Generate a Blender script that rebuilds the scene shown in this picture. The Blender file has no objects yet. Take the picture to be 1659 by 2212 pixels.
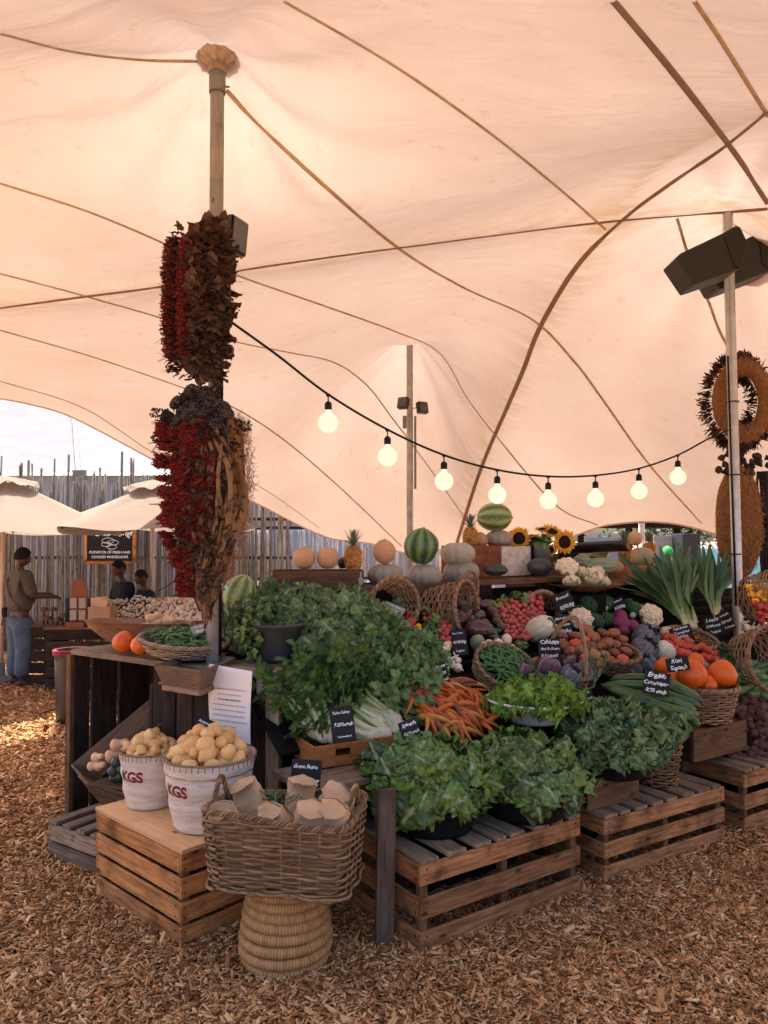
import bpy, math, random
import numpy as np
from mathutils import Vector, Matrix, Euler
random.seed(7); np.random.seed(7)
PI = math.pi
rnd = random.random
def U(a, b): return random.uniform(a, b)
SC = bpy.context.scene
COL = SC.collection
# ---------------------------------------------------------------- camera geometry (photo measured on a 1659 x 2212 grid)
FOC, CX, CY, CAMZ, PITCH = 1661.0, 829.5, 1106.0, 1.9, math.atan(54 / 1661.0)
def ray(px, py):
    u, v = (px - CX) / FOC, -(py - CY) / FOC
    a, c, s = PITCH, math.cos(PITCH), math.sin(PITCH)
    k = c - v * s
    return u / k, (s + v * c) / k
def P(px, py, Y):
    u, w = ray(px, py)
    return Vector((u * Y, Y, CAMZ + w * Y))
def G(px, py, z=0.0):
    u, w = ray(px, py)
    Y = (z - CAMZ) / w
    return Vector((u * Y, Y, z))
E1 = Vector((0.831, 0.556, 0)); E2 = Vector((-0.556, 0.831, 0)); O0 = Vector((0.165, 3.55, 0))
ANG = math.atan2(E1.y, E1.x)
def ST(s, t, z=0.0): return O0 + E1 * s + E2 * t + Vector((0, 0, z))
SZ, SK = 0.72, 0.62
def S(px, py, off=0.0):
    u, w = ray(px, py)
    # z = SZ + SK*(t-.5) + off ; t = (p-O0).E2
    d = Vector((u, 1, w))
    a = SK * (d.dot(E2)) - w
    b = CAMZ - (SZ + off - SK * 0.5) - SK * (Vector((0, 0, 0)) - O0).dot(E2)
    Y = b / a
    return Vector((u * Y, Y, CAMZ + w * Y))
def sz(w, p): return w * p.y / FOC
def R(x0, y0, sc):
    k = 1659 / 3024.0
    return lambda u, v: ((x0 + u / sc) * k, (y0 + v / sc) * k)
R1 = R(0, 1400, 1.508); R2 = R(200, 2200, 1.843); R3 = R(850, 2200, 1.843); R4 = R(1000, 1900, 1.659)
R5 = R(1600, 1900, 1.843); R6 = R(2200, 1900, 2.013); R7 = R(1500, 2500, 1.843); R8 = R(2200, 2500, 2.013)
RL = R(0, 1900, 2.074)
# ---------------------------------------------------------------- mesh builder
class MB:
    def __init__(s):
        s.v = []; s.f = []; s.m = []; s.g = []; s.t = []; s.n = 0
    def add(s, vs, fs, mat=0, gc=None, tint=0.5):
        vs = np.asarray(vs, dtype=np.float64).reshape(-1, 3)
        n = s.n
        s.v.append(vs); s.g.append(vs if gc is None else np.asarray(gc, dtype=np.float64).reshape(-1, 3))
        s.t.append(np.full(len(vs), tint) if np.isscalar(tint) else np.asarray(tint))
        s.f.extend([tuple(i + n for i in f) for f in fs])
        s.m.extend([mat] * len(fs)); s.n += len(vs)
    def build(s, name, mats, parent=None, smooth=False, loc=None, rot=None):
        me = bpy.data.meshes.new(name)
        V = np.concatenate(s.v) if s.v else np.zeros((0, 3))
        me.from_pydata(V.tolist(), [], s.f)
        if not isinstance(mats, (list, tuple)): mats = [mats]
        for m in mats: me.materials.append(m)
        if len(mats) > 1: me.polygons.foreach_set('material_index', s.m)
        if smooth: me.polygons.foreach_set('use_smooth', [True] * len(s.f))
        a = me.attributes.new('gc', 'FLOAT_VECTOR', 'POINT'); a.data.foreach_set('vector', np.concatenate(s.g).ravel())
        a = me.attributes.new('tn', 'FLOAT', 'POINT'); a.data.foreach_set('value', np.concatenate(s.t))
        me.update()
        o = bpy.data.objects.new(name, me); COL.objects.link(o)
        if parent: o.parent = parent
        if loc is not None: o.location = loc
        if rot is not None: o.rotation_euler = rot
        return o
    def box(s, c, size, rot=None, mat=0, ch=0.003, tint=None, wob=0.0):
        """chamfered board: centre, full size, rotation matrix; grain runs on the longest side"""
        hx, hy, hz = [max(q / 2, 1e-4) for q in size]
        ch = min(ch, hx * .45, hy * .45, hz * .45)
        vs = []; idx = {}
        for sx in (-1, 1):
            for sy in (-1, 1):
                for sz_ in (-1, 1):
                    for ax in range(3):
                        p = [sx * hx, sy * hy, sz_ * hz]
                        for q in range(3):
                            if q != ax: p[q] -= (sx, sy, sz_)[q] * ch
                        idx[(sx, sy, sz_, ax)] = len(vs); vs.append(p)
        fs = []
        for ax in range(3):
            b, c2 = (ax + 1) % 3, (ax + 2) % 3
            for sg in (-1, 1):
                q = []
                for (sb, sc_) in ((-1, -1), (1, -1), (1, 1), (-1, 1)):
                    k = [0, 0, 0]; k[ax] = sg; k[b] = sb; k[c2] = sc_
                    q.append(idx[(k[0], k[1], k[2], ax)])
                fs.append(q if sg > 0 else q[::-1])
        for ax in range(3):
            b, c2 = (ax + 1) % 3, (ax + 2) % 3
            for sb in (-1, 1):
                for sc_ in (-1, 1):
                    k0 = [0, 0, 0]; k1 = [0, 0, 0]
                    k0[ax] = -1; k1[ax] = 1
                    for k in (k0, k1): k[b] = sb; k[c2] = sc_
                    fs.append([idx[(*k0, b)], idx[(*k1, b)], idx[(*k1, c2)], idx[(*k0, c2)]])
        for sx in (-1, 1):
            for sy in (-1, 1):
                for sz_ in (-1, 1):
                    fs.append([idx[(sx, sy, sz_, a)] for a in range(3)])
        L = np.array(vs)
        order = np.argsort(size)[::-1]
        gc = np.stack([L[:, order[0]], L[:, order[1]], L[:, order[2]]], 1) + np.random.rand(3) * 20
        if wob: L = L + (np.random.rand(3) - .5) * wob
        if rot is not None: L = L @ np.array(rot.to_3x3()).T
        L = L + np.array(c)
        s.add(L, fs, mat, gc, rnd() if tint is None else tint)
    def board(s, a, b, w, th, up=(0, 0, 1), mat=0, ch=0.003, tint=None):
        """board from a to b, width w along 'up', thickness th"""
        a = Vector(a); b = Vector(b); d = b - a; x = d.normalized(); z = Vector(up)
        z = (z - x * z.dot(x)).normalized(); y = z.cross(x)
        m = Matrix((x, y, z)).transposed()
        s.box((a + b) / 2, (d.length, th, w), m, mat, ch, tint)
    def tube(s, pts, r, n=6, mat=0, tint=None, cap=True, gcs=None):
        pts = [Vector(p) for p in pts]; k = len(pts)
        rr = [r] * k if np.isscalar(r) else list(r)
        t0 = (pts[1] - pts[0]).normalized()
        ref = Vector((0, 0, 1)) if abs(t0.z) < .9 else Vector((1, 0, 0))
        nx = t0.cross(ref).normalized()
        vs = []; gc = []; ln = 0
        o = np.random.rand(3) * 20
        for i, p in enumerate(pts):
            t = (pts[min(i + 1, k - 1)] - pts[max(i - 1, 0)]).normalized()
            nx = (nx - t * nx.dot(t)).normalized(); ny = t.cross(nx)
            if i: ln += (p - pts[i - 1]).length
            for j in range(n):
                a = 2 * PI * j / n
                vs.append(p + nx * (math.cos(a) * rr[i]) + ny * (math.sin(a) * rr[i]))
                gc.append((ln + o[0], math.cos(a) * rr[i] + o[1], math.sin(a) * rr[i] + o[2]))
        fs = [(i * n + j, i * n + (j + 1) % n, (i + 1) * n + (j + 1) % n, (i + 1) * n + j) for i in range(k - 1) for j in range(n)]
        if cap: fs += [tuple(range(n))[::-1], tuple((k - 1) * n + j for j in range(n))]
        s.add([tuple(v) for v in vs], fs, mat, gc, rnd() if tint is None else tint)
    def lathe(s, prof, n=24, mat=0, c=(0, 0, 0), fn=None, tint=0.5, rot=None):
        """prof list of (r,z); fn(ang, r, z)->(r,z)"""
        vs = []; k = len(prof)
        for (r, z) in prof:
            for j in range(n):
                a = 2 * PI * j / n
                r2, z2 = (r, z) if fn is None else fn(a, r, z)
                vs.append((r2 * math.cos(a), r2 * math.sin(a), z2))
        fs = [(i * n + j, i * n + (j + 1) % n, (i + 1) * n + (j + 1) % n, (i + 1) * n + j) for i in range(k - 1) for j in range(n)]
        L = np.array(vs); g = L.copy()
        if rot is not None: L = L @ np.array(rot.to_3x3()).T
        s.add(L + np.array(c), fs, mat, g, tint)
    def grid(s, pts, nu, nv, mat=0, gc=None, tint=0.5):
        fs = [(i * nv + j, i * nv + j + 1, (i + 1) * nv + j + 1, (i + 1) * nv + j) for i in range(nu - 1) for j in range(nv - 1)]
        s.add(pts, fs, mat, gc, tint)
def thing(name, label, cat, loc=(0, 0, 0), rz=0.0, group=None):
    o = bpy.data.objects.new(name, None); COL.objects.link(o)
    o.location = loc; o.rotation_euler = (0, 0, rz); o.empty_display_size = .05
    o['label'] = label; o['category'] = cat
    if group: o['group'] = group
    return o
def tag(o, label, cat, group=None, kind=None):
    o['label'] = label; o['category'] = cat
    if group: o['group'] = group
    if kind: o['kind'] = kind
    return o
def struct(o): o['kind'] = 'structure'; return o
def copy_tree(o, parent=None):
    c = o.copy(); COL.objects.link(c)
    if parent: c.parent = parent
    for ch in list(o.children): copy_tree(ch, c)
    return c
class Protos:
    """a few variants of a thing; the first use of each is the original, later uses are copies"""
    def __init__(s, makers): s.makers = makers; s.made = [None] * len(makers)
    def put(s, loc, rot, scale, label, cat, group, k=None):
        k = random.randrange(len(s.makers)) if k is None else k
        if s.made[k] is None: o = s.made[k] = s.makers[k]()
        else: o = copy_tree(s.made[k])
        o.location = loc; o.rotation_mode = 'XYZ'; o.rotation_euler = rot
        o.scale = (scale,) * 3 if np.isscalar(scale) else scale
        o['label'] = label; o['category'] = cat
        if group: o['group'] = group
        elif 'group' in o: del o['group']
        return o
def rrot(): return (U(0, 6.28), U(0, 6.28), U(0, 6.28))
def poisson(poly, r, n=4000, jitter=None):
    xs = [p[0] for p in poly]; ys = [p[1] for p in poly]; out = []
    def inside(x, y):
        c = False; j = len(poly) - 1
        for i in range(len(poly)):
            if (poly[i][1] > y) != (poly[j][1] > y) and x < (poly[j][0] - poly[i][0]) * (y - poly[i][1]) / (poly[j][1] - poly[i][1]) + poly[i][0]: c = not c
            j = i
        return c
    for _ in range(n):
        x, y = U(min(xs), max(xs)), U(min(ys), max(ys))
        if inside(x, y) and all((x - a) ** 2 + (y - b) ** 2 > r * r for a, b in out): out.append((x, y))
    return out
def smooth_line(pts, n=12):
    """Catmull-Rom through points"""
    pts = [Vector(p) for p in pts]
    q = [pts[0] * 2 - pts[1]] + pts + [pts[-1] * 2 - pts[-2]]
    out = []
    for i in range(1, len(q) - 2):
        for j in range(n):
            t = j / n
            out.append(0.5 * ((2 * q[i]) + (q[i + 1] - q[i - 1]) * t + (2 * q[i - 1] - 5 * q[i] + 4 * q[i + 1] - q[i + 2]) * t * t + (3 * q[i] - q[i - 1] - 3 * q[i + 1] + q[i + 2]) * t ** 3))
    out.append(q[-2]); return out
# ---------------------------------------------------------------- materials
class NT:
    def __init__(s, name):
        s.m = bpy.data.materials.new(name); s.m.use_nodes = True; s.t = s.m.node_tree; s.t.nodes.clear()
        s.out = s.N('ShaderNodeOutputMaterial')
    def N(s, ty, **kw):
        n = s.t.nodes.new(ty)
        for k, v in kw.items():
            if k.startswith('i_'): n.inputs[k[2:].replace('_', ' ')].default_value = v
            else: setattr(n, k, v)
        return n
    def L(s, a, b): s.t.links.new(a, b)
    def noise(s, vec, scale, detail=3, rough=.55, dist=0.0):
        n = s.N('ShaderNodeTexNoise'); n.inputs['Scale'].default_value = scale; n.inputs['Detail'].default_value = detail
        n.inputs['Roughness'].default_value = rough; n.inputs['Distortion'].default_value = dist
        if vec is not None: s.L(vec, n.inputs['Vector'])
        return n.outputs['Fac']
    def ramp(s, fac, stops):
        n = s.N('ShaderNodeValToRGB'); s.L(fac, n.inputs[0]); e = n.color_ramp.elements
        while len(e) > 1: e.remove(e[-1])
        e[0].position = stops[0][0]; e[0].color = (*stops[0][1][:3], 1)
        for p, c in stops[1:]:
            q = e.new(p); q.color = (*c[:3], 1)
        return n.outputs['Color']
    def math(s, op, a, b=None, clamp=False):
        n = s.N('ShaderNodeMath', operation=op); n.use_clamp = clamp
        for i, x in enumerate((a, b)):
            if x is None: continue
            if isinstance(x, (int, float)): n.inputs[i].default_value = x
            else: s.L(x, n.inputs[i])
        return n.outputs[0]
    def mix(s, fac, a, b, mode='MIX'):
        n = s.N('ShaderNodeMix', data_type='RGBA', blend_type=mode)
        for sock, x in ((n.inputs[0], fac), (n.inputs[6], a), (n.inputs[7], b)):
            if isinstance(x, (int, float)): sock.default_value = x
            elif isinstance(x, (tuple, list)): sock.default_value = (*x[:3], 1)
            else: s.L(x, sock)
        return n.outputs[2]
    def map(s, vec, scale=(1, 1, 1), loc=(0, 0, 0)):
        n = s.N('ShaderNodeMapping'); s.L(vec, n.inputs[0]); n.inputs['Scale'].default_value = scale; n.inputs['Location'].default_value = loc
        return n.outputs[0]
    def attr(s, name, out='Vector'): return s.N('ShaderNodeAttribute', attribute_name=name).outputs[out]
    def bsdf(s, col, rough=.6, metal=0.0, spec=.5, bump=None, bstr=.3, bdist=.01, sss=0, sheen=0, coat=0, alpha=None):
        b = s.N('ShaderNodeBsdfPrincipled')
        for k, x in (('Base Color', col), ('Roughness', rough), ('Metallic', metal), ('Specular IOR Level', spec)):
            if isinstance(x, (int, float)): b.inputs[k].default_value = x
            elif isinstance(x, (tuple, list)): b.inputs[k].default_value = (*x[:3], 1)
            else: s.L(x, b.inputs[k])
        if coat: b.inputs['Coat Weight'].default_value = coat; b.inputs['Coat Roughness'].default_value = .15
        if bump is not None:
            n = s.N('ShaderNodeBump'); n.inputs['Strength'].default_value = bstr; n.inputs['Distance'].default_value = bdist
            s.L(bump, n.inputs['Height']); s.L(n.outputs[0], b.inputs['Normal'])
        s.b = b; return b.outputs[0]
    def fin(s, sh): s.L(sh, s.out.inputs[0]); return s.m
MATS = {}
def memo(fn):
    def g(*a):
        k = (fn.__name__,) + a
        if k not in MATS: MATS[k] = fn(*a)
        return MATS[k]
    return g
@memo
def wood(name, c1, c2, rough=.75, wear=.5):
    n = NT(name); g = n.attr('gc'); t = n.attr('tn', 'Fac')
    f = n.noise(n.map(g, (3, 34, 34)), 1.6, 5, .65, .6)
    f2 = n.noise(g, 5.0, 3, .6)
    col = n.ramp(f, [(.3, c2), (.62, c1)])
    bl = n.ramp(f2, [(.33, (.34, .31, .29)), (.47, (.92, .9, .88)), (.65, (1.15, 1.13, 1.1))])
    col = n.mix(wear, col, bl, 'MULTIPLY')
    tt = n.ramp(t, [(0, (.68, .66, .66)), (1, (1.22, 1.18, 1.14))])
    col = n.mix(1.0, col, tt, 'MULTIPLY')
    vk = n.N('ShaderNodeTexVoronoi'); vk.inputs['Scale'].default_value = 1.0; n.L(n.map(g, (5, 11, 11)), vk.inputs['Vector'])
    kn = n.ramp(vk.outputs['Distance'], [(.07, (.22, .15, .10)), (.15, (1, 1, 1))])
    col = n.mix(.85, col, kn, 'MULTIPLY')
    return n.fin(n.bsdf(col, rough, spec=.10 if c1[0] < .1 else .16, bump=f, bstr=.7, bdist=.005))
@memo
def plain(name, c, rough=.6, spec=.4, var=.15, scale=20.0, bump=.15, metal=0.0, coat=0.0):
    n = NT(name); oc = n.N('ShaderNodeTexCoord').outputs['Object']
    f = n.noise(oc, scale, 4, .6)
    lo = tuple(x * (1 - var) for x in c); hi = tuple(min(1, x * (1 + var)) for x in c)
    col = n.ramp(f, [(.3, lo), (.7, hi)])
    return n.fin(n.bsdf(col, rough, metal, spec, bump=f, bstr=bump, bdist=.003, coat=coat))
@memo
def skin_of(name, c1, c2, rough=.45, spec=.45, scale=6.0, spots=None, bump=.2, hv=0.0):
    """fruit / vegetable skin: two tones, a little different on every one"""
    n = NT(name); tc = n.N('ShaderNodeTexCoord'); oi = n.N('ShaderNodeObjectInfo')
    f = n.noise(tc.outputs['Object'], scale, 4, .6)
    mixf = n.math('ADD', n.math('MULTIPLY', f, .9), n.math('MULTIPLY', oi.outputs['Random'], .5))
    col = n.ramp(mixf, [(.4, c1), (.9, c2)])
    if spots:
        f3 = n.noise(tc.outputs['Object'], scale * 9, 2, .5)
        col = n.mix(n.ramp(f3, [(.62, (0, 0, 0)), (.7, (1, 1, 1))]), col, spots)
    f2 = n.noise(tc.outputs['Object'], scale * 6, 3, .6)
    return n.fin(n.bsdf(col, rough, spec=spec, bump=f2, bstr=bump, bdist=.003))
@memo
def leafm(name, c1, c2, rib, rough=.5, tr=.25):
    n = NT(name); g = n.attr('gc'); t = n.attr('tn', 'Fac')
    oi = n.N('ShaderNodeObjectInfo')
    sx = n.N('ShaderNodeSeparateXYZ'); n.L(g, sx.inputs[0])
    f = n.noise(n.N('ShaderNodeTexCoord').outputs['Object'], 30, 3, .6)
    k = n.math('ADD', n.math('MULTIPLY', t, .6), n.math('MULTIPLY', f, .5))
    k = n.math('ADD', k, n.math('MULTIPLY', oi.outputs['Random'], .15))
    col = n.ramp(k, [(.2, c1), (.85, c2)])
    col = n.mix(n.math('MULTIPLY', sx.outputs[2], 1.0, True), col, rib)
    b = n.bsdf(col, rough, spec=.35, bump=f, bstr=.4, bdist=.004)
    tl = n.N('ShaderNodeBsdfTranslucent'); n.L(col, tl.inputs[0])
    mx = n.N('ShaderNodeMixShader'); mx.inputs[0].default_value = tr; n.L(b, mx.inputs[1]); n.L(tl.outputs[0], mx.inputs[2])
    return n.fin(mx.outputs[0])
@memo
def emit(name, c, st):
    n = NT(name); e = n.N('ShaderNodeEmission'); e.inputs[0].default_value = (*c, 1); e.inputs[1].default_value = st
    return n.fin(e.outputs[0])
W_APPLE = lambda: wood('crate_wood', (.47, .225, .098), (.13, .056, .026), .7, .9)
W_WARM = lambda: wood('warm_pine', (.56, .25, .092), (.22, .085, .034), .6, .85)
W_ORANGE = lambda: wood('varnished_crate', (.44, .17, .055), (.28, .10, .035), .5, .3)
W_DARK = lambda: wood('dark_weathered_wood', (.055, .038, .030), (.016, .012, .010), .8, .5)
W_BLACK = lambda: wood('black_old_wood', (.014, .011, .010), (.006, .005, .005), .85, .4)
W_GREY = lambda: wood('grey_weathered_wood', (.36, .265, .18), (.13, .09, .06), .85, .5)
W_MID = lambda: wood('mid_brown_wood', (.19, .10, .052), (.075, .040, .022), .7, .5)
W_PLY = lambda: wood('plywood_top', (.72, .43, .215), (.58, .33, .155), .5, .22)
WICK = lambda: wood('wicker_cane', (.36, .235, .145), (.17, .10, .062), .7, .45)
WICK_D = lambda: wood('dark_wicker_cane', (.32, .20, .11), (.09, .052, .028), .7, .45)
# ================================================================ world, sun, camera
SUN_EL, SUN_AZ = math.radians(58), math.radians(-22)      # azimuth measured from +Y towards +X
w = bpy.data.worlds.new('World'); SC.world = w; w.use_nodes = True
nt = w.node_tree; nt.nodes.clear()
sky = nt.nodes.new('ShaderNodeTexSky'); sky.sky_type = 'NISHITA'; sky.sun_disc = False
sky.sun_elevation = SUN_EL; sky.sun_rotation = SUN_AZ; sky.air_density = .7; sky.dust_density = 5.0; sky.ozone_density = .2
bg = nt.nodes.new('ShaderNodeBackground'); bg.inputs[1].default_value = 0.15
wo = nt.nodes.new('ShaderNodeOutputWorld'); nt.links.new(sky.outputs[0], bg.inputs[0]); nt.links.new(bg.outputs[0], wo.inputs[0])
sl = bpy.data.lights.new('sun', 'SUN'); sl.energy = 5.0; sl.angle = math.radians(.5); sl.color = (1, .92, .82)
so = bpy.data.objects.new('sun', sl); COL.objects.link(so)
sd = Vector((math.sin(SUN_AZ) * math.cos(SUN_EL), math.cos(SUN_AZ) * math.cos(SUN_EL), math.sin(SUN_EL)))
so.rotation_euler = (-sd).to_track_quat('-Z', 'Y').to_euler(); so.location = sd * 40
cd = bpy.data.cameras.new('camera'); cd.sensor_fit = 'VERTICAL'; cd.sensor_height = 36.0; cd.lens = 36.0 * FOC / 2212.0
cd.clip_end = 2000; cd.clip_start = .05
co = bpy.data.objects.new('camera', cd); COL.objects.link(co); co.location = (0, 0, CAMZ)
co.rotation_euler = (PI / 2 + PITCH, 0, 0); SC.camera = co
SC.view_settings.view_transform = 'Standard'; SC.view_settings.look = 'None'; SC.view_settings.gamma = 1
SC.view_settings.exposure = 1.78
SC.cycles.max_bounces = 7; SC.cycles.diffuse_bounces = 4; SC.cycles.transmission_bounces = 4; SC.cycles.glossy_bounces = 3
SC.cycles.use_denoising = True
# ================================================================ ground
def ground():
    n = NT('wood_chip_ground'); tc = n.N('ShaderNodeTexCoord').outputs['Object']
    v = n.N('ShaderNodeTexVoronoi'); v.inputs['Scale'].default_value = 34; v.inputs['Randomness'].default_value = 1
    n.L(n.map(tc, (1, 2.2, 1)), v.inputs['Vector'])
    f = n.noise(tc, 60, 4, .7)
    sx = n.N('ShaderNodeSeparateColor'); n.L(v.outputs['Color'], sx.inputs[0])
    c = n.ramp(sx.outputs[0], [(0, (.20, .095, .045)), (.5, (.52, .28, .13)), (1, (.80, .52, .29))])
    c = n.mix(.5, c, n.ramp(f, [(.3, (.4, .4, .4)), (.7, (1.1, 1.1, 1.1))]), 'MULTIPLY')
    m = n.fin(n.bsdf(c, .9, spec=.15, bump=v.outputs['Distance'], bstr=.8, bdist=.02))
    mb = MB(); xs = np.array([-200, -30, -10, -5, 0, 5, 10, 30, 200.]); ys = np.array([-60, -10, 0, 3, 6, 9, 12, 20, 60, 300.])
    mb.grid([(x, y, 0) for x in xs for y in ys], len(xs), len(ys)); mb.f = [f_[::-1] for f_ in mb.f]
    struct(mb.build('ground', m))
ground()
def chips(regions, name):
    """real chips of wood lying over each other; one mesh"""
    V = []; T = []; k = 0
    for (x0, x1, y0, y1, dens, smin, smax, keep) in regions:
        N = int((x1 - x0) * (y1 - y0) * dens)
        x = np.random.uniform(x0, x1, N); y = np.random.uniform(y0, y1, N)
        msk = keep(x, y); x = x[msk]; y = y[msk]; N = len(x)
        L = np.random.uniform(smin, smax, N) ** 1.0 * (1 + (np.random.rand(N) < .06) * .9); W = L * np.random.uniform(.14, .42, N); H = np.random.uniform(.002, .006, N)
        a = np.random.uniform(0, PI, N); tx = np.random.normal(0, .30, N); ty = np.random.normal(0, .35, N)
        z = np.random.uniform(.002, .02, N) + np.abs(tx) * L * .3
        u = np.stack([np.cos(a) * np.cos(tx), np.sin(a) * np.cos(tx), np.sin(tx)], 1)
        v_ = np.stack([-np.sin(a) * np.cos(ty), np.cos(a) * np.cos(ty), np.sin(ty)], 1)
        n_ = np.cross(u, v_)
        c = np.stack([x, y, z], 1)
        tap = np.random.uniform(.3, 1, (N, 1)); bend = np.random.uniform(-.3, .3, (N, 1))
        crn = []
        for (i, j, kk) in ((-1, -1, -1), (1, -1, -1), (1, 1, -1), (-1, 1, -1), (-1, -1, 1), (1, -1, 1), (1, 1, 1), (-1, 1, 1)):
            wj = W[:, None] / 2 * (tap if i > 0 else 1.0)
            crn.append(c + u * (i * L[:, None] / 2) + v_ * (j * wj + bend * W[:, None] * i) + n_ * (kk * H[:, None] / 2))
        V.append(np.stack(crn, 1).reshape(-1, 3)); T.append(np.repeat(np.random.rand(N) ** 1.1, 8)); k += N
    V = np.concatenate(V); T = np.concatenate(T)
    base = np.array([[4, 5, 6, 7], [0, 3, 2, 1], [0, 1, 5, 4], [1, 2, 6, 5], [2, 3, 7, 6], [3, 0, 4, 7]])
    F = (np.arange(k)[:, None, None] * 8 + base[None]).reshape(-1)
    me = bpy.data.meshes.new(name); me.vertices.add(len(V)); me.vertices.foreach_set('co', V.ravel())
    me.loops.add(len(F)); me.loops.foreach_set('vertex_index', F.astype(np.int32))
    me.polygons.add(len(F) // 4); me.polygons.foreach_set('loop_start', np.arange(0, len(F), 4, dtype=np.int32)); me.polygons.foreach_set('loop_total', np.full(len(F) // 4, 4, dtype=np.int32))
    me.update(); me.validate()
    a = me.attributes.new('tn', 'FLOAT', 'POINT'); a.data.foreach_set('value', T)
    n = NT('wood_chip'); t = n.attr('tn', 'Fac'); tc = n.N('ShaderNodeTexCoord').outputs['Object']
    c = n.ramp(t, [(0, (.17, .070, .028)), (.2, (.34, .150, .058)), (.5, (.56, .285, .115)), (.8, (.74, .42, .19)), (1, (.86, .60, .34))])
    f = n.noise(tc, 140, 3, .7)
    c = n.mix(.6, c, n.ramp(f, [(.3, (.55, .5, .48)), (.7, (1.15, 1.12, 1.1))]), 'MULTIPLY')
    f2 = n.noise(tc, 1.3, 3, .6)
    c = n.mix(.7, c, n.ramp(f2, [(.35, (.70, .66, .62)), (.65, (1.1, 1.1, 1.1))]), 'MULTIPLY')
    me.materials.append(n.fin(n.bsdf(c, .85, spec=.15)))
    o = bpy.data.objects.new(name, me); COL.objects.link(o); return o
def in_stall(x, y):
    s = (x - O0.x) * E1.x + (y - O0.y) * E1.y; t = (x - O0.x) * E2.x + (y - O0.y) * E2.y
    return (s > .15) & (t > .25)
vis = lambda x, y: (np.abs(x) < y * .53 + .15 + (y < 4.6) * .5) & ~in_stall(x, y) & (y > 2.2)
o = chips([(-3.2, 3.4, 2.2, 4.6, 9500, .010, .046, vis), (-3.5, 3.6, 4.6, 6.6, 3400, .018, .055, lambda x, y: vis(x, y) & ((x < -1.1) | (x > 1.4))),
           (-6.5, -1.3, 6.6, 13.5, 1100, .03, .07, lambda x, y: x > -y * .53)], 'wood_chips')
tag(o, 'loose brown wood chips strewn over the whole ground', 'wood chips', kind='stuff')
# ================================================================ the stretch tent
POLES = [(P(470, 118, 4.6), .55, .55), (P(885, 728, 10.0), .9, .8), (P(1572, 462, 6.8), .45, .6)]
ctrl = [(0, 0, 3.3), (420, 0, 3.6), (830, 0, 3.7), (1250, 0, 3.6), (1659, 0, 3.3),
        (0, 230, 4.3), (830, 330, 4.9), (1250, 280, 4.6), (1659, 240, 4.5),
        (0, 395, 4.9), (300, 450, 5.1), (700, 400, 5.0), (1050, 420, 5.5),
        (0, 665, 6.2), (350, 620, 6.1), (510, 585, 6.1), (860, 535, 6.3), (1300, 480, 6.6), (1659, 450, 6.6),
        (1240, 590, 7.1), (1170, 700, 8.0), (1100, 870, 9.2), (1040, 1010, 10.4), (1000, 1120, 11.4),
        (0, 760, 7.3), (300, 800, 7.8), (600, 750, 7.6), (700, 900, 9.8), (500, 950, 9.2), (760, 1050, 11.0), (880, 1000, 11.2),
        (1000, 760, 8.9), (1000, 900, 10.2), (1280, 850, 8.6), (1400, 700, 7.7), (1400, 900, 8.9), (1400, 1040, 9.9), (1250, 1020, 10.2), (1600, 900, 8.3), (1600, 700, 7.5)]
edge = [(0, 860, 8.9), (130, 890, 9.3), (345, 1000, 10.2), (540, 1080, 11), (720, 1165, 11.8), (870, 1195, 12.3), (1000, 1190, 12.2),
        (1160, 1178, 11.6), (1240, 1157, 11.1), (1300, 1136, 10.8), (1420, 1128, 10.5), (1540, 1152, 10.1), (1659, 1190, 9.7)]
pts = [P(*c) for c in ctrl + edge]
far = [(-9, -3, 3.7), (0, -4, 3.9), (8, -3, 3.7), (-9, 3, 3.9), (-8, 7, 3.2), (-3.5, 1, 4.0), (3.5, 1, 4.1), (0, 1.5, 4.1), (8, 4, 3.4), (8, 8, 2.2), (-7.5, 8.6, 3.4)]
pts += [Vector(f) for f in far]
CRE = [[P(0, 665, 6.2), P(510, 585, 6.1), P(1300, 480, 6.6), P(1659, 450, 6.7)], [P(1659, 240, 4.5), P(1350, 470, 6.4), P(1170, 700, 8.0), P(1040, 1010, 10.4), P(1000, 1120, 11.4)]]
def seg_dist(x, y, line):
    d = np.full(np.shape(x), 1e9)
    for a, b in zip(line[:-1], line[1:]):
        dx, dy = b.x - a.x, b.y - a.y
        t = np.clip(((x - a.x) * dx + (y - a.y) * dy) / (dx * dx + dy * dy), 0, 1)
        d = np.minimum(d, np.hypot(x - a.x - t * dx, y - a.y - t * dy))
    return d
def extra(x, y):
    z = np.zeros(np.shape(x))
    for p, a, s in POLES:
        rr_ = np.sqrt((x - p.x) ** 2 + (y - p.y) ** 2 + .012); z = z + a * np.exp(-rr_ / s) + .035 * np.sin(9 * np.arctan2(y - p.y, x - p.x) + 1.3 * p.x) * np.exp(-((rr_ - .7) / .5) ** 2)
    for l in CRE: z = z - .16 * np.exp(-np.sqrt(seg_dist(x, y, l) ** 2 + .003) / .45)
    return z
allp = pts + [p[0] for p in POLES]
X = np.array([[p.x, p.y] for p in allp]); Z = np.array([p.z for p in allp]) - extra(X[:, 0], X[:, 1])
def tps(r2): return np.where(r2 > 1e-12, r2 * np.log(r2 + 1e-12) * .5, 0)
r2 = ((X[:, None] - X[None]) ** 2).sum(-1); n_ = len(X)
A = np.zeros((n_ + 3, n_ + 3)); A[:n_, :n_] = tps(r2) + np.eye(n_) * .02; A[:n_, n_] = 1; A[:n_, n_ + 1:] = X; A[n_, :n_] = 1; A[n_ + 1:, :n_] = X.T
COEF = np.linalg.solve(A, np.concatenate([Z, np.zeros(3)]))
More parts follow.
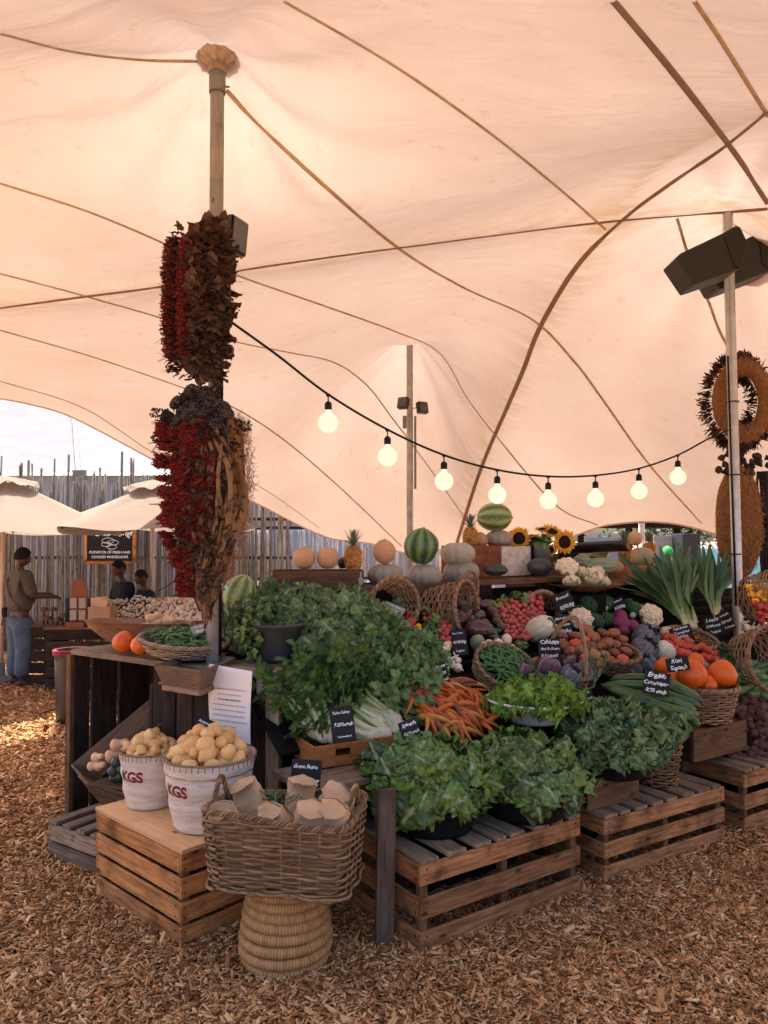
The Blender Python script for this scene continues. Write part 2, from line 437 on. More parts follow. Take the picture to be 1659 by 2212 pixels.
def TZ(x, y):
    x = np.asarray(x, float); y = np.asarray(y, float)
    q = (x[..., None] - X[:, 0]) ** 2 + (y[..., None] - X[:, 1]) ** 2
    return tps(q) @ COEF[:n_] + COEF[n_] + COEF[n_ + 1] * x + COEF[n_ + 2] * y + extra(x, y)
def tent_mat():
    n = NT('tent_fabric'); tc = n.N('ShaderNodeTexCoord').outputs['Object']
    f = n.noise(tc, .9, 5, .6); f2 = n.noise(n.map(tc, (1, 1, .3)), 9, 4, .7)
    c = n.ramp(f, [(.3, (.65, .505, .43)), (.7, (.735, .605, .535))])
    c = n.mix(.8, c, n.ramp(f2, [(.28, (.86, .80, .72)), (.4, (1, 1, 1))]), 'MULTIPLY')
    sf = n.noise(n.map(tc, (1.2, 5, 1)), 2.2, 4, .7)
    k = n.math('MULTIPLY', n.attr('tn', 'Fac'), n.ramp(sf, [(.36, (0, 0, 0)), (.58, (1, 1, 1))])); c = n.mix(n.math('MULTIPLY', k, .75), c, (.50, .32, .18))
    wr = n.noise(n.map(tc, (.8, 2.0, .8)), 1.5, 3, .5, .8); bp2 = n.N('ShaderNodeBump'); bp2.inputs['Strength'].default_value = .42; bp2.inputs['Distance'].default_value = .07; n.L(wr, bp2.inputs['Height'])
    d = n.N('ShaderNodeBsdfDiffuse'); n.L(c, d.inputs[0]); n.L(bp2.outputs[0], d.inputs['Normal'])
    sx = n.N('ShaderNodeSeparateXYZ'); n.L(n.attr('gc'), sx.inputs[0])     # translucent tint lightened round the pole heads to put a bright glow there
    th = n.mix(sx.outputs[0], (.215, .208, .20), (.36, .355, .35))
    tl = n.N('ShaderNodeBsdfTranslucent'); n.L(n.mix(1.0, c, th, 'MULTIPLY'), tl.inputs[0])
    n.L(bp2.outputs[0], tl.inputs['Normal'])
    mx = n.N('ShaderNodeMixShader'); mx.inputs[0].default_value = .5; n.L(d.outputs[0], mx.inputs[1]); n.L(tl.outputs[0], mx.inputs[2])
    return n.fin(mx.outputs[0])
ep = [P(*e) for e in edge]
ex = [-10, -7.5] + [p.x for p in ep] + [7, 9]; ey = [8.0, 8.6] + [p.y for p in ep] + [8.6, 7.5]
def yedge(x):
    return np.interp(x, ex, ey)
xe = np.linspace(-10, 9, 500); ye = yedge(xe); ker = np.hanning(9); ker /= ker.sum(); yes = np.convolve(np.pad(ye, 4, 'edge'), ker, 'valid')
def yedge2(x): return np.interp(x, xe, yes)
def tent():
    root = thing('stretch_tent', 'peach coloured stretch tent roof over the whole vegetable stall', 'tent')
    nu, nv = 230, 230
    xs = np.linspace(-5.2, 8.0, nu); vv = np.linspace(0, 1, nv)
    Xg = np.repeat(xs[:, None], nv, 1); Yg = 2.75 + (yedge2(Xg) - 2.75) * vv[None]
    Zg = TZ(Xg, Yg)
    st = sum(np.exp(-seg_dist(Xg, Yg, l) / .16) for l in CRE) * .8 + sum(np.exp(-np.abs(np.hypot(Xg - p_.x, Yg - p_.y)) / .12) for p_, _, _ in POLES)
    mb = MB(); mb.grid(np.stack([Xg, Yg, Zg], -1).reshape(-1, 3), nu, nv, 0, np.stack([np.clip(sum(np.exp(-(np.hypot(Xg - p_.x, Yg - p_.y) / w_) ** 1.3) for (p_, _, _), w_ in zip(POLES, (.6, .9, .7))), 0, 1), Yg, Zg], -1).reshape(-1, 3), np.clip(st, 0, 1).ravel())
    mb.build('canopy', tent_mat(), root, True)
    hem = plain('tent_hem', (.50, .36, .27), .8, .2, .1, 12.0, .1)
    xx = np.linspace(-5.2, 8.0, 300); m2 = MB()
    m2.tube([(x, y, z) for x, y, z in zip(xx, yedge2(xx), TZ(xx, yedge2(xx)))], .014, 5)
    m2.build('hem', hem, root, True)
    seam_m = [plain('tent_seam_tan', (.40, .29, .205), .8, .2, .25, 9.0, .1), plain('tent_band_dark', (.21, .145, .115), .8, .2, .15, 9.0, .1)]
    seams = [  # pixels of the photo's seams, width in metres, tone
        ([(0, 70), (150, 108), (300, 128), (425, 132)], .022, 0), ([(0, 395), (200, 460), (400, 545), (515, 595), (700, 660), (860, 718), (950, 762), (1010, 860), (1075, 945), (1200, 1090), (1290, 1134)], .026, 0),
        ([(489, 195), (560, 270), (700, 400), (860, 535), (1000, 620), (1150, 690), (1240, 780), (1300, 860), (1400, 1000), (1515, 1130)], .034, 0),
        ([(612, 0), (850, 140), (1050, 280), (1200, 400), (1308, 495)], .024, 0), ([(1500, 0), (1560, 90), (1659, 250)], .030, 0),
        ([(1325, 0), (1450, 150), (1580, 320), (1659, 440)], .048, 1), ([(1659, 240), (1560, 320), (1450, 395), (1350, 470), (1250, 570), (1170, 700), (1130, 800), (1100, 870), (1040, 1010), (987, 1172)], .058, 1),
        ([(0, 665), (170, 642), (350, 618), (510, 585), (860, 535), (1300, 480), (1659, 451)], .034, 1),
        ([(0, 590), (170, 635), (345, 685), (500, 735), (620, 760), (720, 782), (790, 830), (845, 900), (920, 1000), (1000, 1112)], .022, 0),
        ([(0, 712), (200, 770), (390, 835), (495, 875), (600, 940), (720, 1040), (868, 1180)], .022, 0),
        ([(0, 822), (180, 880), (345, 985), (450, 1010), (560, 1050), (690, 1140)], .010, 0),
        ([(1462, 470), (1490, 560), (1530, 650), (1562, 730), (1640, 860)], .030, 0)]
    for pl, wd, tone in seams:
        line = smooth_line([Vector((a, b, 0)) for a, b in pl], 14)
        Q = []
        for p in line:
            u, w_ = ray(p.x, p.y); Y = np.linspace(2.6, 13, 1300)
            d = TZ(u * Y, Y) - (CAMZ + w_ * Y)
            k = np.where((d[:-1] > 0) & (d[1:] <= 0))[0]
            k = [i for i in k if Y[i] < yedge2(u * Y[i])]
            if not k: continue
            i = k[0]; t = d[i] / (d[i] - d[i + 1]); Yh = Y[i] + t * (Y[i + 1] - Y[i]); Q.append(Vector((u * Yh, Yh, CAMZ + w_ * Yh)))
        Q = [q for i, q in enumerate(Q) if i == 0 or (q - Q[i - 1]).length < .9]
        if len(Q) < 3: continue
        m3 = MB(); vs = []; e = .02
        for i, q in enumerate(Q):
            t = (Q[min(i + 1, len(Q) - 1)] - Q[max(i - 1, 0)]).normalized()
            gx = float(TZ(q.x + e, q.y) - TZ(q.x - e, q.y)) / (2 * e); gy = float(TZ(q.x, q.y + e) - TZ(q.x, q.y - e)) / (2 * e)
            nm = Vector((-gx, -gy, 1)).normalized(); s_ = t.cross(nm).normalized()
            for off, dep in ((-1, .004), (0, .012), (1, .004)):
                vs.append(tuple(q + s_ * (off * wd * .86 / 2) - nm * dep))
        m3.grid(vs, len(Q), 3); m3.build('seam', seam_m[tone], root, True)
tent()
steel = plain('galvanised_pole', (.36, .33, .30), .5, .5, .22, 14.0, .1, .25)
steel_l = plain('bright_pole', (.50, .49, .48), .4, .5, .15, 14.0, .1, .5)
grey_m = plain('dull_grey_metal', (.16, .16, .15), .5, .5, .2, 14.0, .1, .3)
black_m = plain('black_plastic', (.004, .0055, .008), .55, .22, .2, 20.0, .1)
def tent_poles():
    # near pole
    p = POLES[0][0]; base = Vector((p.x - .0, p.y, 0))
    r = thing('tent_pole', 'weathered pole with the gathered cloth cap, carrying two wreaths, left of the stall', 'tent pole', base)
    m = MB(); m.tube([(0, 0, z) for z in np.linspace(0, p.z - .18, 12)], .042, 20); m.build('shaft', wood('pole_grey', (.36, .345, .32), (.23, .215, .195), .7, .5), r, True)
    m = MB(); m.lathe([(.047, p.z - .24), (.05, p.z - .24), (.05, p.z - .11), (.047, p.z - .105)], 24); m.tube([(.05, 0, p.z - .2), (.075, 0, p.z - .2)], .006, 8)
    m.build('collar', grey_m, r, True)
    m = MB()
    for k in range(5): m.tube([(.052 * math.cos(a), .052 * math.sin(a), p.z - .11 + k * .012 + .004 * math.sin(3 * a + k)) for a in np.linspace(0, 2 * PI, 24)], .0075, 6)
    m.build('rope_binding', plain('old_rope', (.30, .22, .16), .9, .1, .3, 40.0, .3), r, True)
    m = MB()
    prof = [(.05, p.z - .065), (.085, p.z - .052), (.12, p.z - .036), (.131, p.z - .022), (.125, p.z - .012), (.09, p.z - .004), (0.001, p.z)]
    m.lathe(prof, 72, fn=lambda a, r_, z: (r_ * (1 + .09 * math.sin(17 * a + 2 * math.sin(3 * a)) * (1 if r_ < .12 else .4)), z + .006 * math.sin(9 * a)))
    m.build('cloth_cap', plain('gathered_cloth', (.42, .32, .24), .9, .1, .25, 16.0, .4), r, True)
    m = MB(); m.tube([(.045, -.02, z) for z in (1.2, 2.2, 3.2, 3.55)], .009, 6); m.build('cable', black_m, r, True)
    # far pole with flood lights
    p = POLES[1][0]
    r = thing('tent_pole', 'slim grey pole in the middle, holding small floodlights', 'tent pole', (p.x, p.y, 0))
    m = MB(); m.tube([(0, 0, 0), (0, 0, 2.4), (0, 0, p.z)], .042, 16); m.build('shaft', steel, r, True)
    m = MB(); m.box((.07, -.02, 3.0), (.03, .03, .95), ch=.002); m.build('conduit', grey_m, r)
    # right pole
    p = POLES[2][0]; b = P(1590, 1330, 6.75); b = Vector((p.x + .05, p.y, 0))
    r = thing('tent_pole', 'shiny steel pole on the right, carrying loudspeakers and a straw wreath', 'tent pole', (p.x, p.y, 0))
    m = MB(); m.tube([(.05, 0, 0), (.04, 0, 1.2), (.0, 0, p.z)], .044, 20); m.build('shaft', steel_l, r, True)
    m = MB(); m.tube([(.0, -.05, 1.3), (-.025, -.05, 2.6), (-.04, -.05, 3.5)], .009, 6)
    for z in (1.75, 2.45, 3.1): m.tube([(.025 + .047 * math.cos(a), .047 * math.sin(a), z) for a in np.linspace(0, 2 * PI, 16)], .006, 5)
    m.build('cable', black_m, r, True)
    # pole under the far arch
    p = P(1386, 1130, 10.6)
    r = thing('tent_pole', 'thin white pole standing under the far arch of the tent', 'tent pole', (p.x, p.y, 0))
    m = MB(); m.tube([(0, 0, 0), (0, 0, 1.), (0, 0, p.z)], .04, 14); m.build('shaft', plain('white_pole', (.7, .7, .7), .4, .5, .05, 9.0, .0), r, True)
tent_poles()
# ================================================================ crates, boxes, tables, baskets
def crate(label, loc, ang, L, W, H, nsl, gap, top='boards', wd=None, name='wooden_crate', group=None, dark=None, pl=None, topw=None):
    """slatted crate, origin at near corner, x along the long front, y going in"""
    wd = wd or W_APPLE(); r = thing(name, label, 'crate', loc, ang, group)
    th = .016; sh = (H - gap * (nsl - 1)) / nsl
    def slats(a, b):
        m = MB()
        for i in range(nsl):
            z = sh * (i + .5) + gap * i
            m.board(Vector(a) + Vector((0, 0, z)), Vector(b) + Vector((0, 0, z)), sh - .002, th)
            for q in (.035, 1 - .035):
                p = Vector(a).lerp(Vector(b), q) + Vector((0, 0, z)); out = (Vector(b) - Vector(a)).normalized().cross(Vector((0, 0, 1)))
                for dz in (-sh * .25, sh * .25): m.tube([p + out * .007 + Vector((0, 0, dz)), p + out * .0095 + Vector((0, 0, dz))], .0048, 6, 1)
        return m
    nail = plain('rusty_nail', (.03, .018, .014), .6, .4, .2, 30.0, .1)
    slats((0, th / 2, 0), (L, th / 2, 0)).build('front_slats', [wd, nail], r)
    slats((0 + th / 2, W, 0), (th / 2, .001 + th, 0)).build('end_slats', [wd, nail], r)
    slats((L - th / 2, th + .001, 0), (L - th / 2, W, 0)).build('end_slats', [wd, nail], r)
    slats((L, W - th / 2, 0), (0, W - th / 2, 0)).build('back_slats', [wd, nail], r)
    for x in (th + .022, L - th - .022) if L < .7 else (th + .022, L / 2, L - th - .022):
        for y in (th + .022, W - th - .022):
            m = MB(); m.box((x, y, H / 2 - .006), (.04, .04, H - .014)); m.build('corner_post', dark or W_MID(), r)
    if top == 'ply':
        m = MB()
        for k in range(4): m.box((L / 2, W / 2 - .002, H + .004 + k * .0052), (L + .006, W + .008, .005), ch=.0006, tint=.9 if k == 3 else (.1, .8)[k % 2])
        m.build('plywood_lid', pl or W_PLY(), r)
    elif top == 'boards':
        m = MB(); x = 0
        while x < L - .03:
            bw = U(.075, .12) if topw is None else topw
            if x + bw > L: bw = L - x
            m.board((x + bw / 2, -.004, H + .012), (x + bw / 2, W + .004, H + .012 + U(-.002, .002)), bw - .008, .02, up=(1, 0, 0))
            x += bw + (U(.005, .06))
        m.build('top_boards', W_GREY() if dark is None else dark, r)
    elif top == 'floor':
        m = MB(); m.box((L / 2, W / 2, .01), (L - .04, W - .04, .012)); m.build('floor_board', wd, r)
    return r
crate('warm pine slatted crate with a smooth plywood lid under the potato buckets', (-.935, 3.60, .003), math.radians(47), .60, .83, .43, 4, .018, 'ply', W_WARM(), dark=W_MID())
crate('long brown slatted crate carrying the two black spinach tubs', (.165, 3.55, .003), ANG + .015, 1.075, .60, .40, 3, .055, 'boards')
crate('brown slatted crate under the kale tub and the tall cucumber basket', (1.21, 4.28, .003), ANG - .03, 1.08, .60, .34, 3, .04, 'boards')
crate('brown slatted crate at the right edge below the heap of beetroot', (2.32, 5.0, .003), ANG - .02, 1.1, .60, .375, 3, .045, 'boards')
m = MB(); m.board((.0, 3.64, 0.002), (.012, 3.645, .72), .088, .03, up=(1, .35, 0)); tag(m.build('plank_post', wood('post_wood', (.19, .14, .105), (.075, .055, .042), .85, .7)), 'upright grey plank at the left end of the spinach crate', 'post')
# low grey slatted crate behind the pine crate
crate('low grey slatted crate at the far left foot of the stall', (-1.99, 4.62, .003), math.radians(-34), .52, .42, .20, 2, .01, 'boards', W_GREY(), topw=.085)
# tall open crate stall, left
def tall_box():
    a = Vector((-2.10, 5.20, 0)); b = Vector((-1.05, 4.49, 0)); L = (b - a).length; ang = math.atan2(b.y - a.y, b.x - a.x)
    r = thing('open_crate', 'tall dark open fronted crate with two orange pumpkins on its top', 'crate', a, ang)
    H = 1.13; D = .62
    m = MB(); m.board((.02, 0, H / 2), (.02, .12, H / 2), H, .03); m.board((.02, .14, H / 2), (.02, .34, H / 2), H, .03); m.board((.02, .36, H / 2), (.02, D, H / 2), H, .03); m.build('side_panel', W_DARK(), r)
    m = MB(); x = .04
    for w_ in (.19, .21, .2, .19, .2):
        m.board((x + w_ / 2, D, 0.01), (x + w_ / 2, D, H - .03), w_ - .002, .02, up=(1, 0, 0)); x += w_ + .018
    m.build('back_panel', W_DARK(), r)
    m = MB(); m.board((0, .10, H), (L + .05, .10, H), .22, .035, up=(0, 1, 0)); m.board((0, .335, H), (L + .05, .335, H), .22, .03, up=(0, 1, 0)); m.board((0, .55, H), (L + .05, .55, H), .18, .032, up=(0, 1, 0)); m.build('top_board', W_GREY(), r)
    m = MB(); m.box((L * .64, .30, .5), (.03, .6, 1.0)); m.build('divider', W_DARK(), r)
    m = MB(); x = L * .66
    while x < L + .05:
        m.board((x + .09, .0, .0), (x + .09, .0, H - .02), .172, .02, up=(1, 0, 0)); x += .18
    m.build('front_panel', W_DARK(), r)
    m = MB(); m.board((.0, -.01, .01), (.0, -.01, H - .02), .05, .03, up=(1, 0, 0)); m.build('front_post', W_MID(), r)
tall_box()
def grey_table():
    a = Vector((-1.05, 4.47, 0)); b = Vector((-.575, 4.275, 0)); L = (b - a).length; ang = math.atan2(b.y - a.y, b.x - a.x)
    r = thing('table', 'grey timber table with a galvanised corner plate behind the potato buckets', 'table', a, ang)
    H = 1.135; D = .62
    m = MB(); m.board((0, .09, H), (L, .09, H), .17, .035, up=(0, 1, 0)); m.board((0, .27, H), (L, .27, H), .17, .033, up=(0, 1, 0)); m.board((0, .45, H), (L * .8, .45, H), .17, .035, up=(0, 1, 0)); m.build('tabletop', W_GREY(), r)
    for x, n_ in ((.05, 'leg'), (L - .055, 'leg')):
        m = MB(); m.board((x, .03, 0), (x, .03, H - .02), .085 if x > .1 else .06, .04, up=(1, 0, 0)); m.build(n_, W_GREY(), r)
    m = MB(); x = .09
    for k in range(3): m.board((x + .045, .07, 0), (x + .045, .07, H - .03), .10, .02, up=(1, 0, 0)); x += .108
    m.build('front_panel', W_DARK(), r)
    m = MB(); m.board((L - .012, .05, H / 2), (L - .012, D, H / 2), H - .05, .02); m.build('side_panel', W_DARK(), r)
    gal = plain('galvanised_plate', (.36, .37, .37), .55, .5, .35, 30.0, .1, .3)
    m = MB(); m.box((L - .075, .003, H - .055), (.15, .004, .115), ch=.001); m.box((L + .003, .07, H - .055), (.004, .14, .115), ch=.001)
    for x in (L - .11, L - .03): m.tube([(x, 0, H - .06), (x, -.006, H - .06)], .009, 8)
    m.build('corner_plate', gal, r)
    return r, a, ang, L
GT = grey_table()
# boards and shelf behind the near pole
m = MB(); m.board((-.95, 5.05, 1.2), (-.45, 4.95, 1.185), .3, .02, up=(0, 1, 0)); m.board((-1.0, 5.1, 1.15), (-.5, 4.95, 1.165), .32, .02, up=(0, 1, 0)); m.box((-.75, 5.15, .57), (.5, .3, 1.13))
tag(m.build('shelf_board', W_WARM()), 'orange brown boards stacked behind the near pole beside the black pot', 'board')
# celery crate with handle holes
def lug(loc, ang, L, W, H, label, z0=0):
    r = thing('vegetable_crate', label, 'crate', loc, ang); wd = W_ORANGE()
    def side(a, b, hole, name):
        m = MB(); a = Vector(a); b = Vector(b); d = (b - a)
        if not hole: m.board(a + Vector((0, 0, H / 2)), b + Vector((0, 0, H / 2)), H, .014)
        else:
            l = d.length; h0, h1 = .36, .62
            m.board(a + Vector((0, 0, H / 2)), a + d * h0 + Vector((0, 0, H / 2)), H, .014, tint=.5); m.board(a + d * h1 + Vector((0, 0, H / 2)), b + Vector((0, 0, H / 2)), H, .014, tint=.5)
            m.board(a + d * h0 + Vector((0, 0, H * .88)), a + d * h1 + Vector((0, 0, H * .88)), H * .24, .0138, tint=.5); m.board(a + d * h0 + Vector((0, 0, H * .22)), a + d * h1 + Vector((0, 0, H * .22)), H * .44, .0138, tint=.5)
        m.build(name, wd, r)
    side((0, 0, 0), (L, 0, 0), True, 'front_panel'); side((0, W, 0), (0, .008, 0), False, 'side_panel'); side((L, .008, 0), (L, W, 0), False, 'side_panel'); side((L, W, 0), (0, W, 0), False, 'back_panel')
    m = MB(); m.box((L / 2, W / 2, .008), (L - .02, W - .02, .01)); m.build('floor_board', wd, r)
lug((-.36, 4.015, .70), math.radians(28), .33, .42, .115, 'varnished orange crate with a handle hole holding the celery')
lug((-.052, 4.19, .70), math.radians(28), .30, .40, .115, 'varnished orange crate at the right of the celery crate')
def rack():
    r = thing('display_rack', 'dark stepped timber rack carrying the sloping vegetable display', 'rack', (0, 0, 0))
    m = MB()
    for i in range(13):
        t = .5 + i * .1
        m.board(ST(-.05 if t > 1.1 else .5, t + .05, SZ + SK * (t - .5) - .035), ST(4.9, t + .05, SZ + SK * (t - .5) - .035), .13, .02, up=tuple(E2))
        m.board(ST(-.05 if t > 1.1 else .5, t + .105, SZ + SK * (t - .45) - .035), ST(4.9, t + .105, SZ + SK * (t - .45) - .035), .06, .012)
    m.build('step_boards', W_BLACK(), r)
    m = MB()
    for k in range(25): m.board(ST(.45 + k * .178, .49, 0), ST(.30 + k * .178, .49, SZ - .05), .172, .015, up=tuple(E1))
    m.build('front_panel', W_BLACK(), r)
    m = MB()
    for k in range(4): m.board(ST(-.05, 1.15 + k * .18, 0), ST(-.05, 1.15 + k * .18, SZ + SK * (.65 + k * .18) - .06), .17, .02, up=tuple(E2))
    m.build('side_panel', W_BLACK(), r)
    m = MB(); m.board(ST(-.35, .62, .675), ST(.32, .62, .68), .40, .03, up=tuple(E2)); m.build('lower_shelf', W_GREY(), r)
    for s_ in (-.3, .2):
        m = MB(); m.board(ST(s_, .45, 0), ST(s_, .45, .66), .07, .05, up=tuple(E1)); m.build('leg', W_DARK(), r)
    m = MB(); m.board(ST(-.35, .5, .60), ST(.30, .5, .60), .09, .02); m.build('front_rail', W_MID(), r)
    # back uprights
    m = MB()
    for k in range(27): m.board(ST(.0 + k * .185, 1.83, 0), ST(.0 + k * .185, 1.83, 1.40), .18, .02, up=tuple(E1))
    m.build('back_panel', W_BLACK(), r)
rack()
# top row crates
def backz(px, py, t): # point on the vertical plane t=const seen at the pixel
    u, w_ = ray(px, py); Y = (t + O0.dot(E2)) / (Vector((u, 1, 0)).dot(E2)); return Vector((u * Y, Y, CAMZ + w_ * Y))
a = backz(583, 1234, 1.75); b = backz(783, 1234, 1.75); a, b = P(583, 1234, 5.42), P(783, 1234, 5.46); b.z = a.z
def top_crate(a, b, H, D, label, n=2, wd=None, metal=True):
    ang = math.atan2(b.y - a.y, b.x - a.x); L = (Vector(b) - Vector(a)).xy.length
    r = thing('shelf_crate', label, 'crate', (a[0], a[1], a[2] - H), ang); wd = wd or W_MID()
    for nm, p, q in (('front_panel', (0, 0), (L, 0)), ('side_panel', (0, D), (0, .02)), ('side_panel', (L, .02), (L, D)), ('back_panel', (L, D), (0, D))):
        m = MB(); h = (H - .008 * (n - 1)) / n
        for k in range(n): m.board((*p, h * (k + .5) + .008 * k), (*q, h * (k + .5) + .008 * k), h, .018)
        m.build(nm, wd, r)
    m = MB(); m.box((L / 2, D / 2, H - .02), (L - .03, D - .03, .015)); m.build('top_board', wd, r)
    if metal:
        for x in (.012, L - .012):
            m = MB(); m.box((x, -.012, H / 2), (.012, .004, H * .96), ch=.001); m.box((x, -.012, H * .8), (.03, .005, .05), ch=.001); m.box((x, -.012, H * .2), (.03, .005, .05), ch=.001)
            m.build('metal_strip', steel, r)
    return r
top_crate(a, b, .36, .32, 'brown wooden crate with metal corners below the two cantaloupes and a pineapple')
a = backz(783, 1266, 1.72); b = backz(1030, 1263, 1.72); b.z = a.z
top_crate(a, b, .30, .32, 'plain brown crate under the pale ribbed pumpkins', 1, W_MID(), False)
a = backz(1012, 1250, 1.62); b = backz(1238, 1250, 1.62)
def plank_table(a, b, label, z):
    r = thing('plank_table', label, 'table', (a.x, a.y, 0), math.atan2(b.y - a.y, b.x - a.x)); L = (b - a).xy.length
    m = MB(); m.board((0, .09, z - .02), (L, .09, z - .02), .17, .04, up=(0, 1, 0)); m.board((0, .28, z - .02), (L, .28, z - .02), .19, .038, up=(0, 1, 0)); m.board((0, .48, z - .02), (L, .48, z - .02), .19, .04, up=(0, 1, 0)); m.build('tabletop', W_MID(), r)
    for x in (.22, L - .2):
        m = MB(); m.board((x, .12, 0), (x, .12, z - .042), .2, .05, up=(1, 0, 0)); m.build('leg', W_DARK(), r)
    return r
zt = (a.z + b.z) / 2; plank_table(a, b, 'thick plank table behind the eggplants holding sunflowers and dark squash', zt); TABZ = zt
a = backz(1238, 1252, 1.62); b = backz(1480, 1256, 1.62)
plank_table(a, b, 'thick plank table at the right behind the leeks', (a.z + b.z) / 2)
a = backz(1010, 1180, 1.86); b = backz(1150, 1182, 1.86); b.z = a.z
# painted box: brown panel and a chalky white door
def rusty_box(a, b):
    ang = math.atan2(b.y - a.y, b.x - a.x); L = (b - a).xy.length; H = a.z - TABZ + .001
    r = thing('wooden_box', 'old box with a rust brown face and a chalky white door on the plank table', 'box', (a.x, a.y, TABZ + .002), ang)
    m = MB(); m.box((L / 2, .17, H / 2), (L, .34, H)); m.build('body', plain('rust_board', (.20, .065, .035), .8, .2, .5, 8.0, .3), r)
    m = MB(); m.box((L * .73, -.006, H * .5), (L * .46, .012, H * .94)); m.box((L * .73, -.014, H * .5), (L * .36, .005, H * .74)); dr_ = m.build('door', plain('chalky_paint', (.50, .44, .38), .8, .2, .25, 25.0, .2), r)
    m = MB(); m.box((L * .96, -.03, H * .5), (.012, .03, H)); m.build('hinge_strip', W_BLACK(), dr_)
rusty_box(a, b)
a = backz(1318, 1224, 1.9); b = backz(1420, 1222, 1.9)
top_crate(a, b, .14, .26, 'pale crate on the right plank table below the pineapple', 1, W_WARM(), False)
# block under the kale tub
a = P(1277, 1692, 4.35); m = MB(); r = thing('wooden_box', 'small dark wooden box under the kale tub', 'box', (a.x - .02, a.y, .368), ANG)
m.box((.21, .2, .085), (.42, .4, .15)); m.build('body', W_DARK(), r); m = MB(); m.box((.21, -.005, .085), (.44, .014, .17)); m.build('front_panel', W_MID(), r)
# box under the kuri squash basket
a = P(1496, 1566, 5.0); b = P(1606, 1540, 5.3)
r = thing('wooden_box', 'brown wooden box with wavy grain on legs under the squash basket', 'box', (a.x, a.y, a.z - .14), math.atan2(b.y - a.y, b.x - a.x)); L = (b - a).xy.length + .02
m = MB(); m.board((0, 0, .0), (L, 0, 0), .20, .02); m.build('front_panel', W_MID(), r)
m = MB(); m.board((0, .3, 0), (0, .012, 0), .20, .02); m.build('side_panel', W_DARK(), r)
m = MB(); m.box((L / 2, .16, .085), (L - .02, .3, .02)); m.build('top_board', W_MID(), r)
for x in (.04, L - .05):
    m = MB(); m.board((x, .1, -.11), (x, .1, -(a.z - .14) + .36), .08, .05, up=(1, 0, 0)); m.build('leg', W_DARK(), r)
m = MB(); m.board((L * .5, .2, -.11), (L * .5, .2, -(a.z - .14) + .36), L * .8, .02, up=(1, 0, 0)); m.build('back_panel', W_BLACK(), r)
# ---------------------------------------------------------------- wicker
def weave(m, path, z0, z1, rows, nst, rad, amp, seed=0, flare=0.0, mat=0, per=6, closed=True, stake=True):
    """path(u, h)->(x,y) closed outline, u in 0..1, h in 0..1 height"""
    random.seed(seed)
    for j in range(rows):
        h = (j + .5) / rows; z = z0 + (z1 - z0) * h; pts = []
        k = nst * per
        for i in range(k + 1):
            u = i / k; x, y = path(u % 1.0, h); x2, y2 = path((u + .002) % 1.0, h)
            t = Vector((x2 - x, y2 - y, 0)).normalized(); nn = Vector((t.y, -t.x, 0))
            o = amp * math.cos(PI * (u * nst + j)) + U(-.0006, .0006)
            pts.append(Vector((x, y, z + .0025 * math.sin(6.28 * u * 7 + j) + U(-.0009, .0009))) + nn * o)
        m.tube(pts, [rad * U(.85, 1.15) for _ in pts], 5, mat, cap=False, tint=rnd())
    if stake:
        for i in range(nst):
            u = (i + .5) / nst
            m.tube([Vector((*path(u, h), z0 + (z1 - z0) * h)) for h in (0, .33, .66, 1)], rad * .9, 5, mat, tint=.2)
def rim(m, path, z, h, rad, turns, amp=.009, mat=0, strands=3, zf=None):
    for s_ in range(strands):
        pts = []
        for i in range(241):
            u = i / 240; x, y = path(u % 1.0, h); x2, y2 = path((u + .002) % 1.0, h)
            t = Vector((x2 - x, y2 - y, 0)).normalized(); nn = Vector((t.y, -t.x, 0)); a = 2 * PI * (turns * u + s_ / strands)
            zz = z if zf is None else z + zf(u)
            pts.append(Vector((x, y, zz + amp * math.sin(a))) + nn * amp * math.cos(a))
        m.tube(pts, rad, 5, mat, cap=False, tint=rnd())
def rrect(L, W, rc, taper=0.0):
    """rounded rectangle path, corner radius rc"""
    segs = []
    def f(u, h):
        l, w_ = L / 2 * (1 - taper * (1 - h)), W / 2 * (1 - taper * (1 - h)); r_ = rc
        a, b = 2 * (l - r_), 2 * (w_ - r_); q = PI * r_ / 2; tot = 2 * a + 2 * b + 4 * q; d = u * tot
        for (ln, kind, p0, dr) in ((a, 0, (-l + r_, -w_), (1, 0)), (q, 1, (l - r_, -w_ + r_), -PI / 2), (b, 0, (l, -w_ + r_), (0, 1)), (q, 1, (l - r_, w_ - r_), 0),
                                   (a, 0, (l - r_, w_), (-1, 0)), (q, 1, (-l + r_, w_ - r_), PI / 2), (b, 0, (-l, w_ - r_), (0, -1)), (q, 1, (-l + r_, -w_ + r_), PI)):
            if d <= ln + 1e-9:
                if kind == 0: return p0[0] + dr[0] * d, p0[1] + dr[1] * d
                an = dr + d / r_; return p0[0] + r_ * math.cos(an), p0[1] + r_ * math.sin(an)
            d -= ln
        return -l + r_, -w_
    return f
def oval(a, b, taper=0.0): return lambda u, h: (a * (1 - taper * (1 - h)) * math.cos(2 * PI * u), b * (1 - taper * (1 - h)) * math.sin(2 * PI * u))
def loop_handle(m, a, b, top, rad=.007, mat=0):
    a, b, top = Vector(a), Vector(b), Vector(top); base = []
    for i in range(40):
        t = i / 39; base.append(a.lerp(b, t) + (top - (a + b) / 2) * math.sin(PI * t) ** .7)
    for s_ in range(3):
        pts = []
        for i, p in enumerate(base):
            t = (base[min(i + 1, 39)] - base[max(i - 1, 0)]).normalized(); n1 = t.cross(Vector((.3, 1, .2))).normalized(); n2 = t.cross(n1); an = i * .55 + s_ * 2.094
            pts.append(p + (n1 * math.cos(an) + n2 * math.sin(an)) * rad)
        m.tube(pts, rad * .95, 6, mat, tint=rnd())
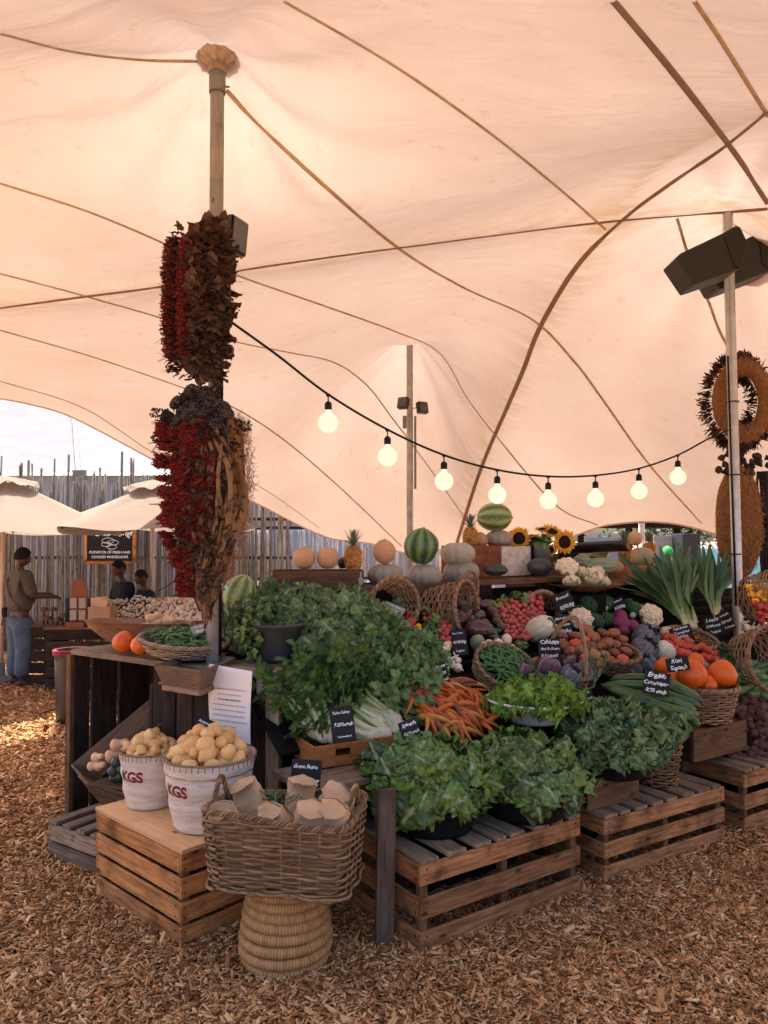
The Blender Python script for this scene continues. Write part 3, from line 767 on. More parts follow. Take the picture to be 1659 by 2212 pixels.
def big_basket():
    c = Vector((-.44, 3.51, .362)); r = thing('wicker_basket', 'large rectangular wicker basket filled with paper bags, on the coiled stool', 'basket', c, math.radians(-12))
    pth = rrect(.665, .40, .07, .10)
    m = MB(); weave(m, pth, .0, .315, 19, 23, .0068, .0085, 3); 
    for k in range(2): weave(m, pth, .005, .02, 2, 23, .008, .008, 4 + k, stake=False)
    m.build('woven_wall', WICK_D(), r, True)
    m = MB(); rim(m, pth, .325, 1.0, .0068, 34, .0095, zf=lambda u: .018 * math.cos(4 * PI * u)); m.build('rim', WICK_D(), r, True)
    for x, n_ in ((-.318, 1), (.318, -1)):
        m = MB(); loop_handle(m, (x, -.07, .31), (x, .07, .31), (x, 0, .435)); m.build('handle', WICK_D(), r, True)
    m = MB(); m.box((0, 0, .01), (.50, .27, .012)); m.build('base', WICK_D(), r)
    return r
big_basket()
def stool():
    n = NT('coiled_grass'); g = n.attr('gc'); t = n.attr('tn', 'Fac')
    wv = n.N('ShaderNodeTexWave'); wv.inputs['Scale'].default_value = 26; wv.inputs['Distortion'].default_value = 1.5; wv.inputs['Detail Scale'].default_value = 2
    n.L(n.map(g, (1, .0, .0)), wv.inputs['Vector'])
    f = n.noise(n.map(g, (60, 8, 8)), 1, 3, .6)
    c = n.ramp(wv.outputs[0], [(.0, (.32, .15, .055)), (.4, (.44, .22, .08)), (1, (.52, .27, .105))])
    c = n.mix(.5, c, n.ramp(f, [(.3, (.35, .3, .26)), (.6, (1.12, 1.1, 1.1))]), 'MULTIPLY')
    mat = n.fin(n.bsdf(c, .6, spec=.3, bump=wv.outputs[0], bstr=.25, bdist=.003))
    r = thing('coiled_stool', 'round stool of thick coiled grass rope under the big wicker basket', 'stool', (-.445, 3.55, 0))
    radii = [.196, .206, .204, .197, .189, .181, .174, .176]; rr = .0238
    for i, R_ in enumerate(radii):
        m = MB(); z = .023 + i * .0445
        m.tube([((R_ - rr * .6) * math.cos(a) + U(-.001, .001), (R_ - rr * .6) * math.sin(a), z + .005 * math.sin(a + i)) for a in np.linspace(0, 2 * PI, 60)], [rr * (1 + .03 * math.sin(7 * k + i)) for k in range(60)], 12, cap=False, tint=rnd())
        m.build('coil', mat, r, True)
    m = MB(); m.lathe([(.001, .36), (.15, .362), (.16, .35), (.13, .34)], 30); m.build('seat', mat, r, True)
stool()
def bucket(loc, rb, rt, H, label, txt, tz, ta):
    n = NT('canvas_cloth'); oc = n.N('ShaderNodeTexCoord').outputs['Object']
    f = n.noise(n.map(oc, (1, 1, 3.5)), 9, 4, .6, .5); f2 = n.noise(oc, 260, 2, .5)
    c = n.ramp(f, [(.3, (.56, .47, .40)), (.7, (.72, .63, .55))])
    h = n.math('ADD', n.math('MULTIPLY', f, 1.0), n.math('MULTIPLY', f2, .12))
    mat = n.fin(n.bsdf(c, .9, spec=.1, bump=h, bstr=.8, bdist=.02))
    r = thing('canvas_bucket', label, 'bucket', loc)
    m = MB(); prof = []
    for i in range(26):
        q = i / 25; prof.append((rb + (rt - rb) * q ** .8 + .004 * math.sin(q * 21 + 1) * math.sin(q * PI), H * q))
    prof = [(.001, .002), (rb * .9, .002), (rb, .006)] + prof[1:] + [(rt + .004, H + .004), (rt, H + .008), (rt - .006, H), (rt - .01, H * .8), (.001, H * .78)]
    m.lathe(prof, 64, fn=lambda a, q, z: (q * (1 + .008 * math.sin(5 * a + z * 30) + .006 * math.sin(11 * a - z * 17)), z))
    body_ = m.build('cloth_body', mat, r, True)
    m = MB()
    for k in range(44):
        a = 2 * PI * k / 44 + U(-.02, .02); m.tube([((rt + .003) * math.cos(a), (rt + .003) * math.sin(a), H - .028), ((rt + .007) * math.cos(a + .01), (rt + .007) * math.sin(a + .01), H + .006), ((rt - .006) * math.cos(a), (rt - .006) * math.sin(a), H + .008)], .0016, 4)
    m.tube([((rt + .004) * math.cos(a), (rt + .004) * math.sin(a), H + .004) for a in np.linspace(0, 2 * PI, 60)], .0055, 6, cap=False)
    m.build('stitched_rim', plain('twine', (.22, .15, .10), .9, .1, .2, 30.0, .2), r, True)
    # stencilled letters wrapped round the cloth
    cu = bpy.data.curves.new('stencil', 'FONT'); cu.body = txt; cu.size = .075; cu.align_x = 'CENTER'; cu.offset = .003
    to = bpy.data.objects.new('stencil', cu); COL.objects.link(to); bpy.context.view_layer.update()
    me = bpy.data.meshes.new_from_object(to.evaluated_get(bpy.context.evaluated_depsgraph_get())); bpy.data.objects.remove(to)
    import bmesh
    bm = bmesh.new(); bm.from_mesh(me); bmesh.ops.triangulate(bm, faces=bm.faces[:])
    for _ in range(2): bmesh.ops.subdivide_edges(bm, edges=[e_ for e_ in bm.edges if e_.calc_length() > .008], cuts=1, use_grid_fill=False); bmesh.ops.triangulate(bm, faces=bm.faces[:])
    for v in bm.verts:
        z = tz + v.co.y; q = max(0, min(1, z / H)); R_ = (rb + (rt - rb) * q ** .8 + .004 * math.sin(q * 21 + 1) * math.sin(q * PI)); a = ta + v.co.x / R_
        R2 = R_ * (1 + .008 * math.sin(5 * a + z * 30) + .006 * math.sin(11 * a - z * 17)) + .0018; v.co = Vector((R2 * math.cos(a), R2 * math.sin(a), z))
    bm.to_mesh(me); bm.free()
    me.materials.clear(); me.materials.append(plain('stencil_ink', (.22, .03, .035), .9, .1, .45, 60.0, .1)); so_ = bpy.data.objects.new('stencil', me); COL.objects.link(so_); so_.parent = body_
BK1 = G(326, 1745, .455); BK2 = G(446, 1782, .455)
BK1 = Vector((P(326, 1700, 4.22).x, 4.22, .455)); BK2 = Vector((P(452, 1700, 3.93).x, 3.93, .455))
bucket(BK1, .125, .168, .295, 'smaller left canvas bucket stencilled with red letters, full of little potatoes', 'KGS', .16, -PI / 2 - .42)
bucket(BK2, .170, .228, .345, 'larger canvas bucket stencilled with red letters, heaped with big potatoes', 'KGS', .19, -PI / 2 - .62)
def tub(loc, rb, rt, H, label, col=None, name='tub', band=True, nrm=None, sy=1.0):
    r = thing(name, label, 'tub', loc); mat = col or black_m
    m = MB(); m.lathe([(.001, .001), (rb, .001), (rb + .008, .02), (rt - .01, H * .9), (rt, H * .92), (rt + .006, H), (rt - .01, H), (rt - .02, H * .9), (rb - .01, .03), (.001, .03)], 48, fn=lambda a, q, z: (q, z))
    o = m.build('wall', mat, r, True); r.scale = (1, sy, 1)
    m = MB(); m.tube([((rt + .006) * math.cos(a), (rt + .006) * math.sin(a), H) for a in np.linspace(0, 2 * PI, 50)], .009, 8, cap=False); m.build('rim', mat, r, True)
    return r
T1 = Vector((P(938, 1750, 3.98).x, 3.98, .424)); T2 = Vector((P(1136, 1750, 4.18).x, 4.18, .424)); T3 = Vector((P(1328, 1650, 4.52).x, 4.55, .52))
tub(T1, .19, .235, .26, 'round black tub at the left of the front crate, overflowing with spinach')
tub(T2, .20, .25, .28, 'round black tub at the right of the front crate, overflowing with spinach')
tub(T3, .17, .225, .22, 'round black tub of curly kale on the small dark box')
T4 = Vector((P(596, 1400, 4.68).x, 4.68, 1.155))
tub(T4, .13, .175, .22, 'dark grey pot of leafy greens on the grey table', plain('dark_grey_pot', (.045, .045, .05), .5, .4, .2, 10.0, .1), 'plant_pot')
T5 = S(1152, 1580, .0); T5.z += .075; T5.y -= .04
tub(T5, .15, .275, .13, 'wide white enamel bowl of lettuce behind the spinach', plain('enamel', (.62, .62, .66), .3, .5, .06, 5.0, .05), 'enamel_bowl')
# wicker baskets on the display
def round_basket(name, label, loc, a, b, H, taper, rows, nst, rad, rot=(0, 0, 0), mat=None, rimr=None, handle=None, floor_=True, cat='basket'):
    r = thing(name, label, cat, loc); r.rotation_euler = rot; mat = mat or WICK()
    pth = oval(a, b, taper)
    m = MB(); weave(m, pth, 0, H, rows, nst, rad, rad * 1.2, random.randrange(999), per=4); m.build('woven_wall', mat, r, True)
    m = MB(); rim(m, pth, H + .006, 1.0, rimr or rad * 1.15, 22, rad * 1.5); m.build('rim', mat, r, True)
    if floor_:
        m = MB(); m.lathe([(.001, .006), (1, .006)], 24, fn=lambda an, q, z: (q * a * (1 - taper), z)); o = m.build('base', W_BLACK(), r); o.scale = (1, b / a, 1)
    if handle:
        m = MB(); loop_handle(m, *handle); m.build('handle', mat, r, True)
    return r
TILT = math.atan(SK)
def srot(tl=TILT, rz=ANG): return (Matrix.Rotation(rz, 4, 'Z') @ Matrix.Rotation(tl, 4, 'X')).to_euler()
c = S(1080, 1462, .0); GB = c
round_basket('wicker_basket', 'round wicker basket full of green beans in the middle of the display', c, .225, .20, .10, .12, 8, 19, .006, srot(TILT + .12))
c = S(1214, 1474, .0); CB = c
round_basket('wicker_basket', 'wicker basket with a tall hooped handle holding red cabbages', c, .27, .19, .10, .15, 7, 21, .0065, srot(.25), handle=((0, -.19, .09), (0, .19, .09), (0, 0, .46), .008))
c = S(1306, 1440, .03); TB = c
round_basket('wicker_basket', 'dark wicker basket heaped with purple brown tomatoes', c, .25, .20, .12, .3, 8, 21, .0065, srot(.3), mat=WICK_D())
c = S(1487, 1402, .0); RB = c
round_basket('wicker_basket', 'wicker basket of ribbed red tomatoes behind the orange squash', c, .22, .19, .10, .2, 7, 21, .0065, srot(.35))
q = P(1534, 1490, 5.15); c = Vector((q.x, q.y + .02, P(1500, 1500, 5.1).z - .13)); KB = c
round_basket('wicker_basket', 'round wicker basket holding the orange squash at the right', P(1530, 1556, 5.22), .20, .18, .22, .28, 12, 21, .0065, (0, 0, .4))
q = G(1437, 1706, .365); CUB = q
round_basket('wicker_basket', 'tall narrow wicker basket standing under the cucumbers', q + Vector((.0, .12, 0)), .145, .13, .47, .30, 24, 15, .0068, (0, .06, 0), mat=WICK_D())
# fallen baskets with mouths towards the camera
def cone_basket(label, px, py, Y, a, H, rot, rows=12, nst=19, mat=None, taper=.35, handle=None):
    return round_basket('wicker_basket', label, P(px, py, Y), a, a, H, taper, rows, nst, .006, rot, mat=mat or WICK(), handle=handle)
def aim(d, roll=0.0): return (Vector(d).normalized().to_track_quat('Z', 'Y') @ Euler((0, 0, roll)).to_quaternion()).to_euler()
c = S(860, 1340, .03)
cone_basket('wicker basket lying open with bell peppers spilling out beside the leafy greens', 822, 1308, 5.35, .17, .24, aim((.35, -.75, .12)))
cone_basket('wicker basket lying on its side behind the beetroot and eggplants', 925, 1312, 5.60, .19, .30, aim((.75, -.45, .05)), handle=((.19, -.02, .28), (-.06, .18, .28), (.10, .22, .34), .008))
cone_basket('wicker basket lying on its side behind the radishes', 1150, 1320, 6.25, .15, .2, aim((.2, -.8, .1)))
cone_basket('wicker basket tipped over at the right edge with yellow peppers pouring out', 1610, 1292, 6.35, .24, .32, aim((.62, -.72, .10)))
cone_basket('big wicker basket lying with its dark mouth open over the marrows', 1600, 1420, 5.75, .23, .30, aim((.30, -.82, .12)))
# ================================================================ vegetables and fruit
def lump(m, rx, ry, rz, n=20, k=12, fn=None, mat=0, tint=.5, c=(0, 0, 0)):
    vs = []
    for i in range(k + 1):
        th = PI * i / k
        for j in range(n):
            a = 2 * PI * j / n; x, y, z = math.sin(th) * math.cos(a), math.sin(th) * math.sin(a), -math.cos(th)
            f = fn(a, th, x, y, z) if fn else 1.0
            if isinstance(f, tuple): x, y, z = f
            else: x, y, z = x * f, y * f, z * f
            vs.append((c[0] + x * rx, c[1] + y * ry, c[2] + z * rz))
    fs = [(i * n + j, i * n + (j + 1) % n, (i + 1) * n + (j + 1) % n, (i + 1) * n + j) for i in range(k) for j in range(n)]
    m.add(vs, fs, mat, None, tint)
def one(fn, name, mats, parts=()):
    """maker of a thing with a body mesh and extra part meshes: fn(mb) and parts [(name, mats, fn)]"""
    def mk():
        if not parts:
            m = MB(); fn(m); return m.build(name, mats, None, True)
        r = bpy.data.objects.new(name, None); COL.objects.link(r); r.empty_display_size = .03
        m = MB(); fn(m); m.build('body', mats, r, True)
        for (pn, pm, pf) in parts:
            m = MB(); pf(m); m.build(pn, pm, r, True)
        return r
    return mk
# sizes are normalised: radius 1 unless said
def wob(seed, amt=.08):
    rs = random.Random(seed); q = [(rs.uniform(1, 3), rs.uniform(0, 6), rs.uniform(1, 3), rs.uniform(0, 6)) for _ in range(4)]
    return lambda a, th, x, y, z: 1 + amt * sum(math.sin(p * x * 1.6 + b) * math.sin(r_ * z * 1.5 + d + y) for p, b, r_, d in q) * .6
M_POT = skin_of('potato_skin', (.58, .31, .105), (.74, .46, .19), .55, .35, 5.0, (.30, .16, .07), .25)
potato = Protos([one(lambda m, s=s: lump(m, 1, .86 + .1 * (s % 3), 1.12 + .1 * (s % 4), 18, 12, wob(s, .09)), 'potato', M_POT) for s in range(5)])
def carrot_fn(seed):
    rs = random.Random(seed); b1, b2 = rs.uniform(-.25, .25), rs.uniform(-.25, .25)
    def f(m):
        L = 1.0; pts = []; rr = []
        for i in range(13):
            t = i / 12; pts.append((b1 * math.sin(t * 2.6), b2 * math.sin(t * 3.4), -t * L)); rr.append((.088 * (1 - t) ** .62 + .006) * (1 + .05 * math.sin(t * 40 + seed)) * (.75 if i == 0 else 1))
        m.tube(pts, rr, 9); p = pts[-1]
        m.tube([p, (p[0] + .05, p[1], p[2] - .12), (p[0] - .02, p[1] + .05, p[2] - .25)], [.006, .004, .002], 4)
    return f
def carrot_top(m):
    for k in range(5): m.tube([(U(-.03, .03), U(-.03, .03), -.01), (U(-.06, .06), U(-.06, .06), U(.05, .1))], [.012, .006], 4, tint=rnd())
M_STALK = plain('green_stalk', (.14, .22, .06), .6, .3, .3, 20.0, .2)
def carrots(nm, c1, c2):
    mt = skin_of(nm, c1, c2, .5, .35, 5.0, None, .3)
    return Protos([one(carrot_fn(s), 'carrot', mt, [('stalk', M_STALK, carrot_top)]) for s in range(4)])
CAR = {'orange': carrots('carrot_orange', (.34, .070, .012), (.52, .125, .020)), 'yellow': carrots('carrot_yellow', (.42, .15, .03), (.55, .25, .06)),
       'purple': carrots('carrot_purple', (.14, .045, .035), (.25, .09, .055)), 'red': carrots('carrot_red', (.40, .07, .022), (.50, .11, .03))}
def lobes(n, amp, dip=.25, sharp=1.0):
    def f(a, th, x, y, z):
        q = 1 - amp * abs(math.cos(n * a / 2)) ** 3 * math.sin(th) ** .7
        zz = z * (1 - dip * math.exp(-((x * x + y * y) ** .5 / .38) ** 2))
        return (x * q, y * q, zz * (1 - amp * .2 * abs(math.cos(n * a / 2)) ** 4))
    return f
def calyx(m, r=.35, z=.78, n=5, up=.15):
    for k in range(n):
        a = 2 * PI * k / n + U(-.2, .2); d = Vector((math.cos(a), math.sin(a), 0)); s_ = Vector((-d.y, d.x, 0))
        p0 = Vector((0, 0, z)); p1 = d * r * .5 + Vector((0, 0, z + .05)); p2 = d * r + Vector((0, 0, z - .03))
        vs = [p0 - s_ * .05, p0 + s_ * .05, p1 - s_ * .08, p1 + s_ * .08, p2 - s_ * .01, p2 + s_ * .01]
        m.add([tuple(v) for v in vs], [(0, 1, 3, 2), (2, 3, 5, 4)])
    m.tube([(0, 0, z - .05), (.03, 0, z + up)], [.06, .045], 6)
def tomatoes(nm, c1, c2): 
    mt = skin_of(nm, c1, c2, .28, .5, 2.5, None, .03)
    return Protos([one(lambda m, s=s: lump(m, 1, 1, .76, 30, 14, lobes(5 + s, .10 + .05 * (s % 3), .3)), 'tomato', mt, [('calyx', M_STALK, lambda m: calyx(m, .3, .52, 5, .1))]) for s in range(3)])
TOM = {'black': tomatoes('tomato_brown', (.10, .028, .018), (.26, .085, .035)), 'red': tomatoes('tomato_red', (.42, .035, .018), (.55, .075, .03)), 'green': tomatoes('tomato_olive', (.20, .13, .045), (.30, .17, .06))}
def pepper(nm, c1, c2, word='bell_pepper'):
    mt = skin_of(nm, c1, c2, .22, .6, 2.0, None, .02)
    return Protos([one(lambda m, s=s: lump(m, .92, .92, 1.08, 32, 16, lobes(3 + s, .26, .35)), word, mt, [('stem', M_STALK, lambda m: m.tube([(0, 0, .62), (.05, 0, .95), (.12, 0, 1.15)], [.14, .08, .09], 7))]) for s in range(2)])
PEP = {'red': pepper('pepper_red', (.30, .010, .012), (.45, .022, .018)), 'yellow': pepper('pepper_yellow', (.66, .30, .012), (.74, .40, .03)), 'green': pepper('pepper_green', (.05, .115, .035), (.10, .20, .07)), 'lime': pepper('pepper_lime', (.30, .45, .10), (.36, .52, .16))}
M_ONI = skin_of('white_onion_skin', (.62, .50, .38), (.78, .68, .55), .4, .4, 4.0, None, .15)
def onion_f(m):
    m.lathe([(.001, -.86), (.25, -.84), (.7, -.62), (.97, -.2), (1.0, .08), (.82, .5), (.42, .78), (.18, .95), (.12, 1.25), (.06, 1.45), (.001, 1.46)], 22, fn=lambda a, r, z: (r * (1 + .03 * math.sin(6 * a)), z))
def roots(n=9, l=.5, z=-.82, r=.012):
    def f(m):
        for k in range(n):
            a = U(0, 6.28); q = .1; m.tube([(q * math.cos(a), q * math.sin(a), z), ((q + .2) * math.cos(a), (q + .2) * math.sin(a), z - l * .5), ((q + U(.1, .5)) * math.cos(a + .5), (q + .3) * math.sin(a + .6), z - l * U(.7, 1.2))], [r, r * .7, r * .4], 4)
    return f
M_ROOT = plain('dry_root', (.36, .24, .14), .9, .1, .3, 30.0, .2)
onion = Protos([one(onion_f, 'onion', M_ONI, [('root_tuft', M_ROOT, roots())])])
def garlic_f(m): m.lathe([(.001, -.7), (.3, -.7), (.85, -.45), (1.0, -.05), (.75, .4), (.35, .7), (.2, 1.0), (.17, 1.9), (.12, 2.4), (.001, 2.42)], 28, fn=lambda a, r, z: (r * (1 - .12 * abs(math.cos(4 * a)) ** 4 * (1 if z < .5 else .2)), z))
garlic = Protos([one(garlic_f, 'garlic_bulb', skin_of('garlic_skin', (.62, .50, .42), (.76, .66, .57), .5, .35, 5.0, (.45, .28, .26), .2), [('root_tuft', M_ROOT, roots(12, .4, -.68))])])
def radish_f(m): lump(m, 1, 1, .98, 14, 9, wob(3, .05))
def tail_f(m): m.tube([(0, 0, -.9), (.1, .05, -1.5), (-.1, .15, -2.4), (.2, .1, -3.3)], [.14, .06, .035, .015], 5)
radish = Protos([one(radish_f, 'radish', skin_of('radish_skin', (.30, .03, .035), (.48, .085, .065), .35, .5, 2.0, None, .08), [('root_tail', plain('radish_root', (.50, .25, .18), .7, .3, .3, 10.0, .1), tail_f)])])
M_BEET = skin_of('beet_skin', (.075, .032, .028), (.15, .065, .052), .7, .25, 4.0, (.20, .12, .09), .5)
beet = Protos([one(lambda m, s=s: lump(m, 1, 1, .95, 18, 12, wob(s, .07)), 'beetroot', M_BEET, [('root_tail', M_BEET, lambda m: m.tube([(0, 0, -.85), (.15, .1, -1.5), (-.15, .2, -2.2)], [.16, .06, .02], 5)), ('stalks', plain('beet_stalk', (.12, .05, .035), .7, .3, .4, 20.0, .2), lambda m: [m.tube([(.1 * math.cos(k), .1 * math.sin(k), .85), (.35 * math.cos(k), .35 * math.sin(k), 1.4), (.5 * math.cos(k * 2), .5 * math.sin(k), 2.1)], [.09, .06, .03], 5) for k in range(5)])]) for s in range(3)])
def egg_f(m): m.lathe([(.001, -1.0), (.45, -.92), (.86, -.6), (1.0, -.15), (.92, .35), (.68, .95), (.48, 1.35), (.3, 1.6), (.001, 1.65)], 24)
def egg_cap(m):
    m.lathe([(.50, 1.28), (.46, 1.5), (.3, 1.68), (.1, 1.74), (.09, 2.1), (.001, 2.12)], 16, fn=lambda a, r, z: (r * (1 + .1 * math.cos(5 * a)), z + (.16 * math.cos(5 * a) if z < 1.4 else 0)))
eggplant = Protos([one(egg_f, 'eggplant', skin_of('eggplant_skin', (.018, .008, .012), (.075, .025, .03), .22, .6, 1.5, None, .03), [('cap', plain('eggplant_cap', (.09, .10, .06), .7, .3, .3, 10.0, .2), egg_cap)])])
def bentbar(seed, L, r, nn=10, taper=.45, bend=.18, k=10):
    rs = random.Random(seed); b1, b2 = rs.uniform(-bend, bend), rs.uniform(-bend, bend) * .4
    def f(m):
        pts = []; rr = []
        for i in range(k + 1):
            t = i / k; pts.append(((t - .5) * L, b1 * L * math.sin(PI * t), b2 * L * math.sin(PI * t * 1.3))); e = min(t, 1 - t) * 2
            rr.append(r * min(1, (e / taper) ** .5 + .12) * (1 + .03 * math.sin(t * 17 + seed)))
        m.tube(pts, rr, nn)
    return f
def veined(name, c1, c2, stripe, sc, rough=.35):
    n = NT(name); g = n.attr('gc'); oi = n.N('ShaderNodeObjectInfo').outputs['Random']
    f = n.noise(n.map(g, (3, sc, sc)), 1.2, 3, .6); c = n.ramp(n.math('ADD', f, n.math('MULTIPLY', oi, .25)), [(.42, c1), (.75, c2)])
    f2 = n.noise(n.map(g, (60, 60, 60)), 1.5, 2, .5); c = n.mix(.5, c, n.ramp(f2, [(.55, (1, 1, 1)), (.75, stripe)]), 'MULTIPLY')
    return n.fin(n.bsdf(c, rough, spec=.45, bump=f, bstr=.3, bdist=.004))
cucumber = Protos([one(bentbar(s, .36, .024, 12, .35, .10), 'cucumber', veined('cucumber_skin', (.018, .050, .014), (.060, .125, .035), (1.6, 1.7, 1.3), 50)) for s in range(4)])
courgette = Protos([one(bentbar(s, .20, .026, 12, .35, .05), 'courgette', veined('courgette_skin', (.05, .12, .04), (.16, .26, .10), (1.5, 1.5, 1.2), 60)) for s in range(3)])
bean = Protos([one(bentbar(s, .125, .0042, 5, .4, .30, 8), 'green_bean', skin_of('bean_skin', (.035, .11, .032), (.08, .19, .06), .4, .4, 30.0, None, .05)) for s in range(5)])
def ribbed(n, amp, flat=.7, dip=.22):
    def f(a, th, x, y, z):
        q = 1 - amp * abs(math.cos(n * a / 2)) ** 5 * math.sin(th) ** .5
        d = 1 - dip * math.exp(-((x * x + y * y) ** .5 / .3) ** 2)
        return (x * q, y * q, z * d * flat)
    return f
def stem_f(z, r=.07, h=.22): return lambda m: m.tube([(0, 0, z - .06), (.02, 0, z + h * .5), (.07, .02, z + h)], [r * 1.5, r, r * .85], 8)
M_DRY = plain('dry_stem', (.24, .18, .11), .85, .2, .3, 14.0, .3)
gpump = Protos([one(lambda m, s=s: lump(m, 1, 1, 1, 72, 22, ribbed(11 + s, .085, .70)), 'ribbed_pumpkin', skin_of('pale_pumpkin_skin', (.26, .23, .18), (.40, .36, .295), .6, .3, 3.0, (.22, .16, .11), .25), [('stem', M_DRY, stem_f(.54))]) for s in range(2)])
opump = Protos([one(lambda m: lump(m, 1, 1, 1, 48, 20, lambda a, th, x, y, z: (x * (1 - .025 * abs(math.cos(5 * a)) ** 4), y * (1 - .025 * abs(math.cos(5 * a)) ** 4), z * .88 + (.18 * max(0, z) ** 5))), 'orange_pumpkin', skin_of('orange_pumpkin_skin', (.56, .085, .006), (.68, .13, .010), .38, .45, 3.5, (.46, .06, .01), .12), [('stem', M_DRY, stem_f(.98, .08, .14))])])
def melon_mat(name, dark, light, stripes=11, gap=.1):
    n = NT(name); tc = n.N('ShaderNodeTexCoord').outputs['Object']; sx = n.N('ShaderNodeSeparateXYZ'); n.L(tc, sx.inputs[0])
    an = n.math('ARCTAN2', sx.outputs[1], sx.outputs[0]); f = n.noise(n.map(tc, (1, 1, 1)), 16, 4, .7)
    w_ = n.math('SINE', n.math('ADD', n.math('MULTIPLY', an, stripes), n.math('MULTIPLY', f, 9.0)))
    f2 = n.noise(tc, 30, 4, .7); k = n.math('ADD', w_, n.math('MULTIPLY', f2, 1.6))
    c = n.ramp(n.math('MULTIPLY', n.math('ADD', k, .6), .4), [(.32, dark), (.85, light)])
    return n.fin(n.bsdf(c, .35, spec=.45))
def lumpm(name, mt, ex=1.0, st=True): return one(lambda m: lump(m, 1, 1, ex, 36, 22, wob(5, .02)), name, mt, [('stem', M_DRY, stem_f(ex, .05, .06))] if st else ())
watermelon = Protos([lumpm('watermelon', melon_mat('watermelon_rind', (.020, .055, .022), (.14, .24, .075), 9), 1.04)])
wm_light = Protos([lumpm('watermelon', melon_mat('pale_watermelon_rind', (.05, .12, .035), (.30, .36, .14), 8), 1.2)])
netm = lambda nm, a, b: skin_of(nm, a, b, .8, .2, 5.0, (.52, .36, .22), .5)
cantaloupe = Protos([lumpm('cantaloupe', netm('cantaloupe_skin', (.46, .25, .13), (.60, .36, .20)), 1.0)])
honeydew = Protos([lumpm('pale_melon', netm('pale_melon_skin', (.40, .31, .18), (.50, .40, .24)), 1.25)])
def butternut_f(m): m.lathe([(.001, -1.0), (.5, -.93), (.9, -.6), (1.0, -.2), (.85, .25), (.62, .6), (.55, 1.0), (.57, 1.45), (.48, 1.75), (.2, 1.9), (.001, 1.9)], 24)
butternut = Protos([one(butternut_f, 'butternut', skin_of('butternut_skin', (.60, .35, .17), (.72, .47, .27), .5, .35, 3.0, None, .08), [('stem', M_DRY, stem_f(1.88, .1, .15))])])
gem = Protos([one(lambda m: lump(m, 1, 1, 1, 40, 16, ribbed(8, .10, .9)), 'gem_squash', skin_of('gem_squash_skin', (.012, .024, .022), (.035, .055, .045), .4, .5, 3.0, None, .1), [('stem', M_DRY, stem_f(.78, .09, .2))])])
bigdark = Protos([one(lambda m: lump(m, 1, .52, .5, 30, 18, wob(9, .03)), 'dark_squash', skin_of('dark_squash_skin', (.010, .016, .018), (.028, .036, .035), .35, .5, 3.0, None, .05))])
acorn = Protos([one(lambda m: lump(m, 1, 1, 1.25, 48, 18, ribbed(10, .16, 1.15)), 'striped_squash', skin_of('striped_squash_skin', (.045, .085, .055), (.26, .30, .20), .5, .4, 4.0, None, .2))])
def pine_f(m):
    for i in range(13):
        z = -1.15 + i * .185; r = .86 * math.cos(z / 1.5 * 1.0) ** .6 if abs(z) < 1.3 else .5; n = 13
        r = .82 * (1 - (abs(z) / 1.42) ** 3.2)
        for j in range(n):
            a = 2 * PI * (j + .5 * (i % 2)) / n; d = Vector((math.cos(a), math.sin(a), 0)); s_ = Vector((-d.y, d.x, 0)); c = d * r + Vector((0, 0, z)); u = Vector((0, 0, 1))
            w_ = r * PI / n * 1.05
            vs = [c - s_ * w_, c - u * .12, c + s_ * w_, c + u * .12, c + d * .12, c + d * .22 + u * .12]
            m.add([tuple(v) for v in vs], [(0, 1, 4), (1, 2, 4), (2, 3, 5), (3, 0, 5), (0, 4, 5), (4, 2, 5)], 0, None, U(0, 1))
    m.lathe([(.001, -1.25), (.5, -1.15), (.75, -.6), (.8, 0), (.7, .7), (.4, 1.2), (.001, 1.25)], 18, tint=.1)
def pine_top(m):
    for i in range(46):
        a = i * 2.4; t = i / 45; lean = 1.25 * (1 - t) ** 1.2 + .12; L = .95 + .9 * math.sin(PI * min(1, t + .15)); b = Vector((math.cos(a), math.sin(a), 0)); s_ = Vector((-b.y, b.x, 0)); p = b * .16 * (1 - t) + Vector((0, 0, 1.1 + t * .75)); vs = []
        for k in range(5):
            q = k / 4; th = lean * (1 + .35 * q); w_ = .13 * (1 - q) ** .8 + .004
            vs += [p - s_ * w_ + b * .04, p + s_ * w_ + b * .04]
            p = p + (b * math.sin(th) + Vector((0, 0, math.cos(th)))) * L / 4
        m.add([tuple(v) for v in vs], [(2 * k, 2 * k + 1, 2 * k + 3, 2 * k + 2) for k in range(4)], 0, [(0, 0, .0)] * 10, rnd())
def pine_mat():
    n = NT('pineapple_skin'); t = n.attr('tn', 'Fac'); f = n.noise(n.N('ShaderNodeTexCoord').outputs['Object'], 3, 3, .6)
    return n.fin(n.bsdf(n.ramp(n.math('ADD', n.math('MULTIPLY', t, .5), f), [(.35, (.14, .06, .02)), (.6, (.42, .17, .045)), (.95, (.60, .30, .08))]), .55, spec=.3))
pineapple = Protos([one(pine_f, 'pineapple', pine_mat(), [('leaf_crown', leafm('pineapple_leaf', (.05, .09, .055), (.16, .21, .13), (.2, .2, .1), .5, .1), pine_top)])])
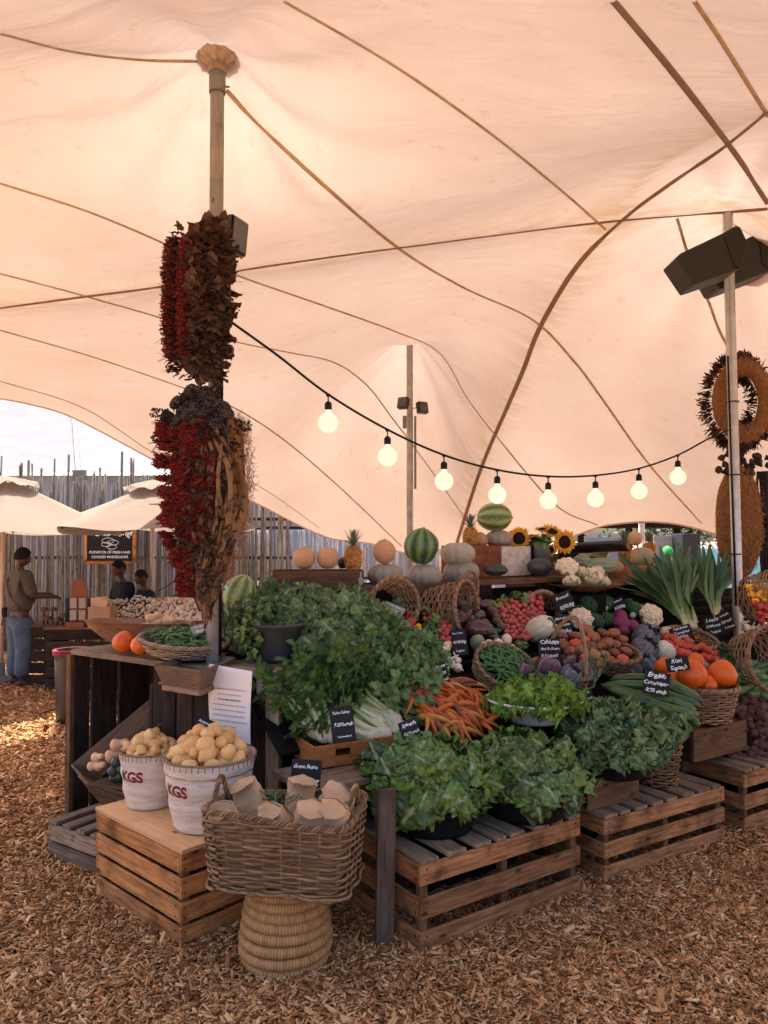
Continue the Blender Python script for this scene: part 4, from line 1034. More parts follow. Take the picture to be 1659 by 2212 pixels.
# cauliflower, broccoli: florets on a dome
def floret_f(bump, n1=26, n2=9, seed=1):
    def f(m):
        rs = random.Random(seed); lump(m, .82, .82, .66, 20, 10)
        for i in range(n1):
            t = (i + .5) / n1; th = math.acos(1 - t * 1.25); a = i * 2.4; d = Vector((math.sin(th) * math.cos(a), math.sin(th) * math.sin(a), math.cos(th) * .8)); r0 = .24 * rs.uniform(.85, 1.15)
            for j in range(n2):
                t2 = (j + .5) / n2; th2 = math.acos(1 - t2 * 1.3); a2 = j * 2.4 + i; q = d.to_track_quat('Z', 'Y') @ Vector((math.sin(th2) * math.cos(a2), math.sin(th2) * math.sin(a2), math.cos(th2)))
                c = d * .74 + q * r0 * .72; r1 = r0 * .46 * rs.uniform(.85, 1.2); lump(m, r1, r1, r1, 7, 5, None, 0, rs.random(), tuple(c))
    return f
def collar_leaves(n=7, r=.85, L=.9, W=.5, z=-.5, curl=.9):
    def f(m):
        for k in range(n):
            a = 2 * PI * k / n + U(-.2, .2); leaf(m, Vector((r * .5 * math.cos(a), r * .5 * math.sin(a), z)), Vector((math.cos(a), math.sin(a), .5)), L * U(.8, 1.2), W, .05, -curl, seed=k, nu=8, nv=7, stem=.1)
    return f
def leaf(m, p0, d, L, W, ruf=.03, droop=.8, seed=0, nu=12, nv=9, stem=.3, rib=1.0, mat=0, shape=0, twist=0.0, blister=.0, side=None):
    """ruffled leaf sheet: stalk then blade; gc.z marks rib and veins"""
    rs = random.Random(seed * 7919 + 13); d = Vector(d).normalized(); up = Vector((0, 0, 1))
    s_ = d.cross(up); s_ = (s_.normalized() if s_.length > .05 else Vector((1, 0, 0))) if side is None else Vector(side).normalized()
    p = Vector(p0); vs = []; gc = []; ph = rs.uniform(0, 6); ph2 = rs.uniform(0, 6); f1 = rs.uniform(3, 5); step = L / (nu - 1)
    for i in range(nu):
        t = i / (nu - 1); nrm = s_.cross(d).normalized()
        if t < stem: w_ = W * .05 + W * .03 * t
        else:
            q = (t - stem) / (1 - stem); w_ = W * .5 * (math.sin(PI * min(1, q ** .62 * .97 + .02)) ** .7) if shape == 0 else W * .5 * (1 - q) ** .5 * min(1, q * 5 + .2)
            if shape == 2: w_ = W * .5 * max(.38 if q > .5 else .1, math.sqrt(max(0.0, 1 - abs(2 * q ** .85 - 1) ** 2.6)))
            w_ = max(w_, W * .03)
        for j in range(nv):
            v = 2 * j / (nv - 1) - 1; av = abs(v)
            off = ruf * (av ** 1.6) * (math.sin(f1 * 2 * PI * t + ph + 2 * v) + .6 * math.sin(f1 * 5.2 * t * PI + ph2 - v)) if t > stem * .8 else 0
            off += blister * (rs.uniform(-1, 1) * (1.5 if av < .9 else .5) + .9 * math.sin(13 * t + ph + 5 * v)) * (1 if t > stem else 0)
            cup = -.25 * w_ * av * av
            vv = v * (1 + .045 * math.sin(f1 * 9 * t + ph + (3 if v > 0 else 0)) * (1 if t > stem else 0))
            vs.append(tuple(p + s_ * (w_ * vv) + nrm * (off + cup)))
            vein = .16 if (av > .01 and abs(((t * 6.5 - av * .9) % 1.0) - .5) < .10) else 0
            gc.append((t, v, rib if t < stem else rib * .75 * (1 - t * .5) if av < .02 else vein * rib))
        p = p + d * step
        ax = s_; d = (Matrix.Rotation(-droop / (nu - 1) * (1 + rs.uniform(-.3, .3)), 3, ax) @ d).normalized()
        if twist: s_ = (Matrix.Rotation(twist / (nu - 1), 3, d) @ s_).normalized()
        s_ = (s_ - d * s_.dot(d)).normalized()
    m.grid(vs, nu, nv, mat, gc, rs.random())
M_CAULI = skin_of('cauliflower_curd', (.66, .53, .36), (.80, .68, .50), .8, .2, 9.0, None, .3)
M_PALELEAF = leafm('pale_cabbage_leaf', (.16, .24, .10), (.34, .42, .22), (.55, .60, .42), .5, .2)
cauli = Protos([one(floret_f(0, 24, 9, s), 'cauliflower', M_CAULI, [('outer_leaves', M_PALELEAF, collar_leaves())]) for s in (1, 2)])
broc = Protos([one(floret_f(0, 30, 10, 4), 'broccoli', skin_of('broccoli_head', (.018, .055, .026), (.055, .115, .05), .8, .2, 12.0, None, .6), [('stalk', M_PALELEAF, lambda m: m.tube([(0, 0, -1.1), (0, 0, -.3)], [.3, .4], 10))])])
def cabbage(nm, c1, c2, rib, loose=.12):
    def mk():
        mt = leafm(nm, c1, c2, rib, .5, .1); r = bpy.data.objects.new('cabbage', None); COL.objects.link(r)
        m = MB(); lump(m, .9, .9, .86, 26, 16, wob(2, .04)); m.build('head', mt, r, True)
        for k in range(6):
            m = MB(); a0 = k * 1.9; vs = []; gc = []; nu, nv = 11, 13
            for i in range(nu):
                th = PI * (.96 - .80 * i / (nu - 1)) + .1 * math.sin(k)
                for j in range(nv):
                    v = 2 * j / (nv - 1) - 1; a = a0 + v * (1.05 if i < nu - 2 else .95); rr_ = .93 + .02 * k + loose * (i / (nu - 1)) ** 3 * (1 + .4 * math.sin(7 * v + k)) + .02 * math.sin(a * 9 + i)
                    vs.append((rr_ * math.sin(th) * math.cos(a), rr_ * math.sin(th) * math.sin(a), -rr_ * math.cos(PI - th) * -.95 if False else rr_ * math.cos(th) * .95))
                    gc.append((i / nu, v, 1.0 if abs(v) < .05 else (.6 if abs(((i * .55 - abs(v) * 3) % 1) - .5) < .12 else 0)))
            m.grid(vs, nu, nv, 0, gc, U(.2, .8)); m.build('leaf', mt, r, True)
        return r
    return mk
redcab = Protos([cabbage('red_cabbage_leaf', (.055, .018, .035), (.115, .045, .075), (.30, .20, .24), .10)])
bluecab = Protos([cabbage('blue_cabbage_leaf', (.045, .048, .062), (.105, .110, .130), (.24, .24, .26), .30)])
whitecab = Protos([cabbage('white_cabbage_leaf', (.55, .52, .38), (.68, .66, .52), (.78, .75, .62), .08)])
purplecauli = Protos([one(lambda m: lump(m, 1, 1, .9, 30, 16, lambda a, th, x, y, z: 1 + .05 * math.sin(7 * a) * math.sin(5 * th)), 'purple_cabbage', skin_of('magenta_cabbage_skin', (.11, .010, .040), (.22, .025, .085), .5, .4, 5.0, None, .3), [('outer_leaves', leafm('magenta_leaf', (.10, .01, .04), (.2, .03, .08), (.4, .2, .25), .5, .1), collar_leaves(5, .9, .9, .8, -.5, -1.4))])])
print('protos ok')
# ---------------------------------------------------------------- placing
def at_slope(px, py, r=0.0, lift=.0):
    return S(px, py, r + lift)
def heap(pr, poly, rpx, label, cat, group, rad=None, lift=0.0, dome=0.0, rotf=None, key=None, spacing=1.5, surf=None, jit=.02, cap=999):
    """a layer of things over the sloping surface inside a pixel polygon of the photo"""
    pts = poisson(poly, rpx * spacing, 2500)[:cap]; cx = sum(p[0] for p in poly) / len(poly); cy = sum(p[1] for p in poly) / len(poly)
    ex = max(abs(p[0] - cx) for p in poly); ey = max(abs(p[1] - cy) for p in poly); n = 0
    for (x, y) in pts:
        dd = max(0, 1 - ((x - cx) / ex) ** 2 - ((y - cy) / ey) ** 2)
        loc = (surf or S)(x, y, lift + dome * math.sqrt(dd) + U(-jit, jit)); k = 1.1 * rpx * loc.y / FOC * U(.85, 1.15) if rad is None else rad * U(.85, 1.15)
        pr_ = pr() if callable(pr) else pr
        pr_.put(loc, (rotf or rrot)(), k, label, cat, group); n += 1
    return n
G_POT = 'potatoes heaped in canvas buckets'
for B, rt, H, rp, lab in ((BK1, .160, .295, .0265, 'small pale tan potato heaped in the left canvas bucket'), (BK2, .215, .345, .0385, 'large pale tan potato heaped in the right canvas bucket')):
    for ly in range(4):
        R_ = (rt - rp * .7) * (1, .86, .62, .3)[ly]; pts = poisson([(R_ * math.cos(a) * 1000, R_ * math.sin(a) * 1000) for a in np.linspace(0, 6.283, 24)[:-1]], rp * 1650, 1500)
        for x, y in pts:
            if ly == 0 and math.hypot(x, y) < R_ * 550: continue
            potato.put(B + Vector((x / 1000, y / 1000, H - .005 + ly * rp * 1.05 + U(-.006, .006))), rrot(), rp * U(.82, 1.15), lab, 'potato', G_POT + (' left' if rp < .03 else ' right'))
# butternuts and pumpkins on the left
f2 = RL
for (x, y, r_, Y) in ((1010, 1308, 92, 4.93), (1150, 1330, 82, 4.80)):
    q = P(*f2(x, y), Y); o = opump.put(q, (.1, .2, U(0, 3)), sz(r_ * .2645, q), 'orange pumpkin standing free on the tall open crate' if x < 1100 else 'orange pumpkin half hidden behind the flat bean basket', 'pumpkin', None)
PI2 = PI / 2
# round things on the shelves: (proto, region uv, radius px, depth t, rotation, label)
def shelf(pr, uv, rpx, t, rot, label, cat, scl=(1, 1, 1), group=None, Y=None):
    q = backz(*uv, t) if Y is None else P(*uv, Y); k = rpx * q.y / FOC
    return pr.put(q, rot, tuple(k * a for a in scl), label, cat, group)
shelf(cantaloupe, (657, 1206), 24, 1.9, (.1, 0, 0), 'leftmost of the two cantaloupes side by side on the wooden crate', 'melon', (1, 1, 1.0), Y=5.55)
shelf(cantaloupe, (708, 1205), 24, 1.9, (0, .1, 2), 'cantaloupe between the other cantaloupe and the pineapple on the crate', 'melon', (1, 1, 1.0), Y=5.58)
shelf(pineapple, (763, 1206), 24, 1.9, (0, 0, 0), 'pineapple at the right end of the crate with two cantaloupes', 'pineapple', (.85, .85, .95), Y=5.6)
shelf(bigdark, (740, 1216), 18, 1.9, (0, 0, 1), 'small dark squash peeping out behind the left pineapple', 'squash', (.8, 1, 1.4), Y=5.75)
for (x, y, r_, lab) in ((833, 1243, 39, 'pale ribbed pumpkin carrying an upright cantaloupe'), (917, 1244, 39, 'pale ribbed pumpkin carrying the round dark watermelon'), (997, 1236, 40, 'lower of two stacked pale pumpkins'), (989, 1196, 38, 'upper of two stacked pale pumpkins')):
    shelf(gpump, (x, y), r_, 1.86, (.0, 0, U(0, 3)), lab, 'pumpkin')
shelf(cantaloupe, (830, 1192), 25, 1.86, (0, 0, 1), 'cantaloupe balanced upright on a pale ribbed pumpkin', 'melon', (.97, .97, 1.06))
shelf(watermelon, (910, 1180), 37.5, 1.86, (.1, .1, 0), 'dark striped watermelon balanced on a pale pumpkin', 'watermelon')
shelf(pineapple, (1016, 1162), 19, 2.05, (0, 0, 1), 'pineapple standing on the rusty box beside the lying watermelon', 'pineapple', (.95, .95, 1.0))
shelf(cantaloupe, (1037, 1167), 17, 2.1, (0, 0, 1), 'small cantaloupe between pineapple and pumpkin on the rusty box', 'melon')
shelf(gpump, (1078, 1164), 30, 2.05, (0, 0, 1), 'pale pumpkin under the lying watermelon on the rusty box', 'pumpkin', (1.05, 1, .95))
shelf(wm_light, (1068, 1117), 31, 2.05, (.2, PI2, .2), 'streaky watermelon lying on top of a pale pumpkin', 'watermelon', (1, 1, 1.02))
shelf(bigdark, (1071, 1231), 28, 1.70, (0, 0, .3), 'dark long squash lying on the plank table left of the white door', 'squash', (1, .9, .95))
shelf(bigdark, (1165, 1224), 29, 1.70, (0, 0, .35), 'big dark egg shaped squash below the sunflowers', 'squash', (1, 1.2, 1.35))
shelf(acorn, (1258, 1216), 19, 1.75, (PI2, .3, .4), 'striped green ribbed squash behind the cauliflowers', 'squash')
shelf(acorn, (1298, 1222), 18, 1.75, (PI2, .2, 1.2), 'long pale green squash on the plank table right of the cauliflowers', 'squash', (1, 1, 1.5))
shelf(cantaloupe, (1332, 1226), 15, 1.85, (0, 0, 1), 'small cantaloupe on the plank table beside the long squash', 'melon')
shelf(wm_light, (1290, 1192), 22, 2.3, (0, PI2, 0), 'pale melon behind the black scale pan', 'melon', (1, 1, 1))
shelf(pineapple, (1349, 1196), 17, 1.95, (0, 0, 1), 'pineapple on the pale crate at the right, in front of the melons', 'pineapple', (.9, .9, 1.1))
shelf(pineapple, (1402, 1190), 15, 2.5, (0, .1, 1), 'pineapple at the right whose leaves rise behind the pale melon', 'pineapple')
shelf(honeydew, (1385, 1203), 21, 2.0, (.2, PI2, .1), 'long pale melon lying beside the right pineapple', 'melon', (1, 1, 1.1))
shelf(cantaloupe, (1372, 1163), 16, 2.0, (0, 0, .1), 'cantaloupe balanced on the long pale melon', 'melon')
q = P(517, 1283, 4.98); wm_light.put(q, (.3, .2, 1.2), .105, 'pale green watermelon behind the near pole and the leafy greens', 'watermelon', None)
m = MB(); m.box((q.x + .02, q.y + .15, q.z - .34), (.3, .34, .42)); tag(m.build('support_box', W_DARK()), 'dark box hidden under the watermelon behind the near pole', 'box')
# ---- display by clusters
def put(pr, uv, rpx, lab, cat, rot=None, scl=(1, 1, 1), lift=0.0, group=None):
    q0 = S(*uv); k = 1.13 * rpx * q0.y / FOC; q = S(*uv, k * .7 + lift)
    return pr.put(q, rot or rrot(), tuple(k * a for a in scl), lab, cat, group)
up = lambda: (TILT + U(-.4, .4), U(-.4, .4), U(0, 6))
faceme = lambda: (1.0 + U(-.4, .4), U(-.5, .5), U(-.5, .5))
for i, (u, v, r_) in enumerate(((280, 915, 40), (430, 890, 34), (400, 985, 42), (320, 1000, 38), (250, 960, 25))):
    put(beet, R5(u, v), r_ * .2977, 'dark round beetroot in the heap between basket and eggplants', 'beetroot', rrot(), lift=.03, group='beetroots by the eggplants')
for i, (u, v, r_) in enumerate(((360, 880, 45), (490, 870, 48), (500, 1060, 62), (530, 970, 42), (620, 945, 42), (655, 1025, 42), (610, 1110, 38), (580, 890, 38), (440, 950, 40))):
    put(eggplant, R5(u, v), r_ * .2977 * 1.05, 'glossy dark purple eggplant in the heap left of the radishes' if i != 2 else 'big eggplant lying in front of the other eggplants', 'eggplant', (PI2 + U(-.3, .3), U(-1, 1), U(-1.2, 1.2)) if i != 2 else (PI2, 0, 1.3), lift=.03, group='eggplants' if i != 2 else None)
put(acorn, R5(515, 1160), 14, 'cream and green striped squash beside the white onions', 'squash', (.5, .3, 0), (1, 1, .8), lift=.02)
G_RAD = 'radishes in bunches'
heap(radish, [R5(u, v) for u, v in ((660, 880), (760, 860), (930, 900), (1000, 900), (990, 990), (890, 1010), (900, 1130), (800, 1140), (690, 1060), (660, 960))], 6.2, 'small red radish in the wide bunch left of the long cabbage', 'radish', G_RAD, lift=.05, jit=.02, spacing=1.35)
heap(radish, [R5(u, v) for u, v in ((190, 940), (290, 940), (340, 1100), (320, 1160), (230, 1130))], 6.0, 'small red radish in the bunch beside the peppers', 'radish', G_RAD, lift=.05, jit=.015, spacing=1.3)
heap(radish, [R5(u, v) for u, v in ((885, 810), (960, 810), (985, 880), (900, 870))], 6.0, 'small red radish in the topmost bunch', 'radish', G_RAD, lift=.08, jit=.01, spacing=1.3)
heap(radish, [R5(u, v) for u, v in ((120, 930), (180, 930), (190, 1000), (130, 1010))], 4.5, 'small red radish in the little bunch under the open basket', 'radish', G_RAD, lift=.05, jit=.01, spacing=1.4)
for (u, v, r_) in ((205, 1185, 33), (195, 1255, 34), (280, 1200, 42), (600, 1170, 30), (665, 1170, 36), (725, 1140, 38), (705, 1228, 40), (765, 1200, 25), (780, 1262, 36), (1200, 1270, 38), (1245, 1265, 34), (1160, 1260, 28), (1190, 1320, 26)):
    put(onion, R5(u, v), r_ * .2977, 'round white onion ' + ('above the rainbow carrots' if u < 400 else 'behind the basket of green beans' if u < 900 else 'between red cabbage and brown tomatoes'), 'onion', rrot(), lift=.035, group='white onions ' + ('by carrots' if u < 400 else 'by beans' if u < 900 else 'by tomatoes'))
for (u, v, r_) in ((300, 1290, 36), (330, 1320, 30), (370, 1290, 28), (375, 1345, 32), (290, 1355, 22), (250, 1300, 26)):
    put(garlic, R5(u, v), r_ * .2977, 'white garlic bulb beside the rainbow carrot sign', 'garlic', rrot(), lift=.035, group='garlic by the carrots')
for i, (u, v, r_, c) in enumerate(((890, 985 - 100, 30, 'red'), (900, 870, 30, 'red'), (1015, 870, 24, 'red'), (1015, 925, 30, 'red'), (1070, 960, 26, 'yellow'), (940, 955, 33, 'green'), (1030, 985, 30, 'red'), (1030, 1035, 30, 'red'), (1150, 990, 33, 'green'), (1120, 1040, 22, 'lime'), (940, 790, 28, 'green'), (990, 1040, 22, 'red'), (1075, 1045, 18, 'red'))):
    wh = {'red': 'red', 'yellow': 'yellow', 'green': 'dark green', 'lime': 'lime green'}[c]
    put(PEP[c], R4(u, v), r_ * .3307 * 1.5, wh + ' bell pepper in the heap right of the tall greens', 'pepper', (PI2 + U(-.6, .6), U(-.6, .6), U(-1, 1)), lift=.03, group=wh + ' peppers near the greens')
put(PEP['lime'], R4(1115, 1120), 12, 'long lime green pepper hanging above the carrots', 'pepper', (PI2 + .9, .1, 0), (.6, .6, 1.5), lift=.04)
put(courgette, R4(770, 765), 330 / 2.3, 'short green courgette poking out of the open basket by the peppers', 'courgette', (0, 1.3, 0), (1, 1, 1), lift=-.35) if False else None
# carrots
def carrot_at(col, px, py, L, ang, lift=.04):
    q = S(px, py, lift); d = (ang)
    # axis lies in the slope: pixel angle measured from straight down
    a = E1 * math.sin(d) + (-(E2 + Vector((0, 0, SK))).normalized()) * math.cos(d) * 1.0 + Vector((0, 0, U(-.05, .2)))
    qt = (-a).to_track_quat('Z', 'Y')
    CAR[col].put(q, qt.to_euler(), L, col + ' rainbow carrot in the heap in front of the garlic', 'carrot', col + ' carrots in the rainbow heap')
random.seed(21)
poly = [R7(u, v) for u, v in ((170, 400), (290, 310), (420, 340), (600, 350), (700, 520), (640, 640), (480, 690), (380, 700), (240, 560))]
for (x, y) in poisson(poly, 8.5, 3000):
    q = S(x, y); t = (x - poly[0][0]) / 130; carrot_at(random.choices(['orange', 'yellow', 'purple', 'red'], [5, 2.6, 2.0, 2.0])[0], x, y, U(.16, .25), U(-.2, 1.9) if rnd() < .75 else U(-1.4, .2), U(.02, .07))
for (u, v, a) in ((690, 560, 3.0), (740, 520, 2.7), (660, 640, -1.4), (720, 640, 0.2), (760, 640, 1.5), (700, 600, -2.4), (800, 610, 1.6), (770, 590, 1.2)): carrot_at('orange', *R7(u, v), U(.14, .19), a, .07)
# beans
def bean_heap(c, a, b, n, label, tl, h=.03):
    for k in range(n):
        r_ = math.sqrt(rnd()) * .9; an = U(0, 6.28); p = Vector((a * r_ * math.cos(an), b * r_ * math.sin(an), .07 + h * (1 - r_ * r_) + U(0, .035)))
        p = Euler(tl).to_matrix() @ p + c
        bean.put(p, (Euler(tl).to_matrix().to_4x4() @ Euler((U(-.3, .3), U(-.3, .3), U(0, 6.28))).to_matrix().to_4x4()).to_euler(), (U(.95, 1.3), 1.45, 1.45), label, 'green bean', label.split(' in ')[1])
bean_heap(GB, .205, .175, 172, 'dark green bean in the round wicker basket in the middle', srot())
# red cabbages
random.seed(4)
for (u, v, r_) in ((1025, 1350, 84), (1182, 1312, 50), (1180, 1425, 76), (1300, 1395, 80), (855, 1370, 50)):
    (redcab if v < 1380 else bluecab).put(S(*R5(u, v), r_ * .2977 * 4.9 / FOC * .5 + .12), (U(-.5, .5) + .6, U(-.4, .4), U(0, 6)), 1.15 * r_ * .2977 * 4.75 / FOC, 'dark purple red cabbage around the hooped basket' if v < 1380 else 'grey violet cabbage at the right of the hooped basket', 'cabbage', 'red cabbages by the hooped basket' if v < 1380 else 'grey violet cabbages')
put(whitecab, R5(965, 1065), 22, 'long pale cabbage leaning behind the hooped basket', 'cabbage', (.8, .8, 0), (1, 1, 1.6), lift=.05)
# tomatoes
random.seed(5)
tp = [R5(u, v) for u, v in ((1120, 1090), (1300, 1060), (1500, 1080), (1620, 1140), (1590, 1290), (1400, 1320), (1260, 1290), (1130, 1180))]
n0 = 0
for (x, y) in poisson(tp, 18, 3000):
    c = random.choices(['black', 'green', 'red'], [6, 2, 1.4])[0]; w_ = {'black': 'brown purple', 'green': 'olive brown', 'red': 'deep red'}[c]
    q = S(x, y, .17); TOM[c].put(q, (U(-.7, .9), U(-.7, .7), U(0, 6)), U(13, 17) * q.y / FOC, w_ + ' tomato heaped in the dark basket in the middle', 'tomato', w_ + ' tomatoes in the dark basket')
tp = [R6(u, v) for u, v in ((840, 1215), (980, 1240), (1180, 1290), (1280, 1350), (1260, 1420), (1090, 1390), (930, 1350), (860, 1280))]
for (x, y) in poisson(tp, 14, 3000):
    q = S(x, y, .15); TOM['red'].put(q, (U(-.7, .9), U(-.7, .7), U(0, 6)), U(11, 14.5) * q.y / FOC, 'bright red ribbed tomato behind the orange squash', 'tomato', 'bright red tomatoes behind the squash')
# cauliflowers etc.
put(cauli, R5(1268, 990), 23, 'round cauliflower behind the brown tomatoes', 'cauliflower', (.9, 0, 0), lift=.03)
put(cauli, R6(725, 1060), 23, 'cauliflower leaning between broccoli and leeks', 'cauliflower', (1.0, .4, .3), (1, 1, 1.2), lift=.05)
put(cauli, R6(860, 1195), 14, 'small cauliflower above the red tomatoes', 'cauliflower', (.9, 0, .5), lift=.04)
for (u, v, r_) in ((230, 970, 68), (295, 1100, 62), (375, 960, 60), (385, 1080, 50), (605, 1010, 62), (170, 1010, 40), (560, 960, 40)):
    put(broc, R6(u, v), r_ * .2725, 'dark green broccoli head beside the ' + ('leaning cauliflower' if u > 500 else 'broccoli sign'), 'broccoli', (.8 + U(-.2, .2), U(-.2, .2), U(0, 3)), lift=.05, group='broccoli by the leaning cauliflower' if u > 500 else 'broccoli by the sign')
for (u, v, r_) in ((480, 1060, 52), (487, 1118, 66), (580, 1140, 50), (505, 1180, 46)):
    put(purplecauli, R6(u, v), r_ * .2725, 'magenta purple cabbage in front of the broccoli', 'cabbage', (.6, U(-.2, .2), U(0, 6)), lift=.04, group='magenta cabbages')
for (u, v, r_) in ((680, 1245, 84), (665, 1345, 90), (590, 1495, 62), (705, 1455, 66)):
    put(bluecab, R6(u, v), r_ * .2725, 'blue grey cabbage with loose leaves in front of the leeks', 'cabbage', (.6, U(-.3, .3), U(0, 6)), lift=.05, group='blue grey cabbages')
put(whitecab, R6(835, 1345), 21, 'pale white cabbage between grey cabbage and red tomatoes', 'cabbage', (.5, .2, 1), lift=.04)
put(garlic, R6(1165, 1430), 11, 'single garlic bulb lying on the orange squash', 'garlic', (.6, 1.2, 0), lift=.08)
for (u, v) in ((1480, 1145), (1530, 1160), (1555, 1165)): put(garlic, R6(u, v), 8, 'small garlic bulb on the basket edge under the chilli sign', 'garlic', (U(.5, 1.5), U(-1, 1), 0), lift=.06, group='garlic under the chilli sign')
# squash in basket
for (x, y, r_, Y, lab) in ((1494, 1457, 35, 5.10, 'largest orange squash, with its stem, at the front of the squash basket'), (1560, 1457, 33, 5.22, 'orange squash at the right side of the squash basket'), (1435, 1440, 21, 5.32, 'orange squash at the left behind the squash sign'), (1503, 1432, 22, 5.40, 'orange squash behind the largest one'), (1460, 1468, 26, 5.22, 'orange squash low between the cucumbers and the largest squash'), (1528, 1480, 22, 5.15, 'orange squash sunk deep in the squash basket')):
    q = P(x, y, Y); opump.put(q, (U(-.15, .15), U(-.2, .2), U(0, 5)), r_ * .93 * Y / FOC, lab, 'squash', None)
# cucumbers
random.seed(8)
ptop = CUB + Vector((-.02, .12, .50))
for k, (u, v, L, an) in enumerate(((600, 345, 180, -.05), (560, 400, 210, -.1), (620, 460, 280, .13), (640, 500, 240, .2), (680, 570, 260, .05), (780, 650, 240, .25), (940, 420, 180, .35), (960, 445, 180, .3), (930, 500, 180, .2), (1000, 450, 120, .4), (860, 620, 180, .1), (960, 550, 120, .15), (980, 610, 120, .2), (900, 690, 120, .3), (920, 660, 150, .5), (990, 670, 120, .1), (700, 530, 200, .1), (830, 570, 220, .1), (760, 700, 160, .3), (880, 740, 120, .4))):
    px, py = R8(u, v); Y = 4.98 - (v - 345) / 400 * .42; q = P(px, py, Y)
    cucumber.put(q, (U(0, 6), 0, 0) if False else (0, an + U(-.05, .05), -.35 + U(-.25, .25)), (L * .2725 * Y / FOC / .36 * 2.1, 1.15, 1.15), 'long dark green cucumber stacked on the tall narrow basket', 'cucumber', 'cucumbers')
# marrows at the right
for k, (u, v) in enumerate(((1500, 240), (1460, 290), (1520, 330), (1570, 310), (1490, 380), (1580, 400), (1630, 350), (1640, 290), (1640, 420), (1560, 440), (1620, 460), (1470, 230), (1500, 430), (1400, 220), (1650, 240))):
    px, py = R8(u, v); q = P(px, py, 5.75 - (v - 240) / 900); courgette.put(q, (0, U(-.3, .3), U(-1.2, .5)), U(1.05, 1.4), 'plump green marrow spilling from the dark basket mouth at the right', 'marrow', 'green marrows')
# peppers of the right basket
for (u, v, r_, c) in ((1510, 830, 32, 'yellow'), (1570, 820, 38, 'yellow'), (1600, 890, 45, 'yellow'), (1530, 890, 32, 'yellow'), (1640, 930, 32, 'yellow'), (1560, 940, 30, 'yellow'), (1555, 960, 28, 'red'), (1600, 985, 34, 'red'), (1650, 1000, 32, 'red'), (1590, 1040, 26, 'red'), (1640, 1060, 30, 'red'), (1610, 1100, 24, 'red'), (1655, 880, 30, 'yellow'), (1640, 830, 30, 'yellow')):
    q = P(*R6(u, v), 6.15 - (v - 820) / 900); PEP[c].put(q, (PI2 + U(-.6, .6), U(-.6, .6), U(-1, 1)), r_ * .2725 * q.y / FOC * 1.1, c + ' bell pepper tumbling out of the tipped basket at the right edge', 'pepper', c + ' peppers of the right basket')
# beetroots, right
random.seed(10)
bp = [R8(u, v) for u, v in ((1330, 560), (1420, 540), (1470, 480), (1659, 480), (1659, 1020), (1400, 1040), (1370, 960), (1450, 850), (1480, 700))]
for (x, y) in poisson(bp, 13.5, 3000):
    Y = 5.55 - (y - 1500) / 160 * .30 + U(-.03, .03); q = P(x, y, Y); beet.put(q, rrot(), U(7.5, 11.5) * q.y / FOC, 'earthy dark beetroot with roots in the heap at the right edge', 'beetroot', 'beetroots at the right edge')
for (u, v) in ((1310, 590), (1350, 590), (1400, 590), (1340, 550), (1420, 570)): q = P(*R8(u, v), 5.35); beet.put(q, rrot(), .026, 'small dark beetroot lying on the wavy grained box', 'beetroot', 'small beetroots on the box')
# small orange carrots by the leeks
for (u, v) in ((1050, 1170), (1080, 1200), (1120, 1215), (1110, 1240), (1150, 1240), (1170, 1255), (1095, 1255), (1060, 1210), (1140, 1200)):
    q = S(*R6(u, v), .07); CAR['orange'].put(q, (U(.8, 1.5), 0, U(.5, 1.5)), .13, 'short orange carrot in the bunch under the leeks', 'carrot', 'short carrots under the leeks')
# mound of something dark under the heap at right so nothing floats
m = MB(); m.board(P(1560, 1640, 5.5), P(1700, 1620, 5.75), .5, .3, up=(0, -.3, .9)); tag(m.build('sloping_board', W_BLACK()), 'dark sloping board under the beetroot heap at the right edge', 'board')

random.seed(90)
for (u, v, r_, c) in ((860, 850, 30, 'red'), (960, 860, 30, 'red'), (1040, 880, 26, 'green'), (930, 900, 28, 'red'), (985, 975, 26, 'red'), (1060, 1000, 24, 'yellow'), (890, 920, 26, 'green'), (1110, 960, 24, 'green')):
    put(PEP[c], R4(u, v), r_ * .3307 * 1.35, {'red': 'red', 'yellow': 'yellow', 'green': 'dark green'}[c] + ' bell pepper in the heap right of the tall greens', 'pepper', (PI2 + U(-.6, .6), U(-.6, .6), U(-1, 1)), lift=.02, group={'red': 'red', 'yellow': 'yellow', 'green': 'dark green'}[c] + ' peppers near the greens')
for (u, v, r_) in ((240, 1215, 34), (300, 1180, 30), (640, 1215, 32), (740, 1235, 28), (560, 1180, 26), (1215, 1240, 34)):
    put(onion, R5(u, v), r_ * .2977, 'round white onion ' + ('above the rainbow carrots' if u < 400 else 'behind the basket of green beans' if u < 900 else 'between red cabbage and brown tomatoes'), 'onion', rrot(), lift=.05, group='white onions ' + ('by carrots' if u < 400 else 'by beans' if u < 900 else 'by tomatoes'))
for (u, v, r_) in ((330, 950, 46), (380, 1010, 44), (560, 1040, 46), (600, 1080, 44), (460, 1000, 44), (690, 1060, 36)):
    put(eggplant, R5(u, v), r_ * .2977, 'glossy dark purple eggplant in the heap left of the radishes', 'eggplant', (PI2 + U(-.3, .3), U(-1, 1), U(-1.2, 1.2)), lift=.02, group='eggplants')
for (u, v, r_) in ((760, 1400, 30), (840, 1320, 34), (900, 1400, 40), (1100, 1300, 34), (1250, 1450, 40)):
    redcab.put(S(*R5(u + 60, v), .10), rrot(), r_ * .34 * 4.75 / FOC, 'dark purple red cabbage around the hooped basket', 'cabbage', 'red cabbages by the hooped basket')
